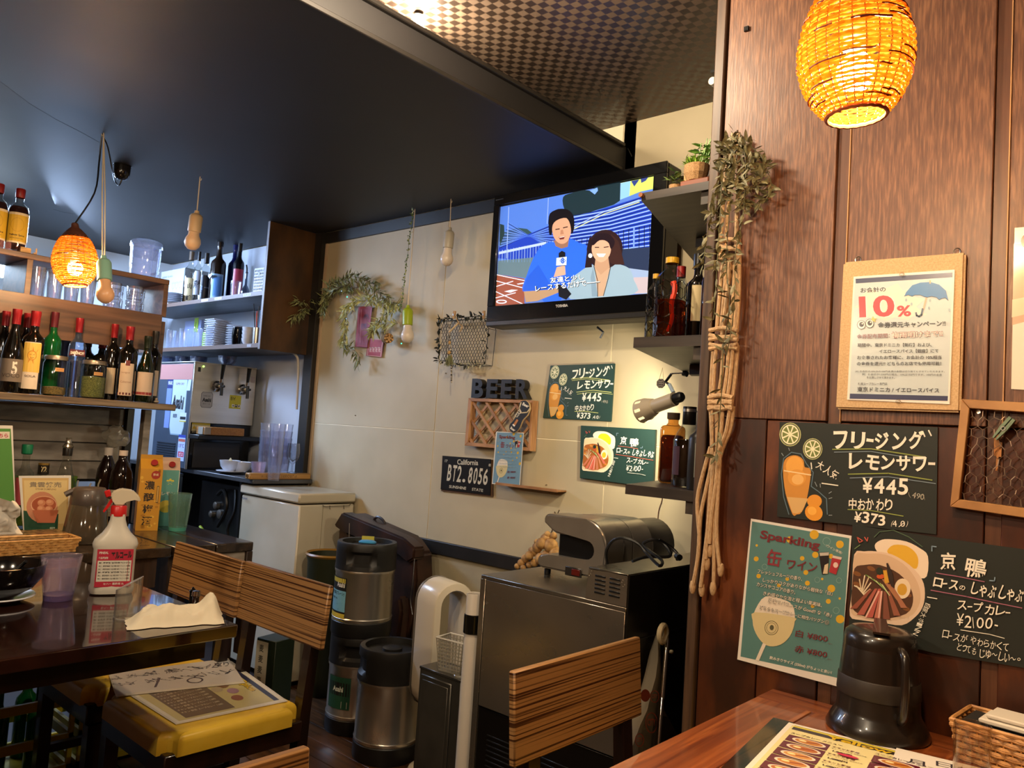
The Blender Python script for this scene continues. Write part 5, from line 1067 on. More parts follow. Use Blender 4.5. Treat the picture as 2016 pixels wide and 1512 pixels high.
# ------------------------------------------------------------------ stainless freezer and what stands on it
stl = NZ('brushed stainless', '#a59d90', '#b3ab9d', (3, 3, 5), .22, 5, metal=.9, r2=.34, bump=.02, bd=.0004); stt = NZ('worn stainless top', '#8a8478', '#aaa498', (5, 5, 5), .22, 4, metal=.95, r2=.38); bks = P('black steel side', '#100e0c', .35)
t = T('chest_freezer', 'stainless undercounter ice machine with a black side between wall and partition', 'ice machine', (-1.585, 1.70, 0))
B().b2(.0, .5, .012, .62, .02, .775).obj('body', bks, t); B().b2(0, .5, 0, .62, .775, .787, .002).obj('top', stt, t); B().b2(.022, .498, 0, .012, .42, .775, .001).obj('front_panel', stl, t); B().b2(0, .02, -.001, .012, .02, .776, .001).obj('side_flange', stl, t)
B().b2(.022, .498, .004, .012, .03, .415, .001).obj('lower_panel', P('dark steel panel', '#2c2824', .35, .8), t)
for i in range(2):
    for j in range(22): 
        x = .06+.2*i; B().b2(x, x+.15, .0015, .006, .05+.014*j, .055+.014*j, .001).obj('vent_slat', blkp, t) if j < 22 else 0
B().b2(.42, .455, .001, .006, .33, .36).obj('sticker', P('silver sticker', '#a8a090', .3), t)
b = B().prism([(.374, 0, .788), (.38, .0, .862), (.5, 0, .868), (.5, 0, .788)], (0, .6, 0)); b.obj('raised_housing', stl, t); B().b2(.38, .501, .0, .6, .864, .869, .001).obj('housing_top', stt, t); B().b2(.5, .504, .004, .615, .02, .866).obj('side_panel', bks, t); B().b2(.504, .507, .01, .61, .7, .703).obj('side_seam', blkp, t)
for i in range(5):
    for x in (.402, .447): B().b2(x, x+.033, -.0015, .002, .806+.0105*i, .811+.0105*i, .0008).obj('vent_slot', blkp, t)
b = B()
for x, z in ((.01, .71), (.03, .71), (.01, .52), (.03, .52), (.02, .46), (.385, .85), (.392, .862), (.485, .85), (.49, .84)): b.lathe([(.0035, 0), (.003, -.002), (0, -.0025)], 8, (x, -.001, z), (RAD(-90)+pi, 0, 0))
for y, z in ((.05, .66), (.06, .45), (.35, .78), (.1, .3)): b.lathe([(.004, 0), (.003, .002), (0, .0025)], 8, (.504, y, z), (0, RAD(90), 0))
b.obj('screw', steel, t, stuff=True)
gm_ = NZ('grey metallic plastic', '#8e867b', '#9a9287', (9, 9, 9), .28, 2, metal=.6, rnd=False); gdk = P('dark inside plastic', '#0d0c0b', .4)
t = T('kneading_machine', 'silver grey C shaped kitchen machine lying on the stainless ice machine', 'kitchen machine', (-1.52, 1.86, .788))
def arc(cx, cz, r, a0, a1, n=6): return [(cx+r*cos(a0+(a1-a0)*i/n), cz+r*sin(a0+(a1-a0)*i/n)) for i in range(n+1)]
# outline (x, z): open jaw on the left
out = arc(.046, .150, .02, RAD(200), RAD(90), 4)+arc(.185, .102, .068, RAD(90), 0, 8)+[(.253, .03)]+arc(.235, .02, .012, 0, RAD(-90), 3)+arc(.03, .028, .02, RAD(270), RAD(120), 6)+[(.055, .050)]+arc(.19, .083, .033, RAD(-90), RAD(90), 8)+[(.075, .116), (.06, .122)]
b = B().prism([(x, 0, z+.012) for x, z in out], (0, .1, 0)); bmesh.ops.bevel(b.bm, geom=[e for e in b.bm.edges if abs(e.verts[0].co.y-e.verts[1].co.y) < 1e-6], offset=.006, segments=3, affect='EDGES'); b.obj('frame', gm_, t)
sec = [(.06, .015), (.06, .166)]+arc(.178, .098, .07, RAD(88), 0, 8)+[(.248, .015)]
B().prism([(x, .04, z+.012) for x, z in sec], (0, .11, 0)).obj('housing', gm_, t); B().prism([(x*.99, .15, z+.012) for x, z in sec], (0, .006, 0)).obj('seam', gdk, t); B().prism([(x, .156, z+.011) for x, z in sec], (0, .1, 0)).obj('housing', gm_, t)
B().lathe([(0, 0), (.075, 0), (.078, .004), (.078, .13), (0, .13)], 28, (.178, .386, .094), (RAD(90), 0, 0)).obj('motor_cover', P('dark grey motor cover', '#37322d', .35, .3), t)
B().b2(.07, .2, .03, .042, .055, .125).obj('jaw_inside', gdk, t); B().b2(.145, .175, -.006, -.001, .018, .036, .001).obj('switch', P('dark red switch', '#5a1a14', .3), t); B().b2(.12, .18, -.004, 0, .014, .04, .002).obj('switch_plate', P('dark plate', '#2a2724', .3), t)
for x in (.03, .22): B().lathe([(.01, 0), (.01, .014)], 12, (x, .03, .0)).obj('foot', blkp, t)
t = T('power_cable', 'black power cable looped over the grey machine', 'cable', at(1250, 1100, 1, 1.83)); O = t.location
cz = lambda x, y, Y: at(900+x/2.842, 980+y/2.842, 1, Y)-O
B().tube(smooth([cz(840, 370, 1.84), cz(835, 300, 1.82), cz(870, 240, 1.81), cz(930, 225, 1.81), cz(1010, 255, 1.82), cz(1060, 310, 1.82), cz(1130, 380, 1.78), cz(1145, 350, 1.82), cz(1080, 300, 1.84), cz(1040, 260, 1.85), cz(1090, 235, 1.86), cz(1150, 255, 1.88), cz(1190, 300, 1.88), cz(1180, 330, 1.87), cz(1060, 330, 1.84), cz(980, 355, 1.8)], 5), .0042, 7).obj('cord', blkp, t)
B().tube(smooth([cz(1130, 235, 1.88), cz(1200, 280, 1.9), cz(1240, 325, 1.9), cz(1230, 345, 1.88)], 4), .0042, 7).obj('cord', blkp, t)
B().tube([cz(1230, 325, 1.9), cz(1245, 335, 1.89)], .009, 8).obj('plug', blkp, t)
t = T('power_cable', 'thin brown wire running down the cream wall from the lowest corner shelf', 'cable', at(1300, 990, 1, 2.39)); O = t.location
B().tube(smooth([at(1304, 965, 1, 2.396)-O, at(1303, 985, 1, 2.396)-O, at(1296, 1010, 1, 2.396)-O, at(1294, 1060, 1, 2.396)-O]), .0014, 5).obj('cord', P('brown wire', '#5a3a24', .5), t)
t = T('dried_root', 'lumpy tan dried bunch hanging on the wall behind the grey machine', 'dried root', at(1060, 1090, 1, 2.3)); O = t.location; rg = random.Random(9); b = B()
for x, y, r in [(1018, 1115, 8), (1026, 1108, 10), (1034, 1100, 11), (1042, 1094, 12), (1050, 1086, 13), (1058, 1078, 14), (1066, 1070, 15), (1075, 1062, 16), (1085, 1075, 20), (1030, 1118, 8), (1042, 1112, 9), (1052, 1108, 11), (1065, 1100, 16), (1078, 1098, 20), (1094, 1090, 18), (1090, 1055, 10), (1078, 1052, 9), (1045, 1083, 7), (1057, 1067, 8)]:
    p = at(x, y, 1, 2.31-.02*rg.random())-O; b.ball(p, wd(r, at(x, y, 1, 2.3))*.85, 9, (1, .7, .9))
b.obj('body', NZ('tan root skin', '#8a6434', '#c29658', (40, 40, 40), .7, 4, bump=.4), t)
B().tube([at(1093, 1030, 1, 2.33)-O, at(1095, 1018, 1, 2.33)-O, at(1092, 1008, 1, 2.33)-O], .002, 5).tube([at(1092, 1008, 1, 2.33)-O, at(1092, 1008, 1, 2.399)-O], .002, 5).tube([at(1060, 1078, 1, 2.31)-O, at(1060, 1078, 1, 2.399)-O], .004, 5).tube([at(1095, 1018, 1, 2.33)-O, at(1101, 1004, 1, 2.33)-O], .002, 5).tube([at(1093, 1030, 1, 2.33)-O, at(1085, 1050, 1, 2.32)-O], .003, 5).obj('twig', P('brown twig', '#4a3a26', .7), t)
# ------------------------------------------------------------------ kegs, bag, fan and bins on the floor
kst = NZ('keg steel', '#cbc4b7', '#d6cfc2', (4, 4, 4), .22, 4, metal=.93, r2=.36); kbl = P('black keg rubber', '#191817', .45)
def keg(label, x, y, z, h, r, rz=0):
    t = T('beer_keg', label, 'keg', (x, y, z), rz)
    B().lathe([(r*.9, h*.14), (r*.97, h*.16), (r*.985, h*.19), (r*.96, h*.2), (r*.96, h*.66), (r*.985, h*.68), (r*.99, h*.71), (r*.95, h*.73)], 40).obj('body', kst, t)
    B().lathe([(0, h*.02), (r*.8, h*.02), (r*.9, 0), (r*.96, 0), (r*.985, h*.02), (r*.985, h*.15), (r*.93, h*.17)], 40).obj('bottom_ring', kbl, t)
    b = B(); n = 48; zz_ = [h*.71, h*.76, h*.79, h*.885, h*.92, h*.985, h]
    def R_(i, k_):
        a = (i/n*2*pi) % pi; hole = abs(a-pi/2) < .42 and k_ in (3, 2)
        return r*(.86 if hole else (1.0, .985, .985, .985, .985, .98, .96)[k_])
    for i in range(n):
        for k_ in range(6):
            a0, a1 = 2*pi*i/n, 2*pi*(i+1)/n
            b.face([(R_(i, k_)*cos(a0), R_(i, k_)*sin(a0), zz_[k_]), (R_(i+1, k_)*cos(a1), R_(i+1, k_)*sin(a1), zz_[k_]), (R_(i+1, k_+1)*cos(a1), R_(i+1, k_+1)*sin(a1), zz_[k_+1]), (R_(i, k_+1)*cos(a0), R_(i, k_+1)*sin(a0), zz_[k_+1])])
    bmesh.ops.remove_doubles(b.bm, verts=b.bm.verts, dist=1e-5); b.lathe([(r*.96, h), (r*.82, h), (r*.8, h*.95), (0, h*.95)], 40); b.obj('top_ring', kbl, t)
    B().lathe([(0, h*.95), (r*.3, h*.95), (r*.3, h*.975), (r*.22, h*.985), (0, h*.985)], 20).obj('valve', kbl, t); return t
t1 = keg('steel keg with a blue label stacked on top of another keg', -2.54, 2.04, .372, .36, .122, RAD(42))
B().lathe([(0, .35), (.026, .35), (.028, .357), (.02, .363), (0, .364)], 20, sx=1.3).obj('valve_cap', P('sky blue cap', '#3f8fc0', .35), t1); B().b2(-.03, .02, .035, .04, .35, .374).obj('tag', P('yellow tag', '#b8b040', .5), t1)
def wrapped(t, r, draw, m=None, rz=0, name='label'):
    k = wrapcv(r); draw(k); o = k.obj(name, t, m or mattp); o.rotation_euler = (0, 0, rz); return o
def dk(k):
    k.rect(-.085, .09, .025, .225, '#14140f', 10); k.rect(-.085, .095, .025, .175, '#6fa8c0', 10); k.rect(-.08, .205, .02, .222, '#b8a83c', 8); k.text('Asahi', -.03, .188, .018, .188, .02, '#d8d6cc', .03); k.text('炭酸飲料(プレーン)', -.075, .155, .018, .155, .016, '#1c2c34', .02); k.text('内容量 10L', -.07, .14, -.02, .14, .008, '#1c2c34', .01)
    k.rect(-.085, .06, .025, .088, '#c9b23c', 8); k.rect(-.06, .1, -.01, .106, '#3c5c6c'); k.rect(-.075, .12, -.02, .124, '#3c5c6c')
wrapped(t1, .1185, dk, rz=RAD(-38))
t3 = keg('lower steel keg with a dark green label carrying the stacked keg', -2.54, 2.04, 0, .372, .118, RAD(40))
wrapped(t3, .1145, lambda k: (k.rect(-.07, .1, .04, .22, '#1c4a34', 10), k.rect(-.065, .15, .035, .2, '#12140f', 8), k.text('Asahi', -.04, .165, .01, .165, .02, '#c9cfc0', .03), k.rect(.005, .105, .03, .13, '#b8b4a8')), rz=RAD(-20))
t2 = keg('front steel keg with a black top standing on the floor beside the fan', -2.255, 1.965, 0, .395, .122, RAD(-28))
# bag
lea = NZ('brown bag leather', '#1c110c', '#3a2218', (9, 9, 9), .38, 5, bump=.25, bd=.003)
t = T('leather_bag', 'dark brown leather bag hanging behind the stacked kegs', 'bag', at(745, 1050, 1, 2.3)); O = V(t.location)
gp = lambda x, y, Y=2.3: at(x, y, 1, Y)-O
def puff(pts, Y0, Y1, bev, seg=2):
    b = B().prism([(p.x, Y0-O.y, p.z) for p in [at(x, y, 1, 2.25) - O for x, y in pts]], (0, Y1-Y0, 0)); bmesh.ops.bevel(b.bm, geom=b.bm.edges[:], offset=bev, segments=seg, affect='EDGES'); return b
puff([(672, 1030), (690, 1010), (800, 1058), (822, 1090), (824, 1150), (812, 1205), (806, 1290), (668, 1290), (664, 1120)], 2.235, 2.34, .012).obj('body', lea, t)
puff([(668, 1034), (684, 1008), (806, 1058), (828, 1078), (826, 1100), (812, 1108), (798, 1086), (690, 1050)], 2.215, 2.28, .008).obj('flap', lea, t)
puff([(742, 1215), (808, 1170), (812, 1200), (802, 1280), (745, 1280)], 2.19, 2.245, .012).obj('pocket', lea, t)
B().tube(smooth([gp(730, 1030), gp(742, 1018), gp(754, 1024), gp(762, 1040), gp(770, 1046)]), .006, 6).obj('handle', lea, t)
B().tube(smooth([gp(816, 1100, 2.19), gp(812, 1150, 2.18), gp(808, 1180, 2.18), gp(812, 1210, 2.18)]), .0018, 5).obj('zipper', steel, t); B().tube([gp(688, 1030, 2.18), gp(687, 1075, 2.18)], .0018, 5).obj('buckle', steel, t)
# bucket, paper box
t = T('mustard_bucket', 'mustard rimmed dark bucket standing behind the kegs', 'bucket', (-2.955, 2.17, 0))
B().lathe([(0, 0), (.08, 0), (.1, .58), (.107, .6), (.107, .61), (.097, .61), (.09, .5), (0, .5)], 28).obj('shell', P('dark green bucket', '#262a18', .5), t); B().lathe([(.107, .602), (.113, .61), (.107, .617), (.099, .61)], 28).obj('rim', P('mustard rim', '#8a6420', .4), t)
B().tube([(.12, 0, .6), (.13, -.03, .52), (.13, -.06, .45)], .004, 6).obj('handle', P('mustard rim', '#8a6420', .4), t)
p = at(600, 1420, 1, 1.98); t = T('upright_carton', 'narrow green and white printed carton standing behind the yellow chair', 'carton', (-2.70, 1.80, 0), RAD(12))
B().b2(-.05, .05, -.1, .0, 0, .36, .002).obj('box', P('dark green carton', '#1a2616', .5), t)
k = Cv(None, lambda u, v, l: (u, -.1-l, v)); k.rect(-.05, -.005, .012, .35, '#c9c0a8'); 
for i in range(5): k.text('麦', -.035, .31-.04*i, -.01, .31-.04*i, .028, '#3c3a30', .02, 0)
k.rect(-.05, -.005, .012, .08, '#b8963a'); k.obj('print', t, mattp)
# loop fan
wpl = P('white fan plastic', '#cfc3ae', .22, coat=.3); t = T('bladeless_fan', 'white bladeless loop fan standing on the floor by the ice machine', 'fan', (-2.03, 2.0, 0), RAD(74))
def fanring(w_, zlo, zhi, th, dp, y0=0):
    """tall narrow loop: legs at +-w_, rounded on top, closed below"""
    path = [(-w_, zlo)]+[(-w_, zlo+(zhi-w_-zlo)*i/4) for i in range(1, 5)]+[(w_*cos(a), zhi-w_+w_*sin(a)) for a in [pi-pi*i/12 for i in range(1, 12)]]+[(w_, zhi-w_-(zhi-w_-zlo)*i/4) for i in range(5)]+[(w_*cos(a), zlo+w_*sin(a)) for a in [-pi*i/8 for i in range(1, 8)]]
    b = B(); n = len(path); rings = []
    for i in range(n):
        p = V(path[i]); tn = (V(path[(i+1) % n])-V(path[i-1])).normalized(); nm = V((-tn.y, tn.x)); sec_ = [(-th/2, -dp/2+.008), (-th/2+.004, -dp/2), (th/2-.004, -dp/2+.004), (th/2, -dp/2+.012), (th/2-.002, dp/2-.01), (0, dp/2), (-th/2, dp/2-.012)]
        rings.append([b.bm.verts.new((p.x+nm.x*a, y0+c, p.y+nm.y*a)) for a, c in sec_])
    for i in range(n):
        a, c = rings[i], rings[(i+1) % n]
        for j in range(7): b.bm.faces.new((a[j], a[(j+1) % 7], c[(j+1) % 7], c[j]))
    return b
fanring(.066, .29, .655, .03, .15).obj('loop', wpl, t); fanring(.071, .287, .66, .02, .014, .072).obj('back_strip', P('grey strip', '#7d7468', .3, .4), t)
B().lathe([(0, .02), (.052, .02), (.054, .03), (.054, .2), (.056, .21), (.05, .225), (.044, .25), (0, .27)], 28).obj('base_column', wpl, t); B().lathe([(0, 0), (.09, 0), (.095, .006), (.09, .014), (.055, .022), (0, .022)], 32).obj('foot', wpl, t)
wrapped(t, .0543, lambda k: (k.rect(-.045, .1, -.008, .135, '#7a664a', 3), k.rect(-.004, .1, .035, .135, '#4a3c2a', 3)), rz=RAD(-10), name='sticker')
# narrow grey bin and what stands on it
gmt = NZ('dull pewter paint', '#45423c', '#57534b', (6, 6, 6), .32, 3, metal=.6); t = T('narrow_bin', 'narrow pewter grey cabinet bin beside the white pole', 'bin', (-1.862, 1.742, 0))
B().b2(0, .185, 0, .1, 0, .45, .003).obj('body', gmt, t); B().b2(.012, .15, -.006, 0, .02, .432, .004).obj('door', gmt, t); B().b2(.024, .138, -.0085, -.006, .034, .418, .003).obj('door_inset', gmt, t); B().b2(-.001, .186, -.001, .101, .444, .452, .001).obj('lid', NZ('pewter lid', '#4a4742', '#625e56', (6, 6, 6), .25, 3, metal=.7), t)
mlk = thin('milky plastic', '#eeeae0', .15, .8, .42, '#d8d2c4'); t = T('lattice_basket', 'small white lattice plastic basket on top of the narrow grey bin', 'basket', (-1.755, 1.79, .4525), RAD(8))
b = B(); bw, bd_, bh = .052, .036, .1
for s_ in (0, 1):
    for sd_ in (-1, 1):
        L_ = (bw, bd_)[s_]; D_ = (bd_, bw)[s_]
        for i in range(9):
            u = -1+2*i/8; f0, f1 = .8, 1.0
            p0 = (u*L_*f0, sd_*D_*f0, .004); p1 = (u*L_*f1, sd_*D_*f1, bh)
            if s_: p0, p1 = (p0[1], p0[0], p0[2]), (p1[1], p1[0], p1[2])
            b.tube([p0, p1], .0017, 4, cap=False)
        for j in range(8):
            z = .012+j*.0108; f = .8+.2*z/bh; q = [(-L_*f, sd_*D_*f, z), (L_*f, sd_*D_*f, z)]
            if s_: q = [(y, x, z_) for x, y, z_ in q]
            b.tube(q, .0017, 4, cap=False)
b.obj('lattice', mlk, t, stuff=True); B().b2(-bw*.8, bw*.8, -bd_*.8, bd_*.8, 0, .005).obj('bottom', mlk, t); b = B().tube([(-bw, -bd_, bh), (bw, -bd_, bh), (bw, bd_, bh), (-bw, bd_, bh)], .003, 5, True); b.obj('rim', P('white plastic rim', '#cfc8ba', .4), t)
clr = thin('clear pet', '#f0efe8', .04, 1.5)
PET = [(0, .004), (.024, 0), (.031, .006), (.032, .02), (.030, .05), (.032, .07), (.032, .13), (.029, .155), (.018, .18), (.0125, .19), (.0125, .2)]
t = T('pet_bottle', 'empty clear bottle with a red cap standing on the narrow bin behind the basket', 'bottle', (-1.722, 1.812, .4545)); t.location = (-1.775, 1.9, .43)
B().lathe(PET, 20).obj('body', clr, t); B().lathe([(.0145, .192), (.0145, .212), (.013, .214), (0, .214)], 16).obj('cap', redc, t)
t0 = T('low_shelf_box', 'small dark box hidden behind the narrow bin under the clear bottle', 'box', (-1.775, 1.9, 0)); B().b2(-.05, .05, -.045, .06, 0, .4295, .002).obj('box', P('dark carton', '#2a231c', .6), t0); B().b2(-.051, .051, -.046, .061, .41, .42).obj('lid_edge', P('dark carton', '#2a231c', .6), t0)
t = T('jar_lid', 'small clear plastic lid lying on the narrow grey bin', 'lid', (-1.703, 1.762, .4525)); B().lathe([(.019, 0), (.02, .006), (.018, .008), (.0175, .002), (0, .002)], 20).obj('rim', mlk, t); B().lathe([(.0185, .0082), (.0195, .009)], 20).obj('lip', mlk, t)
t = T('white_pole_bin', 'slim white pole with a black band standing against the ice machine', 'pole', (-1.622, 1.717, 0)); B().lathe([(0, 0), (.0235, 0), (.0235, .722), (.0225, .724), (.0205, .722), (.0205, .6), (0, .6)], 28).obj('tube', P('white enamel', '#c4bcb0', .35), t); B().lathe([(.0245, .608), (.027, .61), (.027, .662), (.0245, .664)], 28).obj('band', P('gloss black band', '#12110e', .15), t)
# plastic bag and chrome pole at the side of the ice machine
t = T('plastic_bag', 'thin white plastic bag with red oval prints beside the black machine side', 'bag', at(1300, 1250, 0, -1.06)); O = V(t.location)
zb_ = lambda x, y, X=-1.055: at(1200+x/4.844, 1200+y/4.846, 0, X)
b = B(); L1 = [(440, 240), (380, 420), (340, 600), (290, 790), (240, 900), (135, 1090), (110, 1460), (108, 1600)]; L2 = [(462, 300), (462, 480), (440, 650), (400, 790), (360, 960), (290, 1110), (210, 1330), (150, 1600)]; L3 = [(470, 300), (488, 615), (492, 640), (470, 850), (470, 1000), (450, 1150), (420, 1300), (330, 1600)]; L4 = [(480, 300), (500, 640), (505, 700), (520, 960), (560, 1030), (640, 1180), (660, 1300), (680, 1600)]
rows = [[zb_(*L1[i], -1.07)-O, zb_(*L2[i], -1.03)-O, zb_(*L3[i], -1.065)-O, zb_(*L4[i], -1.05)-O] for i in range(8)]
vv = [[b.bm.verts.new(p) for p in r] for r in rows]
for i in range(7):
    for j in range(3): b.bm.faces.new((vv[i][j], vv[i][j+1], vv[i+1][j+1], vv[i+1][j]))
bagm = thin('white bag film', '#d8d0c0', .3, .4, .62, '#b8ab94'); b.obj('film', bagm, t)
def cvX(O, X, zf): 
    k = Cv(lambda x, y: ((zf(x, y, X)-O).y, (zf(x, y, X)-O).z), None, -1); k.mp = lambda u, v, l: (X-O.x+l, u, v); return k
k = cvX(O, -1.02, zb_); 
for cx, cy, rx, ry in ((430, 830, 42, 55), (400, 1080, 55, 95), (285, 1245, 40, 60)): k.ring(cx, cy, rx, ry, 9, '#a8503c', 16); k.text('CITY', cx-rx*.7, cy+ry*.3, cx+rx*.7, cy+ry*.3, ry*.7, '#a8503c', .02)
k.ell(340, 820, 45, 60, '#8a3c2a'); k.obj('print', t, colmat('bag print', .5))
t = T('chrome_pole', 'chrome folding pole with a cream grip leaning on the side of the ice machine', 'pole', zb_(510, 1290, -1.0)); O = V(t.location)
B().tube([zb_(553, 270, -1.03)-O, zb_(505, 850, -1.01)-O], .0062, 10).obj('pole_upper', P('chrome', '#b5b0a8', .12, 1), t); B().tube([zb_(503, 845, -1.01)-O, zb_(470, 1290, -.99)-O, zb_(440, 1700, -.98)-O], .0048, 10).obj('pole_lower', P('chrome', '#b5b0a8', .12, 1), t)
b = B(); c_ = zb_(508, 232, -1.03)-O; ring_ = [c_+V((.0, .017*cos(a), .021*sin(a))) for a in [2*pi*i/16 for i in range(16)]]; b.tube(ring_, .0075, 8, True).obj('grip', P('cream grip', '#a89a7c', .5), t); B().ball(zb_(590, 405, -1.05)-O, .006, 8).obj('knob', P('cream grip', '#a89a7c', .5), t)
# ------------------------------------------------------------------ kitchen corner
wpb = P('white enamel', '#c4bcb0', .35)
t = T('ice_bin', 'white lidded freezer box standing in the corner under the dark counter', 'freezer', (-3.59, 2.07, 0))
wfz = NZ('yellowed white enamel', '#b3a890', '#c4bba6', (3, 3, 3), .3, 3, coat=.3)
B().b2(0, .505, .004, .31, .02, .815, .006).obj('body', wfz, t); B().b2(-.006, .511, -.006, .315, .822, .868, .008).obj('lid', wfz, t); B().b2(.5052, .5058, .13, .132, .02, .81).obj('panel_seam', P('seam shade', '#8a8068', .5), t)
b = B().tube([(.514, .12, .815), (.516, .13, .808), (.516, .27, .808), (.514, .28, .815)], .0015, 5)
for y in (.16, .24): b.tube([(.516, y, .812), (.518, y, .795), (.514, y+.006, .795)], .0015, 5)
b.obj('latch_wire', P('dark wire', '#4a4234', .4, .6), t); k = Cv(None, lambda u, v, l: (u, -.006-l, v)); k.text('ASAHI', .02, .795, .07, .795, .012, '#4a5468', .02); k.mp = lambda u, v, l: (u, .004-l, v); k.obj('print', t, mattp)
# counter slab + wooden baton
stg = NZ('grey stainless slab', '#4a4c50', '#5c5e62', (4, 4, 4), .35, 3, metal=.6)
t = T('kitchen_counter', 'dark steel kitchen counter carrying the beer dispenser', 'counter', (-4.9, 2.05, 0)); B().b2(0, 1.44, 0, .34, .878, .9, .002).obj('top', stg, t); B().b2(0, .02, .02, .33, 0, .878).obj('side', bks, t); B().b2(.02, 1.25, .3, .33, 0, .878).obj('back_panel', bks, t); B().b2(1.27, 1.29, .03, .33, 0, .878).obj('side', bks, t)
t = T('wooden_box_rail', 'long narrow wooden box lying on the counter edge before the glass stacks', 'box', (-3.50, 2.03, .9005), RAD(0)); wbx = NZ('stamped box wood', '#8a6330', '#b5884a', (60, 5, 60), .5, 3)
B().b2(0, .045, 0, .345, 0, .03, .004).obj('box', wbx, t); B().lathe([(0, -.001), (.008, -.001), (.008, .004)], 14, (.0225, 0, .015), (RAD(90), 0, 0)).obj('end_hole', blkp, t)
k = Cv(None, lambda u, v, l: (.045+l, u, v)); k.hand('木 ChouetteBoard', .06, .009, .26, .009, .013, '#5a4020', .0); k.obj('print', t, mattp)
def onk(px, py, Y, z=.901): return V((at(px, py, 1, Y).x, Y, z))
tum = thin('clear tumbler', '#fafbff', .03, 1.3, .05, '#e0e4f0'); pur = thin('purple tumbler plastic', '#f6f0fb', .05, 1.5, .13, '#e6dcf0')
def tumbler(t, r0, r1, h, m, z0=0, name='glass', seg=20): return B().lathe([(0, z0+.004), (r0*.95, z0+.004), (r0, z0), (r1, z0+h), (r1*.96, z0+h), (r0*.93, z0+.008)], seg).obj(name, m, t)
rg = random.Random(21)
for i, (px, Y) in enumerate(((520, 2.2), (540, 2.12), (556, 2.26))):
    p = onk(px, 925, Y); 
    for j in range(5):
        t = T('stacked_glass', 'clear ribbed glass, %s in the %s glass stack by the dark post' % (ORD[j] if j < 4 else 'topmost', ('left', 'middle', 'right')[i]), 'glass', p+V((0, 0, .036*j)), 0, 'glasses stacked on the kitchen counter'); tumbler(t, .026, .037, .13, tum)
        b = B(); 
        for a in range(14): q = 2*pi*a/14; b.tube([(.0268*cos(q), .0268*sin(q), .004), (.0345*cos(q), .0345*sin(q), .09)], .0007, 3, cap=False)
        b.obj('rib', tum, t, stuff=True)
p = V((-3.478, 2.14, .931)); t = T('beer_goblet', 'stemmed clear beer glass standing on the wooden box at the post', 'glass', at(574, 934, 0, -3.478)); t.location.z = .931
B().lathe([(0, .003), (.026, 0), (.026, .002), (.006, .008), (.0042, .03), (.005, .045), (.02, .058), (.031, .08), (.034, .105), (.029, .15), (.0275, .15), (.032, .105), (.029, .08), (0, .056)], 28).obj('glass', thin('bright clear glass', '#eef0f4', .02, 2.2), t); B().lathe([(.0285, .149), (.0292, .151), (.0278, .151)], 28).obj('rim', tum, t)
p = onk(508, 928, 2.1); t = T('purple_tumbler', 'pale purple plastic tumbler on the kitchen counter beside the white bowls', 'cup', p); tumbler(t, .026, .037, .082, pur); B().lathe([(0, .002), (.0262, .002), (.0268, .022), (0, .022)], 20).obj('base', pur, t)
wce = P('white glazed china', '#c9ccd4', .25, coat=.4)
t = T('saucer', 'white saucer under the white bowls on the kitchen counter', 'plate', onk(455, 928, 2.12)); B().lathe([(0, 0), (.04, 0), (.075, .014), (.074, .017), (.04, .005), (0, .005)], 30).obj('dish', wce, t); B().lathe([(.038, -.0), (.04, .002), (.036, .002)], 30).obj('foot', wce, t)
for i, (dx, lb) in enumerate(((-.02, 'white bowl resting on the saucer below the rattan box'), (.042, 'white bowl half hidden behind the front bowl on the counter'))):
    t = T('white_bowl', lb, 'bowl', onk(455, 928, 2.12+.06*i)+V((dx+.06*i, 0, .006 if i == 0 else .0)))
    B().lathe([(0, .0), (.02, 0), (.024, .004), (.045, .03), (.052, .062), (.05, .062), (.042, .03), (0, .008)], 30).obj('bowl', wce, t); 
    if i == 0: B().prism([(-.02, 0, .055), (0, 0, .075), (.02, 0, .058)], (0, .004, 0)).obj('paper', paper, t)
# dispenser
bsd = NZ('blue grey cabinet paint', '#36404e', '#3f4a5a', (4, 4, 4), .4, 3); dst = NZ('dispenser steel', '#c0bab0', '#cec8be', (2, 2, 30), .3, 3, metal=.9, r2=.36)
t = T('beer_dispenser', 'stainless beer dispenser with two black taps in the kitchen corner', 'beer dispenser', (-4.071, 2.012, .9005))
B().b2(-.42, -.012, 0, .365, .0, .57, .004).obj('cabinet', bsd, t); B().b2(-.012, 0, -.002, .367, .25, .572, .002).obj('front_panel', dst, t); B().b2(-.42, .0, -.001, .366, .571, .58, .002).obj('top_panel', dst, t); B().b2(-.01, .004, -.004, .006, .0, .57, .002).obj('corner_strip', dst, t)
B().b2(-.012, .0, .01, .36, .0, .25, .003).obj('lower_recess', P('dark oven glass', '#0c0b0b', .12), t); B().b2(-.01, .11, -.0, .37, .165, .19, .004).obj('drip_tray', blkp, t); B().b2(.0, .004, .03, .3, .01, .15, .002).obj('inner_frame', P('dark frame', '#2a2620', .4), t)
for y, z in ((.13, .455), (.285, .45)):
    o = B().lathe([(.018, 0), (.028, .006), (.03, .014), (.022, .02)], 20, (0, y, z), (0, RAD(90), 0)).tube([(.015, y, z), (.06, y, z)], .012, 10).obj('tap', P('chrome', '#b5b0a8', .12, 1), t)
    B().tube([(.06, y, z+.02), (.062, y, z-.005), (.063, y, z-.05)], .0085, 10).ball((.085, y, z), .007, 8).tube([(.06, y, z), (.085, y, z)], .004, 8).obj('spout', blkp, t); B().tube([(.05, y, z+.015), (.052, y, z+.04)], .0095, 10).obj('collar', P('chrome', '#b5b0a8', .12, 1), t); B().tube([(.052, y, z+.04), (.06, y, z+.12)], .008, 10, r1=.0125).obj('tap_handle', P('gloss black band', '#12110e', .15), t)
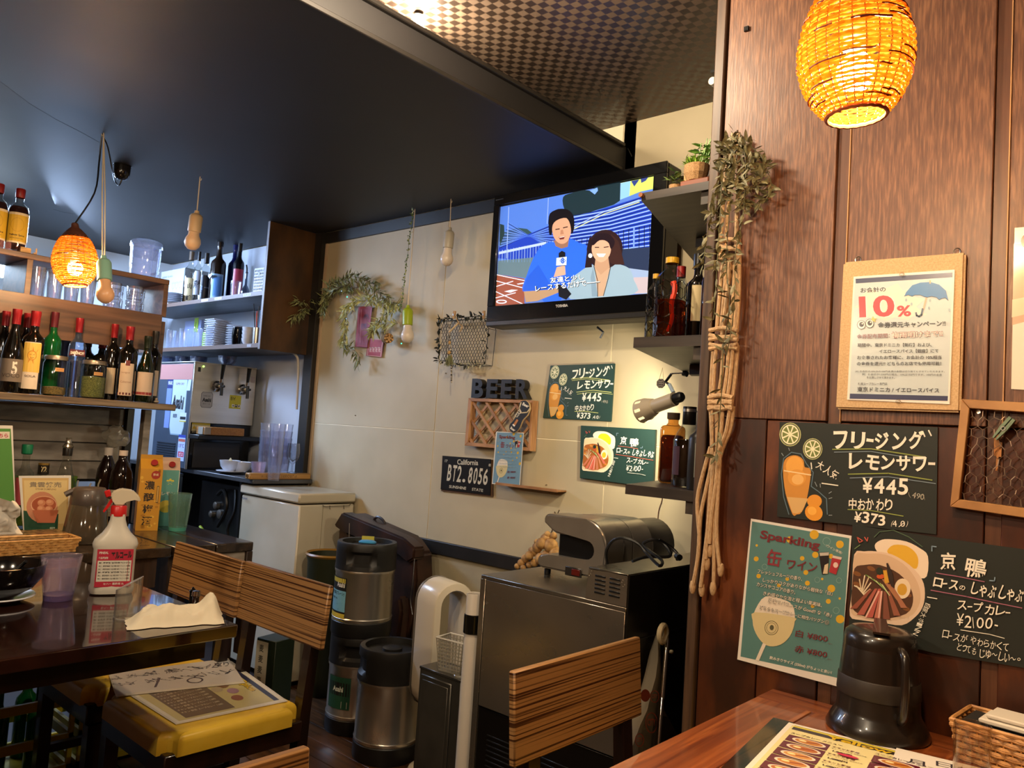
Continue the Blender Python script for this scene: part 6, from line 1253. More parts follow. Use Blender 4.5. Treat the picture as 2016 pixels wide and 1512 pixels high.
k = Cv(None, lambda u, v, l: (l, u, v)); W2 = '#a8a49c'
def octo(k, cx, cz, w_, h_, c): k.poly([(cx-w_, cz-h_*.75), (cx-w_*.75, cz-h_), (cx+w_*.75, cz-h_), (cx+w_, cz-h_*.75), (cx+w_, cz+h_*.75), (cx+w_*.75, cz+h_), (cx-w_*.75, cz+h_), (cx-w_, cz+h_*.75)], c)
octo(k, .083, .377, .034, .043, '#6f7076'); octo(k, .083, .377, .031, .04, '#9a9ba0'); k.text('Asahi', .058, .366, .108, .366, .022, '#1a1a1e', .05); k.text('生ビール', .062, .352, .104, .352, .008, '#4a4a50', .01); k.text('SUPER DRY', .062, .395, .104, .395, .006, '#4a4a50', .01)
k.rect(.215, .34, .285, .415, '#b8b02c'); k.text('樽ハイ', .222, .384, .25, .384, .024, '#1c1c1c', .05); 
for i, ch in enumerate('倶楽部'): k.rect(.232+.018*i, .348, .247+.018*i, .364, '#e0ded2' if i != 1 else '#1c1c1c'); k.text(ch, .234+.018*i, .35, .245+.018*i, .35, .012, '#1c1c1c' if i != 1 else '#e0ded2', .03)
k.rect(.26, .5, .33, .535, '#c9c4ba'); k.text('V', .338, .5, .356, .5, .026, '#b02c3c', .06); k.rect(.334, .495, .36, .53, '#b8aaa8', 1, -1); k.rect(.015, .52, .045, .552, '#c9c4ba'); k.rect(.018, .525, .034, .55, '#1a1a1a')
k.rect(.012, .205, .115, .25, '#c4bf9f'); k.rect(.012, .24, .115, .25, '#a8982c'); k.poly([(.016, .218), (.036, .218), (.026, .238)], '#c9a81c'); k.text('ご注意ください', .042, .222, .105, .222, .008, '#4a4636', .01); k.rect(.012, .195, .115, .206, '#1c1a16'); k.text('お客様は操作しないでください', .016, .197, .11, .197, .006, '#d6d2c4', .01)
k.text('洗浄記録 表', .16, .215, .22, .215, .012, '#5c5a58', .0); k.obj('front_print', t, mattp)['kind'] = 'stuff'
B().ball((.003, .048, .556), .0045, 8).obj('power_light', P('green lamp', (.4, 1, .1), em=6), t)
k = Cv(None, lambda u, v, l: (u, -.0-l, v)); octo(k, -.15, .35, .085, .175, '#7f97a8'); octo(k, -.15, .35, .08, .168, '#b0c0cc'); k.text('Asahi', -.225, .32, -.09, .315, .075, '#14161c', .05); k.text('SUPER DRY', -.2, .45, -.1, .45, .012, '#6a4a54', .02); k.text('BEER', -.2, .27, -.15, .27, .02, '#2c3a4a', .04)
k.rect(-.30, .21, -.235, .5, '#22306a'); k.text('FAX', -.29, .45, -.24, .45, .02, '#c9cfe0', .03); k.rect(-.3, .21, -.24, .43, '#6f84b8'); k.poly([(-.07, .42), (-.03, .42), (-.02, .52), (-.05, .52)], '#b8c9e6'); k.ell(-.03, .545, .008, .012, '#b02c34', 10); k.rect(-.12, .25, -.045, .3, '#c0ccd8'); k.rect(-.115, .262, -.05, .278, '#181a20'); k.rect(-.12, .25, -.045, .256, '#c9b84a')
k.rect(-.11, .04, -.03, .18, '#aebfe8'); k.rect(-.11, .165, -.03, .18, '#2c3f9c'); k.rect(-.108, .143, -.032, .158, '#b05a4a'); k.text('13°C', -.1, .112, -.04, .112, .02, '#6a3a78', .02); k.rect(-.1, .062, -.036, .09, '#b83a54'); k.text('ガス', -.092, .066, -.044, .066, .02, '#e0d6e6', .02); k.rect(-.4, .48, -.012, .565, '#b07a74'); k.obj('print', t, mattp)
for i in range(9): B().b2(-.36, -.14, -.003, 0, .02+.013*i, .026+.013*i).obj('vent_slat', P('vent shade', '#1c2028', .5), t)
t = T('rattan_tray_box', 'flat rattan box lying on the dispenser drip tray', 'box', (-4.02, 2.03, 1.0915)); ratb = NZ('brown rattan', '#8a5a28', '#b07c40', (20, 200, 200), .6, 4, bump=.3)
B().b2(-.03, .06, .01, .24, 0, .042, .003).obj('box', ratb, t); b = B()
for i in range(6): b.b2(.06, .063, .05, .238, .004+.0065*i, .008+.0065*i)
b.obj('strand', ratb, t, stuff=True); B().b2(.06, .0625, .012, .045, .002, .04).b2(-.0, .05, .006, .0105, .002, .04).obj('grey_end', P('grey card end', '#8f887c', .6), t)
t = T('dark_oven', 'shadowed black coil machine and hoses on the shelf below the counter', 'machine', (-4.05, 2.15, .62)); B().b2(-.1, .36, 0, .16, -.3, .22, .004).obj('housing', P('dark machine steel', '#23211f', .35, .5), t)
b = B(); b.tube(smooth([(.3, -.02, .2), (.34, -.04, .1), (.32, -.06, .0), (.36, -.05, -.12), (.28, -.08, -.16)]), .008, 7).tube(smooth([(.12, -.02, .16), (.2, -.03, .19), (.24, -.03, .1), (.18, -.04, 0)]), .01, 7); b.obj('hose', blkp, t)
for x, z, r in ((.1, .1, .02), (.15, .06, .024), (.06, .05, .018)): B().lathe([(0, 0), (r, 0), (r, .02), (r*.5, .026), (0, .026)], 16, (x, -.0, z), (RAD(90), 0, 0)).obj('gauge', P('dull chrome', '#8a867e', .3, .8), t)
B().tube([(.02, -.05, -.02), (.2, -.06, -.1)], .008, 6).obj('green_stick', P('lime plastic', '#93a51a', .4), t); B().ball((.06, -.04, -.1), .06, 10, (1.2, .5, .8)).obj('green_bag', P('dark green bag', '#12362a', .3), t)
t = T('blue_rack', 'blue grey plastic rack standing left of the machine below the counter', 'rack', (-4.17, 2.0, 0)); rk = P('blue grey plastic', '#3a4c68', .4)
for x in (-.16, 0): B().b2(x, x+.035, 0, .035, .3, .86, .004).obj('post', rk, t)
B().b2(-.16, .035, 0, .035, .86, .875, .002).obj('rail', rk, t); B().b2(-.16, .035, 0, .035, .285, .3, .002).obj('rail', rk, t); B().b2(-.16, .035, .0, .035, 0, .285).obj('base', rk, t)

# wall shelves of the kitchen
t = T('kitchen_shelf_end', 'dark brown stained side board closing the kitchen wall shelves', 'shelf board', (-3.592, 2.095, 1.545)); B().b2(0, .018, 0, .305, 0, .654, .0015).obj('board', NZ('blotchy dark plank', '#20130a', '#5a3b1e', (5, 7, 3), .4, 5, .32, .7, bump=.1), t); B().b2(.0, .018, -.0025, 0, 0, .654).obj('front_edge', P('grey edge band', '#6a6468', .5), t)
ksh = NZ('grey shelf laminate', '#4a4a4e', '#5c5a5a', (3, 30, 30), .45, 4)
for z, lb in ((1.842, 'upper kitchen wall shelf crowded with bottles'), (1.575, 'lower kitchen wall shelf stacked with white plates')):
    t = T('kitchen_shelf', lb, 'shelf', (-5.2, 2.095, z)); B().b2(0, 1.607, 0, .3, -.022, 0, .001).obj('board', ksh, t); B().b2(0, 1.607, -.0015, 0, -.022, 0).obj('front_edge', P('brown edge band', '#5a4438', .5), t)
    k = Cv(None, lambda u, v, l: (u, -.0016-l, v))
    if z > 1.7:
        for x, s_ in ((.97, '山崎 700'), (1.12, '獺祭 1200'), (1.42, '黒霧島')): k.rect(x, -.017, x+.075, -.003, '#b8c4dc'); k.text(s_, x+.006, -.014, x+.068, -.014, .008, '#5c6478', .01)
    else: k.rect(1.5, -.018, 1.54, -.004, '#8a8a90')
    k.obj('price_tag', t, mattp)
b = B().tube(smooth([at(540, 691, 1, 2.3), at(568, 692, 1, 2.3), at(583, 700, 1, 2.33), at(587, 716, 1, 2.35), at(586, 760, 1, 2.36), at(584, 806, 1, 2.37)]), .0065, 8)
tag(b.obj('shelf_bracket', P('ivory bracket', '#b8b0a4', .4)), 'ivory curved shelf bracket on the white wall beside the dark post', 'bracket')
SY = 2.2
def ks(px, py, Y=SY, z=1.8425): return V((at(px, py, 1, Y).x, Y, z))
def kb(label, px, top, R_, body, cap, capz, Y=SY, prof=BO, base=700, inner=None, name='spirit_bottle'):
    p = ks(px, 560, Y); h = at(px, top, 1, Y).z-p.z; t = revbottle(name, label, 'bottle', p, sc(prof, R_/.0375, h/.302), body, [('cap', cap, [(R_*.42, h*capz), (R_*.43, h), (0, h)])], inner=inner, seg=20); return t, h
t, h = kb('whisky bottle with a cream brush lettered label on the upper kitchen shelf', 373, 497, .036, glass, P('bronze cap', '#5a4a38', .4), .84); wraplabel(t, .0365, h*.03, h*.5, .75, paper); B().lathe([(0, .003), (.034, .004), (.034, h*.45), (0, h*.45)], 18).obj('liquid', P('dark amber', '#2a1a0c', .2), t)
k = wrapcv(.0368); k.text('山', -.01, h*.3, .012, h*.3, .035, '#1c1814', .03); k.text('崎', -.014, h*.08, .014, h*.08, .035, '#1c1814', .03); k.obj('print', t, mattp)
t, h = kb('bottle with a white brush lettered label between the whisky bottles', 388, 497, .022, glass, blkc, .82, 2.125); wraplabel(t, .0224, h*.12, h*.6, .9, P('white label', '#b4bccc', .5)); k = wrapcv(.0228); k.text('知多', -.02, h*.25, .02, h*.25, .05, '#1c2030', .03); k.obj('print', t, mattp)
t, h = kb('square black labelled whisky bottle with blue white lettering', 403, 500, .036, glass, blkc, .8, 2.2); wraplabel(t, .0366, h*.02, h*.55, 1.1, P('black label', '#14151c', .3)); k = wrapcv(.037); k.text('響', -.042, h*.12, -.012, h*.12, .07, '#8f9fc0', .02); k.text('BLENDED', .0, h*.3, .03, h*.3, .006, '#8f9fc0', .0); k.obj('print', t, mattp)
t, h = kb('tall brown sake bottle with a pale blue label', 427, 479, .042, P('brown sake glass', '#21160e', .15), P('dark brown cap', '#1a120e', .3), .93, 2.21, sc(BO, 1, 1)); wraplabel(t, .0425, h*.06, h*.46, .8, P('pale blue label', '#8fb4d8', .5)); k = wrapcv(.0428); k.rect(-.02, h*.1, .025, h*.42, '#5f93d0', 5); k.obj('print', t, mattp)
t2 = T('paper_tag', 'small white butterfly shaped tag on the neck of the brown bottle', 'tag', ks(415, 520, 2.155)+V((0, 0, .15))); B().prism([(-.015, 0, .012), (0, 0, .004), (.018, 0, .014), (.022, 0, -.004), (.006, 0, -.012), (.002, 0, -.02), (-.008, 0, -.012), (-.02, 0, -.006)], (0, .0015, 0)).obj('card', P('white card', '#c4ccdc', .5), t2); B().tube([(0, 0, .004), (.004, .01, .03)], .0007, 4).obj('string', P('white thread', '#b8b0a0', .6), t2)
t2 = T('wall_card', 'small white card with a green dot behind the brown bottle', 'card', V((ks(408, 505, 2.39).x, 2.39, 1.99))); B().b2(-.03, .03, 0, .006, -.05, .045).obj('card', P('white card', '#c4ccdc', .5), t2); B().ball((.005, -.002, .025), .005, 8, (1, .3, 1)).obj('dot', P('green dot', '#4fc03a', .4), t2)
t, h = kb('deep blue glass bottle behind the pink labelled bottle', 458, 483, .034, P('cobalt glass', '#0c1450', .12), P('cobalt cap', '#101a5c', .3), .9, 2.3)
t, h = kb('black bottle with a pink red label near the lattice box', 467, 481, .03, P('black bottle glass', '#0e0e12', .12), blkc, .86, 2.24); wraplabel(t, .0306, h*.08, h*.55, 1.0, P('pink red label', '#a8304c', .4))
t = T('small_glass', 'small clear glass in front of the pink labelled bottle', 'glass', ks(464, 565, 2.14)); tumbler(t, .024, .028, .085, tum); B().lathe([(.0285, .084), (.0275, .087)], 20).obj('rim', tum, t)
t = T('glass_decanter', 'small glass decanter with a thin bent neck beside the lattice box', 'decanter', ks(484, 562, 2.15)); B().lathe([(0, .002), (.02, 0), (.024, .015), (.02, .035), (.007, .06), (.006, .12), (.008, .13)], 18).obj('glass', thin('dark tinted glass', '#8a8f9c', .03, 2), t); B().tube(smooth([(0, 0, .125), (-.004, 0, .15), (-.012, 0, .17)]), .004, 6).obj('spout', blkp, t)
t = T('perforated_box', 'white perforated plastic box standing upright on the upper kitchen shelf', 'box', ks(508, 562, 2.165), RAD(4)); b = B(); pw, ph = .08, .146
for j in range(9):
    for i in range(8):
        x = -pw/2+pw*i/7; 
        if j < 8: b.b2(x-.0018, x+.0018, 0, .003, .008+j*.0165, .008+(j+1)*.0165)
    b.b2(-pw/2, pw/2, 0, .003, .006+j*.0165, .0105+j*.0165)
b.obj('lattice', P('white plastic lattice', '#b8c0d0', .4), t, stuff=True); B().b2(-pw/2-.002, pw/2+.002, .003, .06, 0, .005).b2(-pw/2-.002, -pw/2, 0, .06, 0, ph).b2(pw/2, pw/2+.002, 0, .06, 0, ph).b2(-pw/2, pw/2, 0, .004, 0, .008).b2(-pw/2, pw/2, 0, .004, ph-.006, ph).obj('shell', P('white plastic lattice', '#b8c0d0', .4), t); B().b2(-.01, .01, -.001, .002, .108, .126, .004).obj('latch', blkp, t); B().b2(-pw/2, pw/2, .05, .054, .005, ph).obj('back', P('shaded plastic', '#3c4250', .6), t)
t = T('cardboard_carton', 'white carton printed with wine glass outlines on the upper kitchen shelf', 'box', ks(300, 560, 2.18)+V((0, 0, 0)), RAD(0)); x1 = ks(362, 560, 2.18).x-t.location.x
B().b2(x1-.32, x1, 0, .2, 0, .235, .001).obj('box', P('white carton', '#a4a8b0', .6), t); k = Cv(None, lambda u, v, l: (u, -l, v))
for i in range(3): x = x1-.05-.045*i; k.line([(x-.018, .15), (x-.012, .12), (x, .112), (x+.012, .12), (x+.018, .15)], .0015, '#5c6478'); k.ring(x, .15, .018, .004, .0012, '#5c6478', 12); k.line([(x, .112), (x, .06)], .0015, '#5c6478')
k.text('WINE GLASS', x1-.3, .19, x1-.16, .19, .012, '#5c6478', .0); k.obj('print', t, mattp)
for j in range(6):
    t = T('small_plate', 'black rimmed white plate, %s in the small stack at the carton' % ORD[j], 'plate', ks(345, 570, 2.12)+V((0, 0, .0105*j)), 0, 'small plates stacked on the upper kitchen shelf'); B().lathe([(0, 0), (.03, 0), (.045, .007), (.043, .009), (.03, .004), (0, .004)], 24).obj('dish', wce, t); B().lathe([(.0435, .0065), (.0462, .0075), (.0435, .0095)], 24).obj('rim', blkp, t)
L2z = 1.5755
for i in range(7):
    t = T('shelf_glass', 'clear straight glass, %s on the lower kitchen shelf' % NTH[i], 'glass', ks(335+13*i, 680, 2.15+.05*(i % 2), L2z), 0, 'glasses lined up on the lower kitchen shelf'); tumbler(t, .024, .028, .115, tum); B().lathe([(.0282, .114), (.0272, .117)], 16).obj('rim', tum, t)
for i, (x, z, dz, c_) in enumerate(((386, 640, .1, 'upper yellow green sticky note behind the straight glasses'), (402, 668, .1, 'lower yellow green sticky note behind the straight glasses'))):
    p = at(x, z, 1, 2.30); t = T('sticky_note', c_, 'note', p); B().b2(-.025, .025, 0, .0006, -.045, .045).obj('paper', P('yellow green note', '#9cc03c', .6), t); B().b2(-.006, -.001, -.0004, 0, -.02, .02).obj('ink', blkp, t)
t = T('paper_stack', 'white paper sheets leaning on the back of the lower kitchen shelf', 'paper', ks(372, 690, 2.30, L2z)); B().b2(-.09, .12, .003, .02, 0, .2, .001).obj('sheet', P('pale blue paper', '#8f9cc0', .6), t); B().b2(-.1, .0, .021, .03, 0, .17, .001).obj('sheet', P('pale blue paper', '#8f9cc0', .6), t)
for i in range(13):
    t = T('square_plate', 'white square plate, %s in the tall pile of the lower kitchen shelf' % ORD[i], 'plate', ks(426, 690, 2.2, L2z)+V((0, 0, .0125*i)), RAD(3*(i % 3)), 'square plates piled on the lower kitchen shelf'); B().b2(-.045, .045, -.05, .05, .002, .006, .002).b2(-.035, .035, -.04, .04, 0, .002).b2(-.052, .052, -.056, .056, .006, .0105, .002).obj('dish', wce, t); B().b2(-.053, .053, -.057, -.055, .008, .0108).obj('lip', wce, t)
for i in range(9):
    t = T('round_dish', 'white round dish, %s in the pile beside the square plates' % ORD[i], 'plate', ks(462, 682, 2.24, L2z)+V((0, 0, .0135*i)), 0, 'round dishes piled on the lower kitchen shelf'); B().lathe([(0, 0), (.025, 0), (.045, .014), (.053, .017), (.053, .019), (.044, .018), (.02, .006), (0, .006)], 24).obj('dish', wce, t); B().lathe([(.024, -.0), (.026, .001), (.022, .002)], 24).obj('foot', wce, t)
t = T('black_tumbler', 'black curved metal tumbler in front of the round dishes', 'cup', ks(465, 678, 2.13, L2z)); B().lathe([(0, 0), (.022, 0), (.026, .03), (.027, .06), (.024, .095), (.022, .095), (.023, .06), (0, .01)], 24).obj('cup', P('black mirror', '#0e0e10', .1, .6), t); B().lathe([(.0245, .093), (.0235, .097)], 24).obj('rim', blkp, t)
for i in range(4):
    t = T('small_bowl', 'small white bowl, %s in the pile beside the steel cup' % ORD[i], 'bowl', ks(487, 672, 2.16, L2z)+V((0, 0, .02*i)), 0, 'small bowls nested on the lower kitchen shelf'); B().lathe([(0, 0), (.015, 0), (.028, .02), (.032, .036), (.03, .036), (.024, .018), (0, .006)], 20).obj('bowl', wce, t); B().lathe([(.031, .035), (.0325, .037), (.03, .037)], 20).obj('rim', wce, t)
t = T('straw_cup', 'steel cup holding straws on the lower kitchen shelf', 'cup', ks(505, 668, 2.13, L2z)); B().lathe([(0, 0), (.018, 0), (.02, .03), (.021, .085), (.019, .085), (0, .01)], 20).obj('cup', P('steel', '#b8b4ac', .3, 1), t)
for i, (c_, dx, tx, h) in enumerate((('#1c1c20', -.012, -.05, .2), ('#b83a2c', -.008, -.012, .16), ('#2c2c30', 0, -.002, .185), ('#3a84c0', .006, .012, .16), ('#a8b8cc', .012, .024, .15), ('#8a4a2c', -.004, -.02, .15))):
    t2 = T('straw', ('black bent straw', 'red straw', 'dark straight straw', 'blue straw', 'pale straw', 'brown straw')[i]+' standing in the steel cup of the lower kitchen shelf', 'straw', t.location+V((dx*.6, 0, .012))); B().tube([(0, 0, 0), (tx, 0, h)], .0024, 6).obj('tube', P('straw '+c_, c_, .4), t2); B().tube([(tx, 0, h), (tx*1.02, 0, h+.001)], .0026, 6).obj('tip', P('straw '+c_, c_, .4), t2)
cbw = thin('clear bowl plastic', '#c9cfe0', .05, 2, .15, '#8f98b0')
for i, (px, w_) in enumerate(((338, .05), (362, .055), (385, .058), (435, .06))):
    t = T('clear_bowl', ('leftmost clear plastic bowl on the beer dispenser', 'second clear plastic bowl on the beer dispenser', 'third clear plastic bowl on the beer dispenser', 'rightmost clear plastic bowl above the beer taps')[i], 'bowl', V((at(px, 700, 1, 2.16).x, 2.14+.02*i, 1.4815))); B().lathe([(0, 0), (w_*.5, 0), (w_*.8, .02), (w_*.82, .046), (w_*.78, .046), (w_*.5, .005), (0, .005)], 24).obj('bowl', cbw, t); B().lathe([(w_*.8, .044), (w_*.86, .046), (w_*.8, .048)], 24).obj('rim', cbw, t)
# kitchen light and hood seen through the cubby
t = T('added_fridge', 'pale steel fridge added to brighten the gaps between the wine bottles', 'fridge', (-5.25, .4, 0)); fr_ = P('pale fridge steel', '#b4bcc4', .3, .3); B().b2(0, .5, 0, 1.25, 0, 1.62, .01).obj('cabinet', fr_, t)  # fridge added as a pale surface to brighten the bottle gaps
for y in (.01, .635):
    for z0_, z1_ in ((.12, .82), (.84, 1.6)): d_ = B().b2(.5, .525, y, y+.605, z0_, z1_, .006).obj('door', fr_, t); B().b2(.526, .55, y+.52, y+.55, (z0_+z1_)/2-.12, (z0_+z1_)/2+.12, .006).obj('handle', blkp, d_)
t = T('kitchen_light', 'bright kitchen strip light seen through the open cubby', 'lamp', (-4.62, .75, 1.98)); B().b2(-.09, .09, -.47, .52, .03, .09, .004).obj('housing', wpb, t); B().b2(-.035, .045, -.44, .49, -.15, .028, .006).obj('diffuser', P('lit diffuser', (.75, .9, 1), em=6), t)
# ------------------------------------------------------------------ bar shelf unit and counter
bw1 = NZ('warm stained pine', '#402c20', '#6c4d38', (16, 1.4, 26), .42, 5, .33, .7, bump=.15, bd=.0008, dist=1.5); gw = NZ('grey weathered slats', '#5a5046', '#a0968a', (90, 4, 14), .42, 6, .34, .68, bump=.25, bd=.001, dist=.8)
t = T('bar_shelf', 'stained pine bar shelf unit with a glass cubby above a wine row', 'shelf', (-3.35, 0, .7205)); z0 = .7205
B().b2(-.27, 0, -.2, 1.51, 1.022, 1.044, .002).obj('top_board', bw1, t); B().b2(-.27, -.0, -.2, 1.49, .862, .882, .001).obj('cubby_board', bw1, t); B().b2(-.0, .012, -.2, 1.487, .73, .888, .001).obj('front_board', bw1, t)
for y in (.965, 1.488): B().b2(-.27, .0, y, y+.02, .883, 1.0215, .001).obj('upright', bw1, t)
B().b2(-.04, .0, 1.488, 1.508, .512, .862, .001).obj('upright', bw1, t); B().b2(-.27, -.24, 1.488, 1.508, .512, .862, .001).obj('upright', bw1, t); B().b2(-.0, .02, -.2, .985, .655, .7295, .001).obj('front_board', bw1, t) if False else None
B().b2(-.27, .14, -.2, 1.522, .484, .5105, .003).obj('wine_board', NZ('edge worn board', '#4a3c30', '#8a7860', (20, 3, 60), .45, 5), t)
for i in range(4): z = .405-.078*i; B().b2(-.24, -.225, -.2, 1.47, z, z+.075, .002).obj('back_slat', gw, t)
B().b2(-.256, -.241, -.2, 1.47, .16, .483).obj('gap_light_block', bks, t); B().b2(-.07, -.03, 1.47, 1.50, 0, .483, .002).obj('post', gw, t); B().b2(-.07, -.03, -.18, -.15, 0, .483, .002).obj('post', gw, t); B().b2(-.24, -.2, 1.47, 1.50, 0, .483, .002).obj('post', bks, t)  # unseen black board added to stop kitchen light in the slat gaps
WX = -3.25
def by(px, py, X=WX): return at(px, py, 0, X).y
zw = z0+.5112; BU = [(0, .001), (.038, 0), (.04, .004), (.04, .13), (.036, .16), (.024, .2), (.015, .235), (.0145, .29), (.0155, .295), (0, .297)]
redf = P('red foil capsule', '#8a1c24', .3, .3); ch5 = P('black red foil', '#3a1418', .3, .2)
def wine(label, px, top, body, capm, prof=BO, R_=.037, X=WX, cap0=.82, lab=None, h=None):
    y = by(px, 778, X); p = V((X, y, zw)); h = h or at(px+8, top, 0, X).z-zw; t = revbottle('wine_bottle', label, 'bottle', p, sc(prof, R_/.0375, h/.302), body, [('capsule', capm, [(R_*.42, h*cap0), (R_*.43, h*.93), (R_*.46, h*.94), (R_*.46, h*1.002), (0, h*1.002)])], seg=24)
    if lab: z_0, z_1, half, col = lab; wraplabel(t, R_*(1.075 if prof is BU else 1.012), h*z_0, h*z_1, half, P('label '+col, col, .5))
    return t, h
t, h = wine('wine bottle with a red capsule cut by the left edge of the frame', -4, 612, dglass, redf, X=-3.317, R_=.03, lab=(.18, .42, .9, '#8f8478'))
t, h = wine('sloping wine bottle with a brown label numbered 5', 17, 608, dglass, redf, BU, .034, -3.25, lab=(.13, .40, 1.2, '#70655a')); k = wrapcv(.0369); k.text('5', .0, h*.22, .018, h*.22, .045, '#d6cfc4', .03); k.text('VOCO', -.03, h*.18, .03, h*.18, .014, '#4a4038', .02); k.obj('print', t, mattp)
t, h = wine('wine bottle with a red capsule behind the sun label bottle', 39, 616, dglass, redf, X=-3.317, R_=.03)
t, h = wine('wine bottle with a yellow sun face label', 55, 612, dglass, redf, BO, .0365, -3.25, lab=(.06, .62, .75, '#c9bcaa')); k = wrapcv(.0372); k.rect(-.03, h*.26, .03, h*.61, '#c9a84a', 6); cx, cz = .0, h*.46
for i in range(9): a = 2*pi*i/9; k.poly([(cx+.012*cos(a-.25), cz+.014*sin(a-.25)), (cx+.027*cos(a+.1), cz+.034*sin(a+.1)), (cx+.012*cos(a+.25), cz+.014*sin(a+.25))], '#b5761c', 0)
k.l += 1; k.ell(cx, cz, .015, .018, '#8a5a1c'); k.ell(cx, cz, .0135, .0165, '#cf9c2c'); k.line([(-.007, cz+.004), (-.002, cz+.003)], .0015, '#6a3a14'); k.line([(.003, cz+.003), (.008, cz+.004)], .0015, '#6a3a14'); k.line([(-.005, cz-.008), (0, cz-.010), (.006, cz-.007)], .0015, '#6a3a14'); k.text('SOLA', -.018, h*.2, .018, h*.2, .008, '#5c4a40', .01); k.obj('print', t, mattp)
t, h = wine('green glass bottle with a dark red capsule behind the first spice jar', 93, 614, P('green bottle glass', '#0f5a2a', .08, trans=.3), P('wine red foil', '#5a1c28', .35, .3), X=-3.317, R_=.031)
t = T('blue_carton', 'dark blue carton standing behind the bottles', 'box', (-3.52, by(118, 700, -3.52), zw)); B().b2(-.03, .03, -.045, .045, 0, .26, .001).obj('box', P('navy carton', '#10183c', .5), t); B().b2(.03, .031, .0, .04, .02, .24).obj('side_print', P('navy carton print', '#22306a', .5), t)
t, h = wine('clear spirit bottle with a red capsule and red label', 143, 626, thin('blue clear glass', '#c4d4e6', .03, 1.8, .12, '#8fa4c4'), redf, BO, .031, -3.317); k = wrapcv(.0315); k.poly([(-.03, h*.52), (-.024, h*.6), (.03, h*.6), (.036, h*.52)], '#b8341c'); k.text('SMIRNOFF', -.024, h*.535, .03, h*.535, .012, '#e6dccf', .03); k.obj('print', t, mattp)
t, h = wine('dark bottle with a black capsule behind the second spice jar', 163, 660, dglass, blkc, X=-3.46)
t, h = wine('short wine bottle with a plain red capsule at the green jar', 193, 664, dglass, redf, X=-3.42)
t, h = wine('wine bottle with a red capsule and a narrow cream label', 214, 638, dglass, redf, BO, .030, -3.317, lab=(.08, .42, .55, '#b8a890')); 
t, h = wine('wine bottle with a cream label and red base stripe', 245, 643, dglass, redf, BO, .035, -3.25, lab=(.07, .5, .75, '#c4b09a')); k = wrapcv(.0357); k.rect(-.03, h*.08, .03, h*.11, '#5a1c22', 5); k.rect(-.006, h*.47, .01, h*.54, '#6a2c2a', 2); k.text('Sauvignon', -.02, h*.36, .012, h*.36, .009, '#8a6a54', .0); k.text('Cabernet', -.02, h*.24, .02, h*.24, .008, '#8a6a54', .0); k.obj('print', t, mattp)
t, h = wine('green black sloping bottle with a low cream and red label', 282, 662, gglass, P('dark green foil', '#1c241a', .3, .3), BU, .034, -3.25, lab=(.1, .45, .9, '#c0ac98')); k = wrapcv(.0369); k.rect(-.034, h*.11, .036, h*.15, '#8a2c2c', 6); k.obj('print', t, mattp)
t, h = wine('dark bottle with a black capsule at the right end of the row', 296, 652, dglass, blkc, BO, .03, -3.317, lab=(.1, .45, .9, '#b8a694'))
def jar(label, px, r, h, liq, lev, X=-3.262):
    y = by(px, 785, X); t = T('spice_jar', label, 'jar', (X, y, zw), face_rz(X, y)); B().lathe([(0, .002), (r*.92, 0), (r, .008), (r, h*.82), (r*.88, h*.9), (r*.88, h*.94)], 28).obj('glass', thin('jar glass', '#f4f8f2', .03, 1.4), t); B().lathe([(0, .004), (r*.95, .006), (r*.95, h*lev), (0, h*lev+.004)], 24).obj('spice', liq, t); B().lathe([(r*.9, h*.91), (r*.95, h*.915), (r*.95, h), (r*.9, h+.003), (0, h+.003)], 28).obj('lid', P('brushed lid', '#8f8474', .35, .8), t)
    k = wrapcv(r*1.01); k.rect(.0, h*.62, r*.75, h*.71, '#b88a54', 3); k.text('spice', .004, h*.645, r*.6, h*.645, .006, '#7a4a2a', .01); k.obj('label', t, mattp); return t
jar('clear storage jar with a little brown spice and a steel lid', 103, .042, .148, NZ('brown spice', '#4a3c22', '#7a6438', (200, 200, 200), .8, 2), .22); jar('clear storage jar filled with dry green herbs', 180, .045, .145, NZ('dry herbs', '#3c4422', '#6a6c3a', (250, 250, 250), .85, 2), .58)
y = by(141, 787, -3.255); t = T('clear_cylinder', 'narrow clear glass cylinder between the two storage jars', 'glass', (-3.253, y, zw)); B().lathe([(0, .004), (.02, 0), (.021, .14), (.0195, .14), (.0185, .008)], 22).obj('glass', thin('bright clear glass', '#eef0f4', .02, 2.2), t); B().lathe([(.0212, .139), (.0203, .142)], 22).obj('rim', tum, t)
t = T('tiny_figure', 'tiny pale stone figure at the right end of the wine board', 'ornament', (-3.235, by(308, 788, -3.235), zw)); B().ball((0, 0, .006), .009, 8, (1, 1.3, .7)).obj('base', P('pale stone', '#8f8474', .7), t); B().ball((0, 0, .016), .006, 8).obj('head', P('pale stone', '#8f8474', .7), t)
# glasses in the cubby
zc = z0+.8825; tg = thin('cubby glass', '#fafcff', .03, 3.2, .08, '#d0dcf4')
for i in range(8):
    t = T('cubby_tumbler', 'tall clear tumbler, %s in the glass cubby' % NTH[i], 'glass', (-3.40-.09*(i % 2), 1.02+.031*i, zc), 0, 'tall tumblers in the glass cubby'); tumbler(t, .023, .029, .122, tg); B().lathe([(.0295, .121), (.0283, .124)], 16).obj('rim', tg, t)
for i in range(4):
    for j in range(2):
        t = T('cubby_short_glass', '%s short clear glass of the %s stack right in the glass cubby' % (('lower', 'upper')[j], ('first', 'second', 'third', 'fourth')[i]), 'glass', (-3.40-.09*(i % 2), 1.30+.045*i, zc+.058*j), 0, 'short glasses stacked in the glass cubby'); tumbler(t, .031, .033, .055, tg); B().lathe([(.0332, .054), (.032, .0565)], 16).lathe([(.0315, .026), (.034, .029), (.0315, .032)], 20).obj('rim', tg, t)
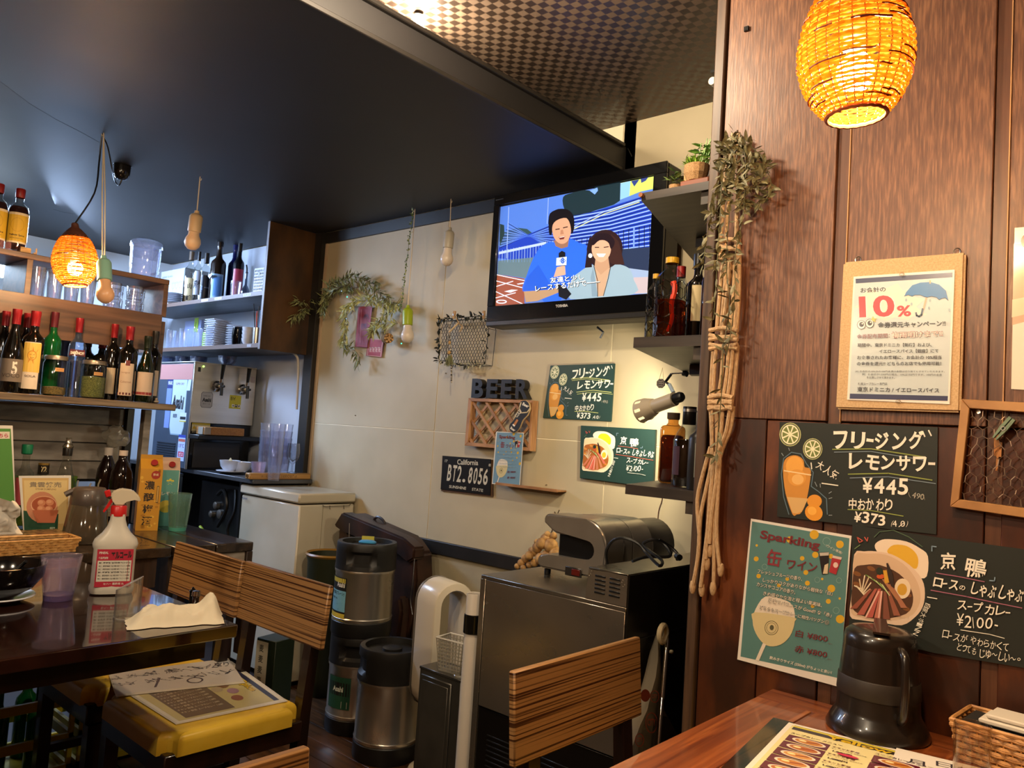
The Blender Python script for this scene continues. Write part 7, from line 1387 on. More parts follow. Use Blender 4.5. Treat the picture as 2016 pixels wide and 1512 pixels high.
# on top of the unit
zt3 = z0+1.0445; jb = thin('blue tinted pitcher plastic', '#f6f9ff', .06, 1.6, .22, '#cad6f0')
t = T('water_pitcher', 'pale blue clear plastic water pitcher on top of the bar shelf', 'pitcher', (-3.44, by(283, 545, -3.44), zt3), face_rz(-3.44, 1.44))
B().lathe([(0, .004), (.052, .004), (.056, 0), (.059, .02), (.062, .135), (.0605, .14), (.0575, .02), (.054, .008)], 32).obj('body', jb, t); B().lathe([(.065, .132), (.066, .152), (.06, .16), (.045, .168), (0, .17)], 32).obj('lid', jb, t); B().tube([(-.03, -.062, .15), (-.015, -.068, .13), (0, -.071, .118), (.015, -.068, .13), (.03, -.062, .15)], .0022, 6).obj('spout', jb, t); B().tube(smooth([(.03, .055, .14), (.05, .075, .13), (.05, .075, .05), (.03, .052, .03)]), .006, 7).obj('handle', P('blue plastic', '#2c3c9c', .4), t)
def ylb(label, y, X=-3.42):
    t = T('syrup_bottle', label, 'bottle', (X, y, zt3), face_rz(X, y)); R_, h = .0355, .245; B().lathe([(0, .006), (.032, 0), (.036, .006), (.036, .155), (.03, .18), (.014, .195), (.0135, .225)], 26).obj('glass', glass, t); B().lathe([(0, .008), (.033, .01), (.033, .165), (.025, .18), (0, .18)], 22).obj('liquid', thin('brown syrup', '#a8786a', .02, .5, .25, '#5a342a'), t); B().lathe([(.0155, .215), (.0165, .217), (.0165, .247), (.015, .25), (0, .25)], 20).obj('cap', P('dark red cap', '#7a1c1c', .35), t)
    k = wrapcv(.0366); k.rect(-.045, .035, .045, .152, '#c9b89a', 8); k.rect(-.045, .042, .045, .143, '#bf9a22', 8); k.ring(0, .105, .022, .026, .002, '#a8841c', 18); k.text('Yellow Spice', -.026, .06, .028, .06, .009, '#2c2410', .03); k.text('SAPPORO SOUP CURRY', -.022, .051, .024, .051, .004, '#2c2410', .01); k.obj('label', t, mattp)
ylb('yellow labelled bottle cut by the left frame edge on the bar shelf top', by(-14, 492, -3.42)); ylb('yellow labelled red capped bottle beside the small wood block', by(29, 492, -3.42))
t = T('wood_block', 'small pale wood block and peg on top of the bar shelf', 'block', (-3.40, by(47, 498, -3.4), zt3)); B().b2(-.02, .02, -.018, .018, 0, .024, .001).obj('block', cork, t); B().b2(-.01, .01, .03, .04, 0, .012).b2(-.005, .005, .038, .043, 0, .03).obj('peg', cork, t)

# counter planks
dct = NZ('dark lacquered counter plank', '#1e1712', '#3a2d22', (3, 30, 30), .26, 5, .35, .7, bump=.12, bd=.0006, coat=.4)
t = T('bar_counter', 'dark lacquered plank bar counter below the bar shelf', 'counter', (-2.76, 0, 0)); ys = [-.3, -.12, .06, .25, .43, .62, .80, .98, 1.16, 1.342]
for a, b_ in zip(ys, ys[1:]): B().b2(-.62, 0, a+.001, b_-.001, .685, .72, .003).obj('counter_plank', dct, t)
B().b2(-.62, .012, 1.345, 1.50, .688, .722, .003).obj('counter_plank', dct, t); B().b2(-.62, .012, 1.504, 1.655, .688, .722, .003).obj('counter_plank', dct, t)
B().b2(-.04, -.02, -.3, 1.3, .58, .684).obj('apron', dkw, t); B().b2(-.025, .0, 1.38, 1.63, .57, .687, .002).obj('drawer_front', gw, t); B().b2(-.03, .012, 1.63, 1.655, .3, .687, .002).obj('corner_post', dkw, t); B().b2(-.6, -.03, 1.345, 1.36, .3, .686).obj('side_board', dkw, t)
for x, y in ((-.06, 1.60), (-.6, 1.3), (-.06, -.28), (-.6, -.28), (-.6, 1.64)): B().box((x, y, .34), (.05, .05, .685)).obj('leg', dkw, t)
zk = .7205
def ct(px, py): p = at(px, py, 2, zk+.002); return V((p.x, p.y, zk+.002))
# long basket
p = ct(145, 1090); t = T('woven_tray', 'long shallow woven cane tray at the front of the bar counter', 'tray', (-2.835, .78, zk+.002), RAD(90)); weave_basket(t, .52, .1, .042, NZ('light cane', '#a8763c', '#cf9f60', (60, 60, 60), .5, 4, bump=.3, bd=.001), 5, .014, .94, rim=.0045)
B().b2(-.24, .24, -.042, .042, .003, .034).obj('dark_lining', P('black lining', '#151210', .8), t)
t = T('tissue_case', 'dark speckled tissue case behind the woven tray', 'case', (-3.0, .93, zk+.002), RAD(90)); B().b2(-.14, .13, -.06, .06, 0, .035, .003).obj('case', NZ('speckled lacquer', '#1c1610', '#7a5c34', (60, 60, 60), .3, 5, .45, .6), t); B().b2(-.14, .13, -.06, .06, .0352, .038, .001).obj('lid', NZ('speckled lid', '#3a2c1c', '#8a6c44', (60, 60, 60), .3, 5, .4, .65), t)
t = T('tissue', 'white crumpled tissue standing out of the speckled case', 'tissue', (-3.0, .87, zk+.0405)); b = B(); n = 9; rg = random.Random(5); g = [[b.bm.verts.new((.03*sin(j*1.7+i)+.01*rg.uniform(-1, 1), -.07+.14*i/n*(1-.12*j/5), .115*j/5*(1-.15*abs(i-4)/5)+(.006*rg.random() if j else 0))) for i in range(n)] for j in range(6)]
for j in range(5):
    for i in range(n-1): b.bm.faces.new((g[j][i], g[j][i+1], g[j+1][i+1], g[j+1][i]))
b.obj('sheet', P('white tissue', '#cfc9be', .8), t).data.set_sharp_from_angle(angle=pi); B().b2(-.02, .02, -.05, .05, -.001, .004).obj('slot', P('white tissue', '#cfc9be', .8), t)
def sheetX(name, label, cat, px, X, zlo, m, bg, th=.003):
    ps = [at(x, y, 0, X) for x, y in px]; t = T(name, label, cat, (X, sum(p.y for p in ps)/len(ps), zlo)); O = V(t.location)
    ps = [V((X, p.y, max(p.z, zlo))) for p in ps]; B().prism([(0, p.y-O.y, p.z-O.z) for p in ps], (-th, 0, 0)).obj('sheet', m, t); B().b2(-.05, 0, -.03, .03, 0, .004).obj('foot', m, t)
    return t, O, cvX(O, X, lambda x, y, X_: at(x, y, 0, X_))
wa = P('paper white', '#ddd9d2', .35)
t, O, k = sheetX('dumpling_poster', 'framed card with a drawn steaming dumpling basket on the bar counter', 'card', [(37, 937), (140, 936), (136, 1085), (45, 1085)], -3.09, zk+.002, wa, 0)
zc2 = lambda x, y: (x/5.21, 820+y/5.21); k.conv2 = k.conv; k.conv = lambda x, y: k.conv2(*zc2(x, y))
k.poly([(225, 630), (705, 630), (690, 1200), (255, 1200)], '#cfae72'); k.poly([(245, 655), (690, 655), (680, 1100), (262, 1100)], '#dcc48a'); k.poly([(240, 965), (600, 1000), (590, 1200), (250, 1200)], '#1c4a34'); k.text('貴雲焼売', 300, 725, 630, 728, 55, '#8a7c68', .02); k.text('STEAM DUMPLING', 365, 752, 575, 755, 16, '#8a6a4c', .01)
k.ell(430, 930, 160, 160, '#c98a6a', 22); k.ell(450, 910, 135, 95, '#e0b08a', 22); k.ell(450, 905, 125, 82, '#a85638', 22)
for x, y in ((425, 885), (510, 880), (420, 945), (500, 950)): k.ell(x, y, 42, 34, '#d08a64', 14); k.ell(x-8, y-8, 26, 18, '#dfa27c', 12)
k.poly([(330, 960), (600, 960), (560, 1090), (380, 1090)], '#b8694a'); k.text('SET', 510, 1165, 565, 1165, 30, '#b8c4b0', .03); k.obj('print', t, mattp)
t, O, k = sheetX('green_menu', 'green upright menu with red lettering at the left frame edge', 'menu', [(-60, 836), (25, 838), (33, 1060), (-60, 1060)], -3.10, zk+.002, wa, 0); k.conv2 = k.conv; k.conv = lambda x, y: k.conv2(*zc2(x, y))
k.poly([(-200, 120), (110, 125), (150, 900), (-200, 900)], '#4f8a3c'); k.rect(-80, 155, 100, 228, '#d9cfc0'); k.text('こちら', -60, 212, 82, 216, 40, '#b02c44', .03); k.obj('print', t, mattp)
p = at(8, 812, 0, -3.2); t = revbottle('soy_bottle', 'dark bottle with a black screw cap behind the green menu', 'bottle', (-3.25, .9, zk+.002), sc(BO, .9, 1.1), dglass, [('cap', blkc, [(.015, .3), (.016, .302), (.016, .335), (0, .335)])])
# pitcher
t = T('grey_pitcher', 'smoky grey plastic water pitcher in front of the drawn dumpling card', 'pitcher', (-2.985, 1.13, zk+.002), face_rz(-2.98, 1.12)); sm = thin('smoky plastic', '#b8ac98', .08, 1.0, .5, '#7d705e')
B().lathe([(0, .004), (.07, .004), (.075, 0), (.076, .02), (.074, .03), (.06, .135), (.058, .137)], 30).obj('body', sm, t); B().lathe([(.0605, .132), (.061, .14), (.058, .18), (.05, .19), (.02, .193), (0, .193)], 30).obj('lid', P('grey brown lid', '#4c423c', .35, coat=.3), t); B().tube([(-.05, -.015, .18), (-.075, -.02, .165)], .01, 8).obj('spout', P('grey brown lid', '#4c423c', .35, coat=.3), t); B().tube(smooth([(.05, .03, .16), (.085, .05, .14), (.085, .05, .07), (.06, .035, .04)]), .008, 8).obj('handle', P('grey brown lid', '#4c423c', .35, coat=.3), t)
# cartons
def carton(label, px, py, X, w_, h, cols, draw, rz):
    p = at(px, py, 0, X); t = T('drink_carton', label, 'carton', (X, p.y, zk+.002), rz); d = w_*.95
    B().b2(-w_/2, w_/2, -d/2, d/2, 0, h*.82, .001).obj('body', cols, t); b = B(); z1_, z2_ = h*.82, h*.95
    b.face([(-w_/2, -d/2, z1_), (w_/2, -d/2, z1_), (w_/2, 0, z2_), (-w_/2, 0, z2_)], [(w_/2, d/2, z1_), (-w_/2, d/2, z1_), (-w_/2, 0, z2_), (w_/2, 0, z2_)], [(w_/2, -d/2, z1_), (w_/2, d/2, z1_), (w_/2, 0, z2_)], [(-w_/2, d/2, z1_), (-w_/2, -d/2, z1_), (-w_/2, 0, z2_)]); b.b2(-w_/2, w_/2, -.0015, .0015, z2_-.001, h); b.obj('gable', cols, t, smooth=False)
    B().lathe([(0, 0), (.013, 0), (.013, .012), (0, .012)], 16, (w_*.1, -d*.27, h*.885), (RAD(60), 0, 0)).obj('screw_cap', redc, t)
    k = Cv(None, lambda u, v, l: (u, -d/2-l, v)); draw(k, w_, h*.82); k.obj('print', t, mattp)
    return t
def c1(k, w, h):
    k.rect(-w/2, 0, w/2, h, '#c08a24'); rr = random.Random(3)
    for i in range(26): k.ell(rr.uniform(-w*.45, w*.45), rr.uniform(h*.02, h*.98), rr.uniform(.004, .009), rr.uniform(.003, .007), '#d4a63c' if i % 2 else '#a8741c', 8, 0, 0)
    k.l += 1; k.ell(w*.2, h*.9, .017, .017, '#9a2c1c', 16); k.text('熟成', w*.08, h*.885, w*.32, h*.885, .01, '#dcc9a0', .02)
    for i, ch in enumerate('濃醇梅酒'): k.text(ch, -w*.26, h*(.66-.19*i), w*.2, h*(.66-.19*i), h*.14, '#241c14', .02)
    k.rect(w*.3, h*.45, w*.4, h*.72, '#241c14'); k.rect(w*.32, h*.46, w*.38, h*.71, '#c9a050')
pc1 = carton('golden plum wine carton with large brush lettering on the bar counter', 288, 1020, -3.20, .082, .30, P('golden carton', '#b5862a', .4), c1, face_rz(-3.2, 1.4)+RAD(6))
def c2(k, w, h): k.rect(-w/2, 0, w/2, h, '#5fa09c'); k.ell(-w*.05, h*.35, .028, .026, '#d9c048', 18); k.text('*', -.01, h*.72, .02, h*.72, .03, '#d9d048', .05); k.text('レモン', -w*.3, h*.55, w*.35, h*.55, .014, '#e0e6dc', .02); k.line([(w*.48, 0), (w*.48, h)], .002, '#e0dccf')
carton('teal and white lemon carton behind the golden carton', 325, 1015, -3.30, .08, .285, P('white carton board', '#c4a894', .5), c2, face_rz(-3.3, 1.55)+RAD(4))
p = ct(336, 1040); t = T('ribbed_tumbler', 'pale green ribbed plastic tumbler right of the cartons', 'cup', (-3.13, 1.535, zk+.002)); gt = thin('pale green plastic', '#e6f4ec', .05, 1.3, .22, '#a8ccc0'); tumbler(t, .032, .046, .15, gt); b = B()
for a in range(18): q = 2*pi*a/18; b.tube([(.0335*cos(q), .0335*sin(q), .01), (.0425*cos(q), .0425*sin(q), .1)], .001, 3, cap=False)
b.obj('rib', gt, t, stuff=True); B().lathe([(0, .001), (.033, .0), (.035, .014), (0, .012)], 20).obj('thick_base', P('teal base', '#4f9c8c', .2), t)
# pet bottles and small things
for lb, px, X, h, s_, bodym, lab in (('large brown pet bottle with a grey recycling label', 233, -3.27, .31, 1.35, P('black coffee pet', '#120a08', .08), 1), ('brown pet bottle behind the large one', 203, -3.38, .315, 1.2, P('dark cola pet', '#1a0e0a', .1), 0)):
    y = at(px, 1000, 0, X).y; t = revbottle('pet_bottle', lb, 'bottle', (X, y, zk+.002), [(r*s_, z*h/.214) for r, z in PET], bodym, [('cap', P('white cap', '#c4b8ac', .4), [(.0165, h*.9), (.0165, h), (0, h)]), ('neck', clr, [(.02*s_, h*.82), (.0135, h*.88), (.0135, h*.92)])])
    if lab:
        o = wraplabel(t, .0437, .05, .155, 1.2, P('grey label', '#8a8478', .5)); k = wrapcv(.0441)
        for i in range(8): k.text('名称 清涼飲料水 原材料名', -.04, .14-.011*i, .004, .14-.011*i, .005, '#4a463e', .0, 0)
        k.l += 1; k.line([(.015, .09), (.032, .09), (.0235, .108)], .0022, '#1c1a16', closed=True); k.text('1', .0215, .094, .025, .094, .008, '#1c1a16', .02); k.obj('print', t, mattp)
SYR = [(0, .003), (.02, 0), (.022, .004), (.022, .05), (.015, .062), (.012, .072), (.016, .08), (.016, .084)]
for i, (lb, px, X, h) in enumerate((('small syrup dispenser with an upright white straw', 152, -3.22, .16), ('middle glass syrup dispenser with a bent spout', 175, -3.17, .155), ('right glass syrup dispenser with yellow syrup', 193, -3.2, .165))):
    y = at(px, 960, 0, X).y; s_ = h/.084; t = revbottle('syrup_dispenser', lb, 'bottle', (X, y, zk+.002), [(r*1.15, z*s_) for r, z in SYR], glass, [('lid', mlk, [(.019, h*.97), (.019, h*1.03), (0, h*1.04)])], inner=(P('yellow syrup', '#b8841c', .1), [(0, .004), (.022, .005), (.022, h*.42), (0, h*.42)])); B().tube([(0, 0, h), (.0, 0, h*1.1), (.006 if i else .001, 0, h*1.22)], .003, 6).obj('spout', mlk, t)
X = -3.3; y = at(128, 940, 0, X).y; t = revbottle('liquor_bottle', 'clear sloping bottle with black band and foil mouth behind the dumpling card', 'bottle', (X, y, zk+.002), sc(BU, 1, 1.12), glass, [('band', blkc, [(.017, .283), (.0175, .31), (.017, .312)]), ('foil', P('crumpled foil', '#c4bcae', .25, .9), [(.017, .312), (.021, .318), (.012, .33), (.009, .345), (.011, .352), (0, .352)])])
X = -3.3; y = at(47, 950, 0, X).y; t = revbottle('liquor_bottle', 'clear bottle with a green cap and pink label right of the green menu', 'bottle', (X, y, zk+.002), sc(BO, .85, 1.06), glass, [('cap', P('green cap', '#0f6a48', .35), [(.0145, .285), (.018, .288), (.019, .318), (.0175, .322), (0, .322)])]); wraplabel(t, .0322, .1, .2, 1, P('pink label', '#b8545c', .5))
X = -3.25; y = at(82, 960, 0, X).y; t = revbottle('liquor_bottle', 'short bottle with a black printed cap behind the dumpling card', 'bottle', (X, y, zk+.002), sc(BO, .8, .84), glass, [('cap', P('black gold cap', '#1a150e', .35), [(.016, .215), (.0185, .217), (.0185, .256), (0, .256)])]); k = wrapcv(.0187); k.text('72', -.008, .225, .01, .225, .02, '#b8a878', .03); k.obj('print', t, mattp); B().lathe([(.0187, .25), (.0187, .2565), (0, .2567)], 20).obj('cap_ring', P('gold rim', '#a88a44', .3, .8), t)
t = T('green_strip', 'lime green strip lying along the back of the bar counter', 'box', (-3.46, 1.0, zk+.002)); B().b2(-.02, .02, -.25, .25, 0, .19, .002).obj('box', P('lime green card', '#5a7a24', .5), t); B().b2(-.021, .021, -.251, .251, .185, .192).obj('lid', P('lime green card', '#5a7a24', .5), t)
t = T('plastic_wrap', 'crumpled clear plastic film behind the golden carton', 'plastic film', (-3.47, 1.40, zk+.36)); b = B(); rg = random.Random(13)
q = bmesh.ops.create_icosphere(b.bm, subdivisions=3, radius=.045)
for v in q['verts']: v.co *= 1+.5*noise.noise(v.co*38)
b.obj('film', mlk, t, smooth=False); B().b2(-.012, .012, -.012, .012, -.3575, -.03, .004).obj('stick', mlk, t)
# ------------------------------------------------------------------ left table, chairs, crates
zebra = NZ('zebra wood', '#40220f', '#a0774a', (1.2, 1.2, 230), .4, 1.5, .38, .50, bump=.05, bd=.0003, dist=.18); zeb_e = P('plank edge wood', '#6a3a1c', .5); drk = NZ('dark brown chair lacquer', '#150a06', '#26130b', (30, 30, 4), .32, 4, coat=.3)
ysf = NZ('yellow vinyl', '#cba428', '#d8b43c', (9, 9, 9), .42, 3, bump=.05, bd=.001)
def chair(label, x, y, rz, grp):
    t = T('dining_chair', label, 'chair', (x, y, 0), rz, grp)
    b = B().b2(-.195, .195, -.205, .18, .38, .43, 0); bmesh.ops.bevel(b.bm, geom=[e for e in b.bm.edges if abs(e.verts[0].co.z-e.verts[1].co.z) > .01], offset=.035, segments=5, affect='EDGES'); bmesh.ops.bevel(b.bm, geom=[e for e in b.bm.edges if abs(e.verts[0].co.z-.43) < .001 and abs(e.verts[1].co.z-.43) < .001], offset=.02, segments=5, affect='EDGES', profile=.5); b.obj('seat', ysf, t)
    B().b2(-.185, .185, -.195, .185, .33, .384, .003).obj('seat_frame', drk, t)
    for sx in (-1, 1):
        B().prism([(sx*.175-.018, -.19, 0), (sx*.175+.018, -.19, 0), (sx*.175+.018, -.155, 0), (sx*.175-.018, -.155, 0)], (0, 0, .33)).obj('leg', drk, t)
        B().prism([(sx*.18, .165, .0), (sx*.18, .2, .0), (sx*.18, .212, .4), (sx*.18, .236, .735), (sx*.18, .212, .735), (sx*.18, .18, .4)], (-sx*.034, 0, 0)).obj('leg', drk, t)
        B().b2(sx*.175-.01, sx*.175+.01, -.155, .165, .14, .165).obj('stretcher', drk, t)
    a = RAD(-5); o = B().b2(-.222, .222, -.008, .008, -.087, .087, .003).obj('backrest', zebra, t, (0, .212, .664)); o.rotation_euler = (a, 0, 0)
    b = B()
    for sx in (-.17, .17):
        for z in (-.04, .04): b.lathe([(0, -.0012), (.007, -.001), (.0075, 0)], 12, (sx, -.008, z), (RAD(90), 0, 0)).lathe([(0, -.0012), (.007, -.001), (.0075, 0)], 12, (sx, .008, z), (RAD(-90), 0, 0))
    s_ = b.obj('screw_cap', P('brown screw cap', '#3c2210', .5), o, stuff=True); return t
c1_ = chair('yellow seated chair with zebra wood back holding the laminated menus', -2.03, 1.12, 0, 'zebra back chairs'); dup(c1_, (-2.475, 1.11, 0), 'yellow seated zebra back chair half hidden behind the white cloth and table corner')
dup(c1_, (-.77, 1.385, 0), 'zebra back chair facing the brown table in front of the ice machine', RAD(90)); dup(c1_, (-.715, .45, 0), 'zebra back chair whose top just shows at the bottom of the frame', RAD(90))
tbl = NZ('glossy dark table lacquer', '#1c0d08', '#2e1710', (3, 14, 14), .1, 4, coat=.6)
t = T('dark_table', 'glossy dark brown table in the lower left with the spray bottle on it', 'table', (-2.19, .2, 0)); B().b2(-.51, .51, -.8, .79, .69, .72, .003).obj('tabletop', tbl, t); B().b2(-.46, .46, -.75, .74, .64, .689).obj('apron', drk, t); B().tube([(0, .25, .02), (0, .25, .64)], .024, 14).obj('pedestal', P('steel', '#b8b4ac', .3, 1), t); B().b2(-.25, .25, .0, .5, 0, .02, .004).obj('base_plate', bks, t)
z7 = .7205
# spray bottle
t = T('spray_bottle', 'white trigger spray bottle with a pink red label on the dark table', 'bottle', (-2.135, .885, z7), face_rz(-2.135, .885)); frost = P('frosted white plastic', '#d2ccbe', .35, trans=.15)
def oval(pr, seg=36, e=3.2):
    b = B(); rings = []
    for w_, d_, z in pr:
        ring_ = []
        for i in range(seg):
            a = 2*pi*i/seg; c_, s_ = cos(a), sin(a); ring_.append(b.bm.verts.new((w_*abs(c_)**(2/e)*(1 if c_ > 0 else -1), d_*abs(s_)**(2/e)*(1 if s_ > 0 else -1), z)))
        rings.append(ring_)
    for a, c in zip(rings, rings[1:]):
        for i in range(seg): j = (i+1) % seg; b.bm.faces.new((a[i], a[j], c[j], c[i]))
    b.bm.faces.new(rings[0][::-1]); b.bm.faces.new(rings[-1]); return b
oval([(.044, .024, 0), (.05, .03, .003), (.053, .032, .012), (.053, .032, .02), (.05, .031, .028), (.05, .031, .115), (.053, .032, .122), (.054, .032, .128), (.05, .031, .14), (.034, .026, .156), (.024, .022, .172), (.0185, .0185, .19), (.0175, .0175, .205)], e=3).obj('bottle', frost, t)
B().lathe([(.0195, .2), (.0195, .224), (.017, .227), (0, .227)], 24).obj('collar', P('red plastic', '#b81c1c', .35), t)
o = B().prism([(-.022, -.011, .248), (-.02, -.011, .262), (.0, -.011, .272), (.028, -.011, .268), (.046, -.011, .252), (.05, -.011, .238), (.042, -.011, .238), (.036, -.011, .246), (.014, -.011, .24), (.011, -.011, .227), (-.011, -.011, .227), (-.014, -.011, .24)], (0, .022, 0)); bmesh.ops.bevel(o.bm, geom=o.bm.edges[:], offset=.003, segments=2, affect='EDGES'); o.obj('spray_head', P('cream white plastic', '#c4b8a0', .35), t)
B().box((-.029, 0, .257), (.014, .016, .018), (0, RAD(-20), 0), .002).obj('nozzle', P('red plastic', '#b81c1c', .35), t); o = B().prism([(-.02, -.006, .246), (-.012, -.006, .244), (-.024, -.006, .222), (-.034, -.006, .208), (-.037, -.006, .212), (-.03, -.006, .226)], (0, .012, 0)).obj('trigger', P('red plastic', '#b81c1c', .35), t)
k = Cv(None, lambda u, v, l: (u, -.0315-l+.12*max(0, abs(u)-.034)**1.2, v)); LW = .04; k.rect(-LW, .022, LW+.004, .118, '#a81c34', 8); k.rect(-LW+.003, .036, LW+.001, .089, '#c9c4b6', 8); k.text('PINEAL', -LW+.005, .106, -.014, .106, .006, '#d6ccc0', .03); k.text('アルコール', -.006, .092, LW+.001, .095, .018, '#14100e', .05); k.text('アルコール', -.007, .0925, LW, .0955, .0175, '#e6e0d4', .03) if False else None; k.text('食品添加物', -LW+.004, .093, -.014, .093, .006, '#d6ccc0', .02)
for i in range(6): k.text('用途：調理用器具 食品 除菌 保存 アルコール製剤', -LW+.006, .081-.008*i, LW-.002, .081-.008*i, .0045, '#4a4640' if i % 3 else '#1c1a18', .01 if i % 3 else .04, 0)
k.l += 1; k.text('セハー 業務用 5L', -.02, .027, .028, .027, .006, '#d6ccc0', .02); k.obj('label', t, mattp)
t = T('purple_cup', 'pale purple clear plastic cup on the dark table left of the spray bottle', 'cup', (-2.125, .755, z7)); tumbler(t, .032, .047, .108, pur, seg=32); B().lathe([(0, .001), (.0322, 0), (.034, .014), (0, .012)], 28).obj('thick_base', P('purple base', '#7f6aa0', .15, trans=.6), t)
t = T('slanted_tube', 'clear acrylic tube with a slanted mouth beside the white cloth', 'bill holder', (-1.868, .815, z7)); b = B(); n = 32
for r, dz in ((.028, 0), (.0262, 0)):
    R0 = [b.bm.verts.new((r*cos(2*pi*i/n), r*sin(2*pi*i/n), .0)) for i in range(n)]; R1 = [b.bm.verts.new((r*cos(2*pi*i/n), r*sin(2*pi*i/n), .078+.016*cos(2*pi*i/n-.9))) for i in range(n)]
    for i in range(n): j = (i+1) % n; b.bm.faces.new((R0[i], R0[j], R1[j], R1[i]))
b.obj('wall', thin('painted glint acrylic', '#fbfaf6', .04, 2.2, .07, '#f4f0e8'), t); B().tube([(.0271*cos(2*pi*i/n), .0271*sin(2*pi*i/n), .078+.016*cos(2*pi*i/n-.9)) for i in range(n)], .0012, 5, True).obj('rim', thin('painted glint edge', '#ffffff', .1, 3, .3), t); B().lathe([(.0285, 0), (.0285, .003), (.026, .003)], n).obj('base', thin('painted glint edge', '#ffffff', .1, 3, .3), t)  # milky white in walls and rim stands in for bright reflections
# cloth
t = T('white_cloth', 'crumpled off white cloth napkin on the corner of the dark table', 'cloth', (-1.775, .885, z7)); ex = V((.35, .94, 0)).normalized(); ey = V((-.94, .35, 0)).normalized(); b = B(); NX, NY = 34, 18; g = []
for j in range(NY):
    r = []
    for i in range(NX):
        u, v = i/(NX-1), j/(NY-1); a, c_ = (u-.5)*.205, (v-.5)*.115*(1-.25*u)
        edge = min(1, min(v, 1-v)*5)*min(1, u*7)*min(1, (1-u)*9+.25)
        h = edge*(.012+.022*max(0, sin(pi*min(1, u*1.25)))**1.5*sin(pi*v)+.014*abs(noise.noise(V((u*3.5+v*2, v*2.5, 3))))+.016*abs(noise.noise(V((u*6-v*4, v*4, 1)))))+.044*math.exp(-((u-.86)/.09)**2-((v-.62)/.25)**2)
        r.append(b.bm.verts.new(ex*(a+.006*noise.noise(V((u*5, v*5, 9))))+ey*(c_+.009*noise.noise(V((u*6, 0, 4+v*2))))+V((0, 0, max(.001, h)))))
    g.append(r)
for j in range(NY-1):
    for i in range(NX-1): b.bm.faces.new((g[j][i], g[j][i+1], g[j+1][i+1], g[j+1][i]))
b.obj('fabric', P('off white cloth', '#cfc4ac', .85, sss=.1), t); B().tube([g_.co if False else V(p_) for g_, p_ in []] or [ex*-.1+V((0, 0, .001)), ex*-.098+V((0, 0, .003))], .001, 4).obj('hem', P('off white cloth', '#cfc4ac', .85, sss=.1), t)
# bowl on saucer
t = T('white_saucer', 'white saucer under the black bowl at the left edge of the dark table', 'plate', (-2.175, .635, z7)); B().lathe([(0, 0), (.05, 0), (.082, .014), (.081, .017), (.05, .005), (0, .005)], 36).obj('dish', wce, t); B().lathe([(.048, 0), (.05, .003), (.046, .003)], 36).obj('foot', wce, t)
t = T('black_bowl', 'large black glazed bowl on the white saucer at the left frame edge', 'bowl', (-2.175, .635, z7+.0055)); B().lathe([(0, 0), (.035, 0), (.04, .006), (.075, .026), (.096, .055), (.1, .083), (.097, .084), (.092, .057), (.07, .03), (0, .012)], 40).obj('bowl', P('black glaze', '#0e0d0d', .12, coat=.4), t); B().b2(-.03, .05, -.03, .03, .055, .058).obj('paper_napkin', P('white tissue', '#cfc9be', .8), t); B().tube(smooth([(.0, .0, .05), (.05, .02, .075), (.085, .03, .1)]), .004, 6).obj('spoon', P('black lacquer', '#151313', .2), t)
t = T('wine_stopper', 'small dark chrome topped stoppers behind the white cloth', 'stopper', at(415, 1210, 2, .722)); t.location = (-1.86, 1.0, .7205); t.location.y = .975; B().lathe([(0, 0), (.008, 0), (.008, .03), (.011, .034), (.009, .045), (0, .047)], 14).obj('stopper', P('chrome', '#b5b0a8', .12, 1), t); B().lathe([(0, 0), (.007, 0), (.007, .035), (.009, .04), (0, .05)], 14, (-.03, .006, 0)).obj('stopper', P('gloss black band', '#12110e', .15), t)
# menus lying on the seat
zs = .4312; Qm = [(455, 1302), (566, 1381), (346, 1427), (243, 1362)]
t = flat('laminated_menu', 'laminated curry menu lying on the yellow chair seat', 'menu', Qm, zs, .0015, P('clear laminate edge', '#cfc8bb', .2)); k = flatcv(t, Qm, zs, .0015)
k.rect(.02, .02, .98, .98, '#cfcab8'); k.rect(.05, .05, .95, .1, '#2a2c44'); k.rect(.05, .1, .95, .95, '#b8ad7a'); k.text('Yellow Spice', .1, .2, .7, .2, .1, '#3a3010', .05); k.text('Yellow Spice', .1, .195, .69, .195, .095, '#c9a81c', .03); k.rect(.08, .45, .92, .88, '#6a5a48')
for i in range(12): k.text('チキン 野菜 スープカレー 1,080', .1+.065*i, .86, .1+.065*i, .5, .035, '#cfc4a8', .0, 0)
k.l += 1
for x, y, c in ((.3, .3, '#8a3c4a'), (.45, .32, '#7a5a3c'), (.6, .3, '#9a7a8c'), (.75, .34, '#8a5a4a'), (.5, .4, '#a89a7c')): k.ell(x, y, .06, .05, c, 14)
k.obj('print', t, glossp)
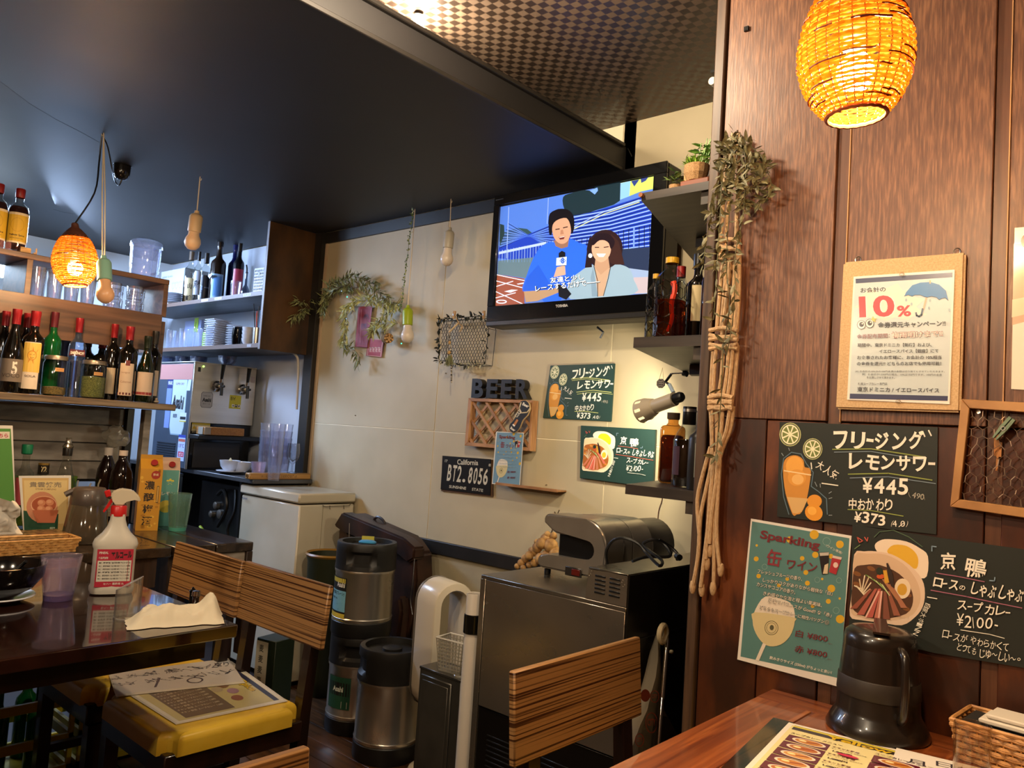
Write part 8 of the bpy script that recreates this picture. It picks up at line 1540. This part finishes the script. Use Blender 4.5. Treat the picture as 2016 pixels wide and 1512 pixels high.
Qn = [(214, 1328), (450, 1297), (482, 1345), (228, 1372)]; t = flat('handwritten_sheet', 'narrow laminated handwritten sheet on top of the menu on the chair', 'paper', Qn, zs+.003, .0012, P('clear laminate edge', '#cfc8bb', .2)); k = flatcv(t, Qn, zs, .0012); k.rect(.01, .03, .99, .97, '#bdb8b4')
for i, s_ in enumerate(('黒豚軍生ビール', '本日のおすすめ', '焼酎', 'サラダ 380', '日替り')): k.hand(s_, .04+.19*i, .35, .2+.19*i, .33, .18, '#3a3640', .0, .1); k.hand('甘口 650', .05+.19*i, .65, .17+.19*i, .63, .16, '#3a3640', .0, .1)
k.line([(.3, .85), (.36, .5)], .02, '#5a5058'); k.ring(.62, .75, .06, .1, .015, '#5a5058', 14); k.obj('print', t, glossp)
# yellow bottle crates under the counter
yc = P('yellow crate plastic', '#b8a01c', .4)
for i, (y, lb) in enumerate(((1.30, 'yellow bottle crate under the bar counter behind the yellow chairs'), (.88, 'yellow bottle crate under the bar counter in the shade of the dark table'))):
    t = T('bottle_crate', lb, 'crate', (-2.94, y, 0)); b = B()
    for z in (0.0, .1, .22, .32): b.b2(-.15, .15, -.2, -.188, z, z+.03).b2(-.15, .15, .188, .2, z, z+.03).b2(-.15, -.138, -.2, .2, z, z+.03).b2(.138, .15, -.2, .2, z, z+.03)
    for x in (-.15, .136):
        for yy in (-.2, .186): b.b2(x, x+.014, yy, yy+.014, 0, .35)
    b.obj('shell', yc, t); B().b2(-.15, .15, -.2, .2, 0, .01).obj('bottom', yc, t)
    for a in range(2):
        for c in range(3): tb = T('empty_bottle', 'empty green bottle in the %s yellow crate, %s row, %s' % ('rear' if i == 0 else 'front', ('aisle side', 'kitchen side')[a], ('nearest', 'middle', 'farthest')[c]), 'bottle', (-2.94+.06-.12*a, y-.12+.12*c, .0105), 0, 'empty bottles in the %s crate' % ('rear' if i == 0 else 'front')); B().lathe(sc(BO, .9, .95), 14).obj('glass', P('green bottle glass', '#0f5a2a', .08, trans=.3), tb); B().lathe([(.014, .27), (.0152, .275), (.0145, .283)], 14).obj('mouth_ring', P('green bottle glass', '#0f5a2a', .08, trans=.3), tb)
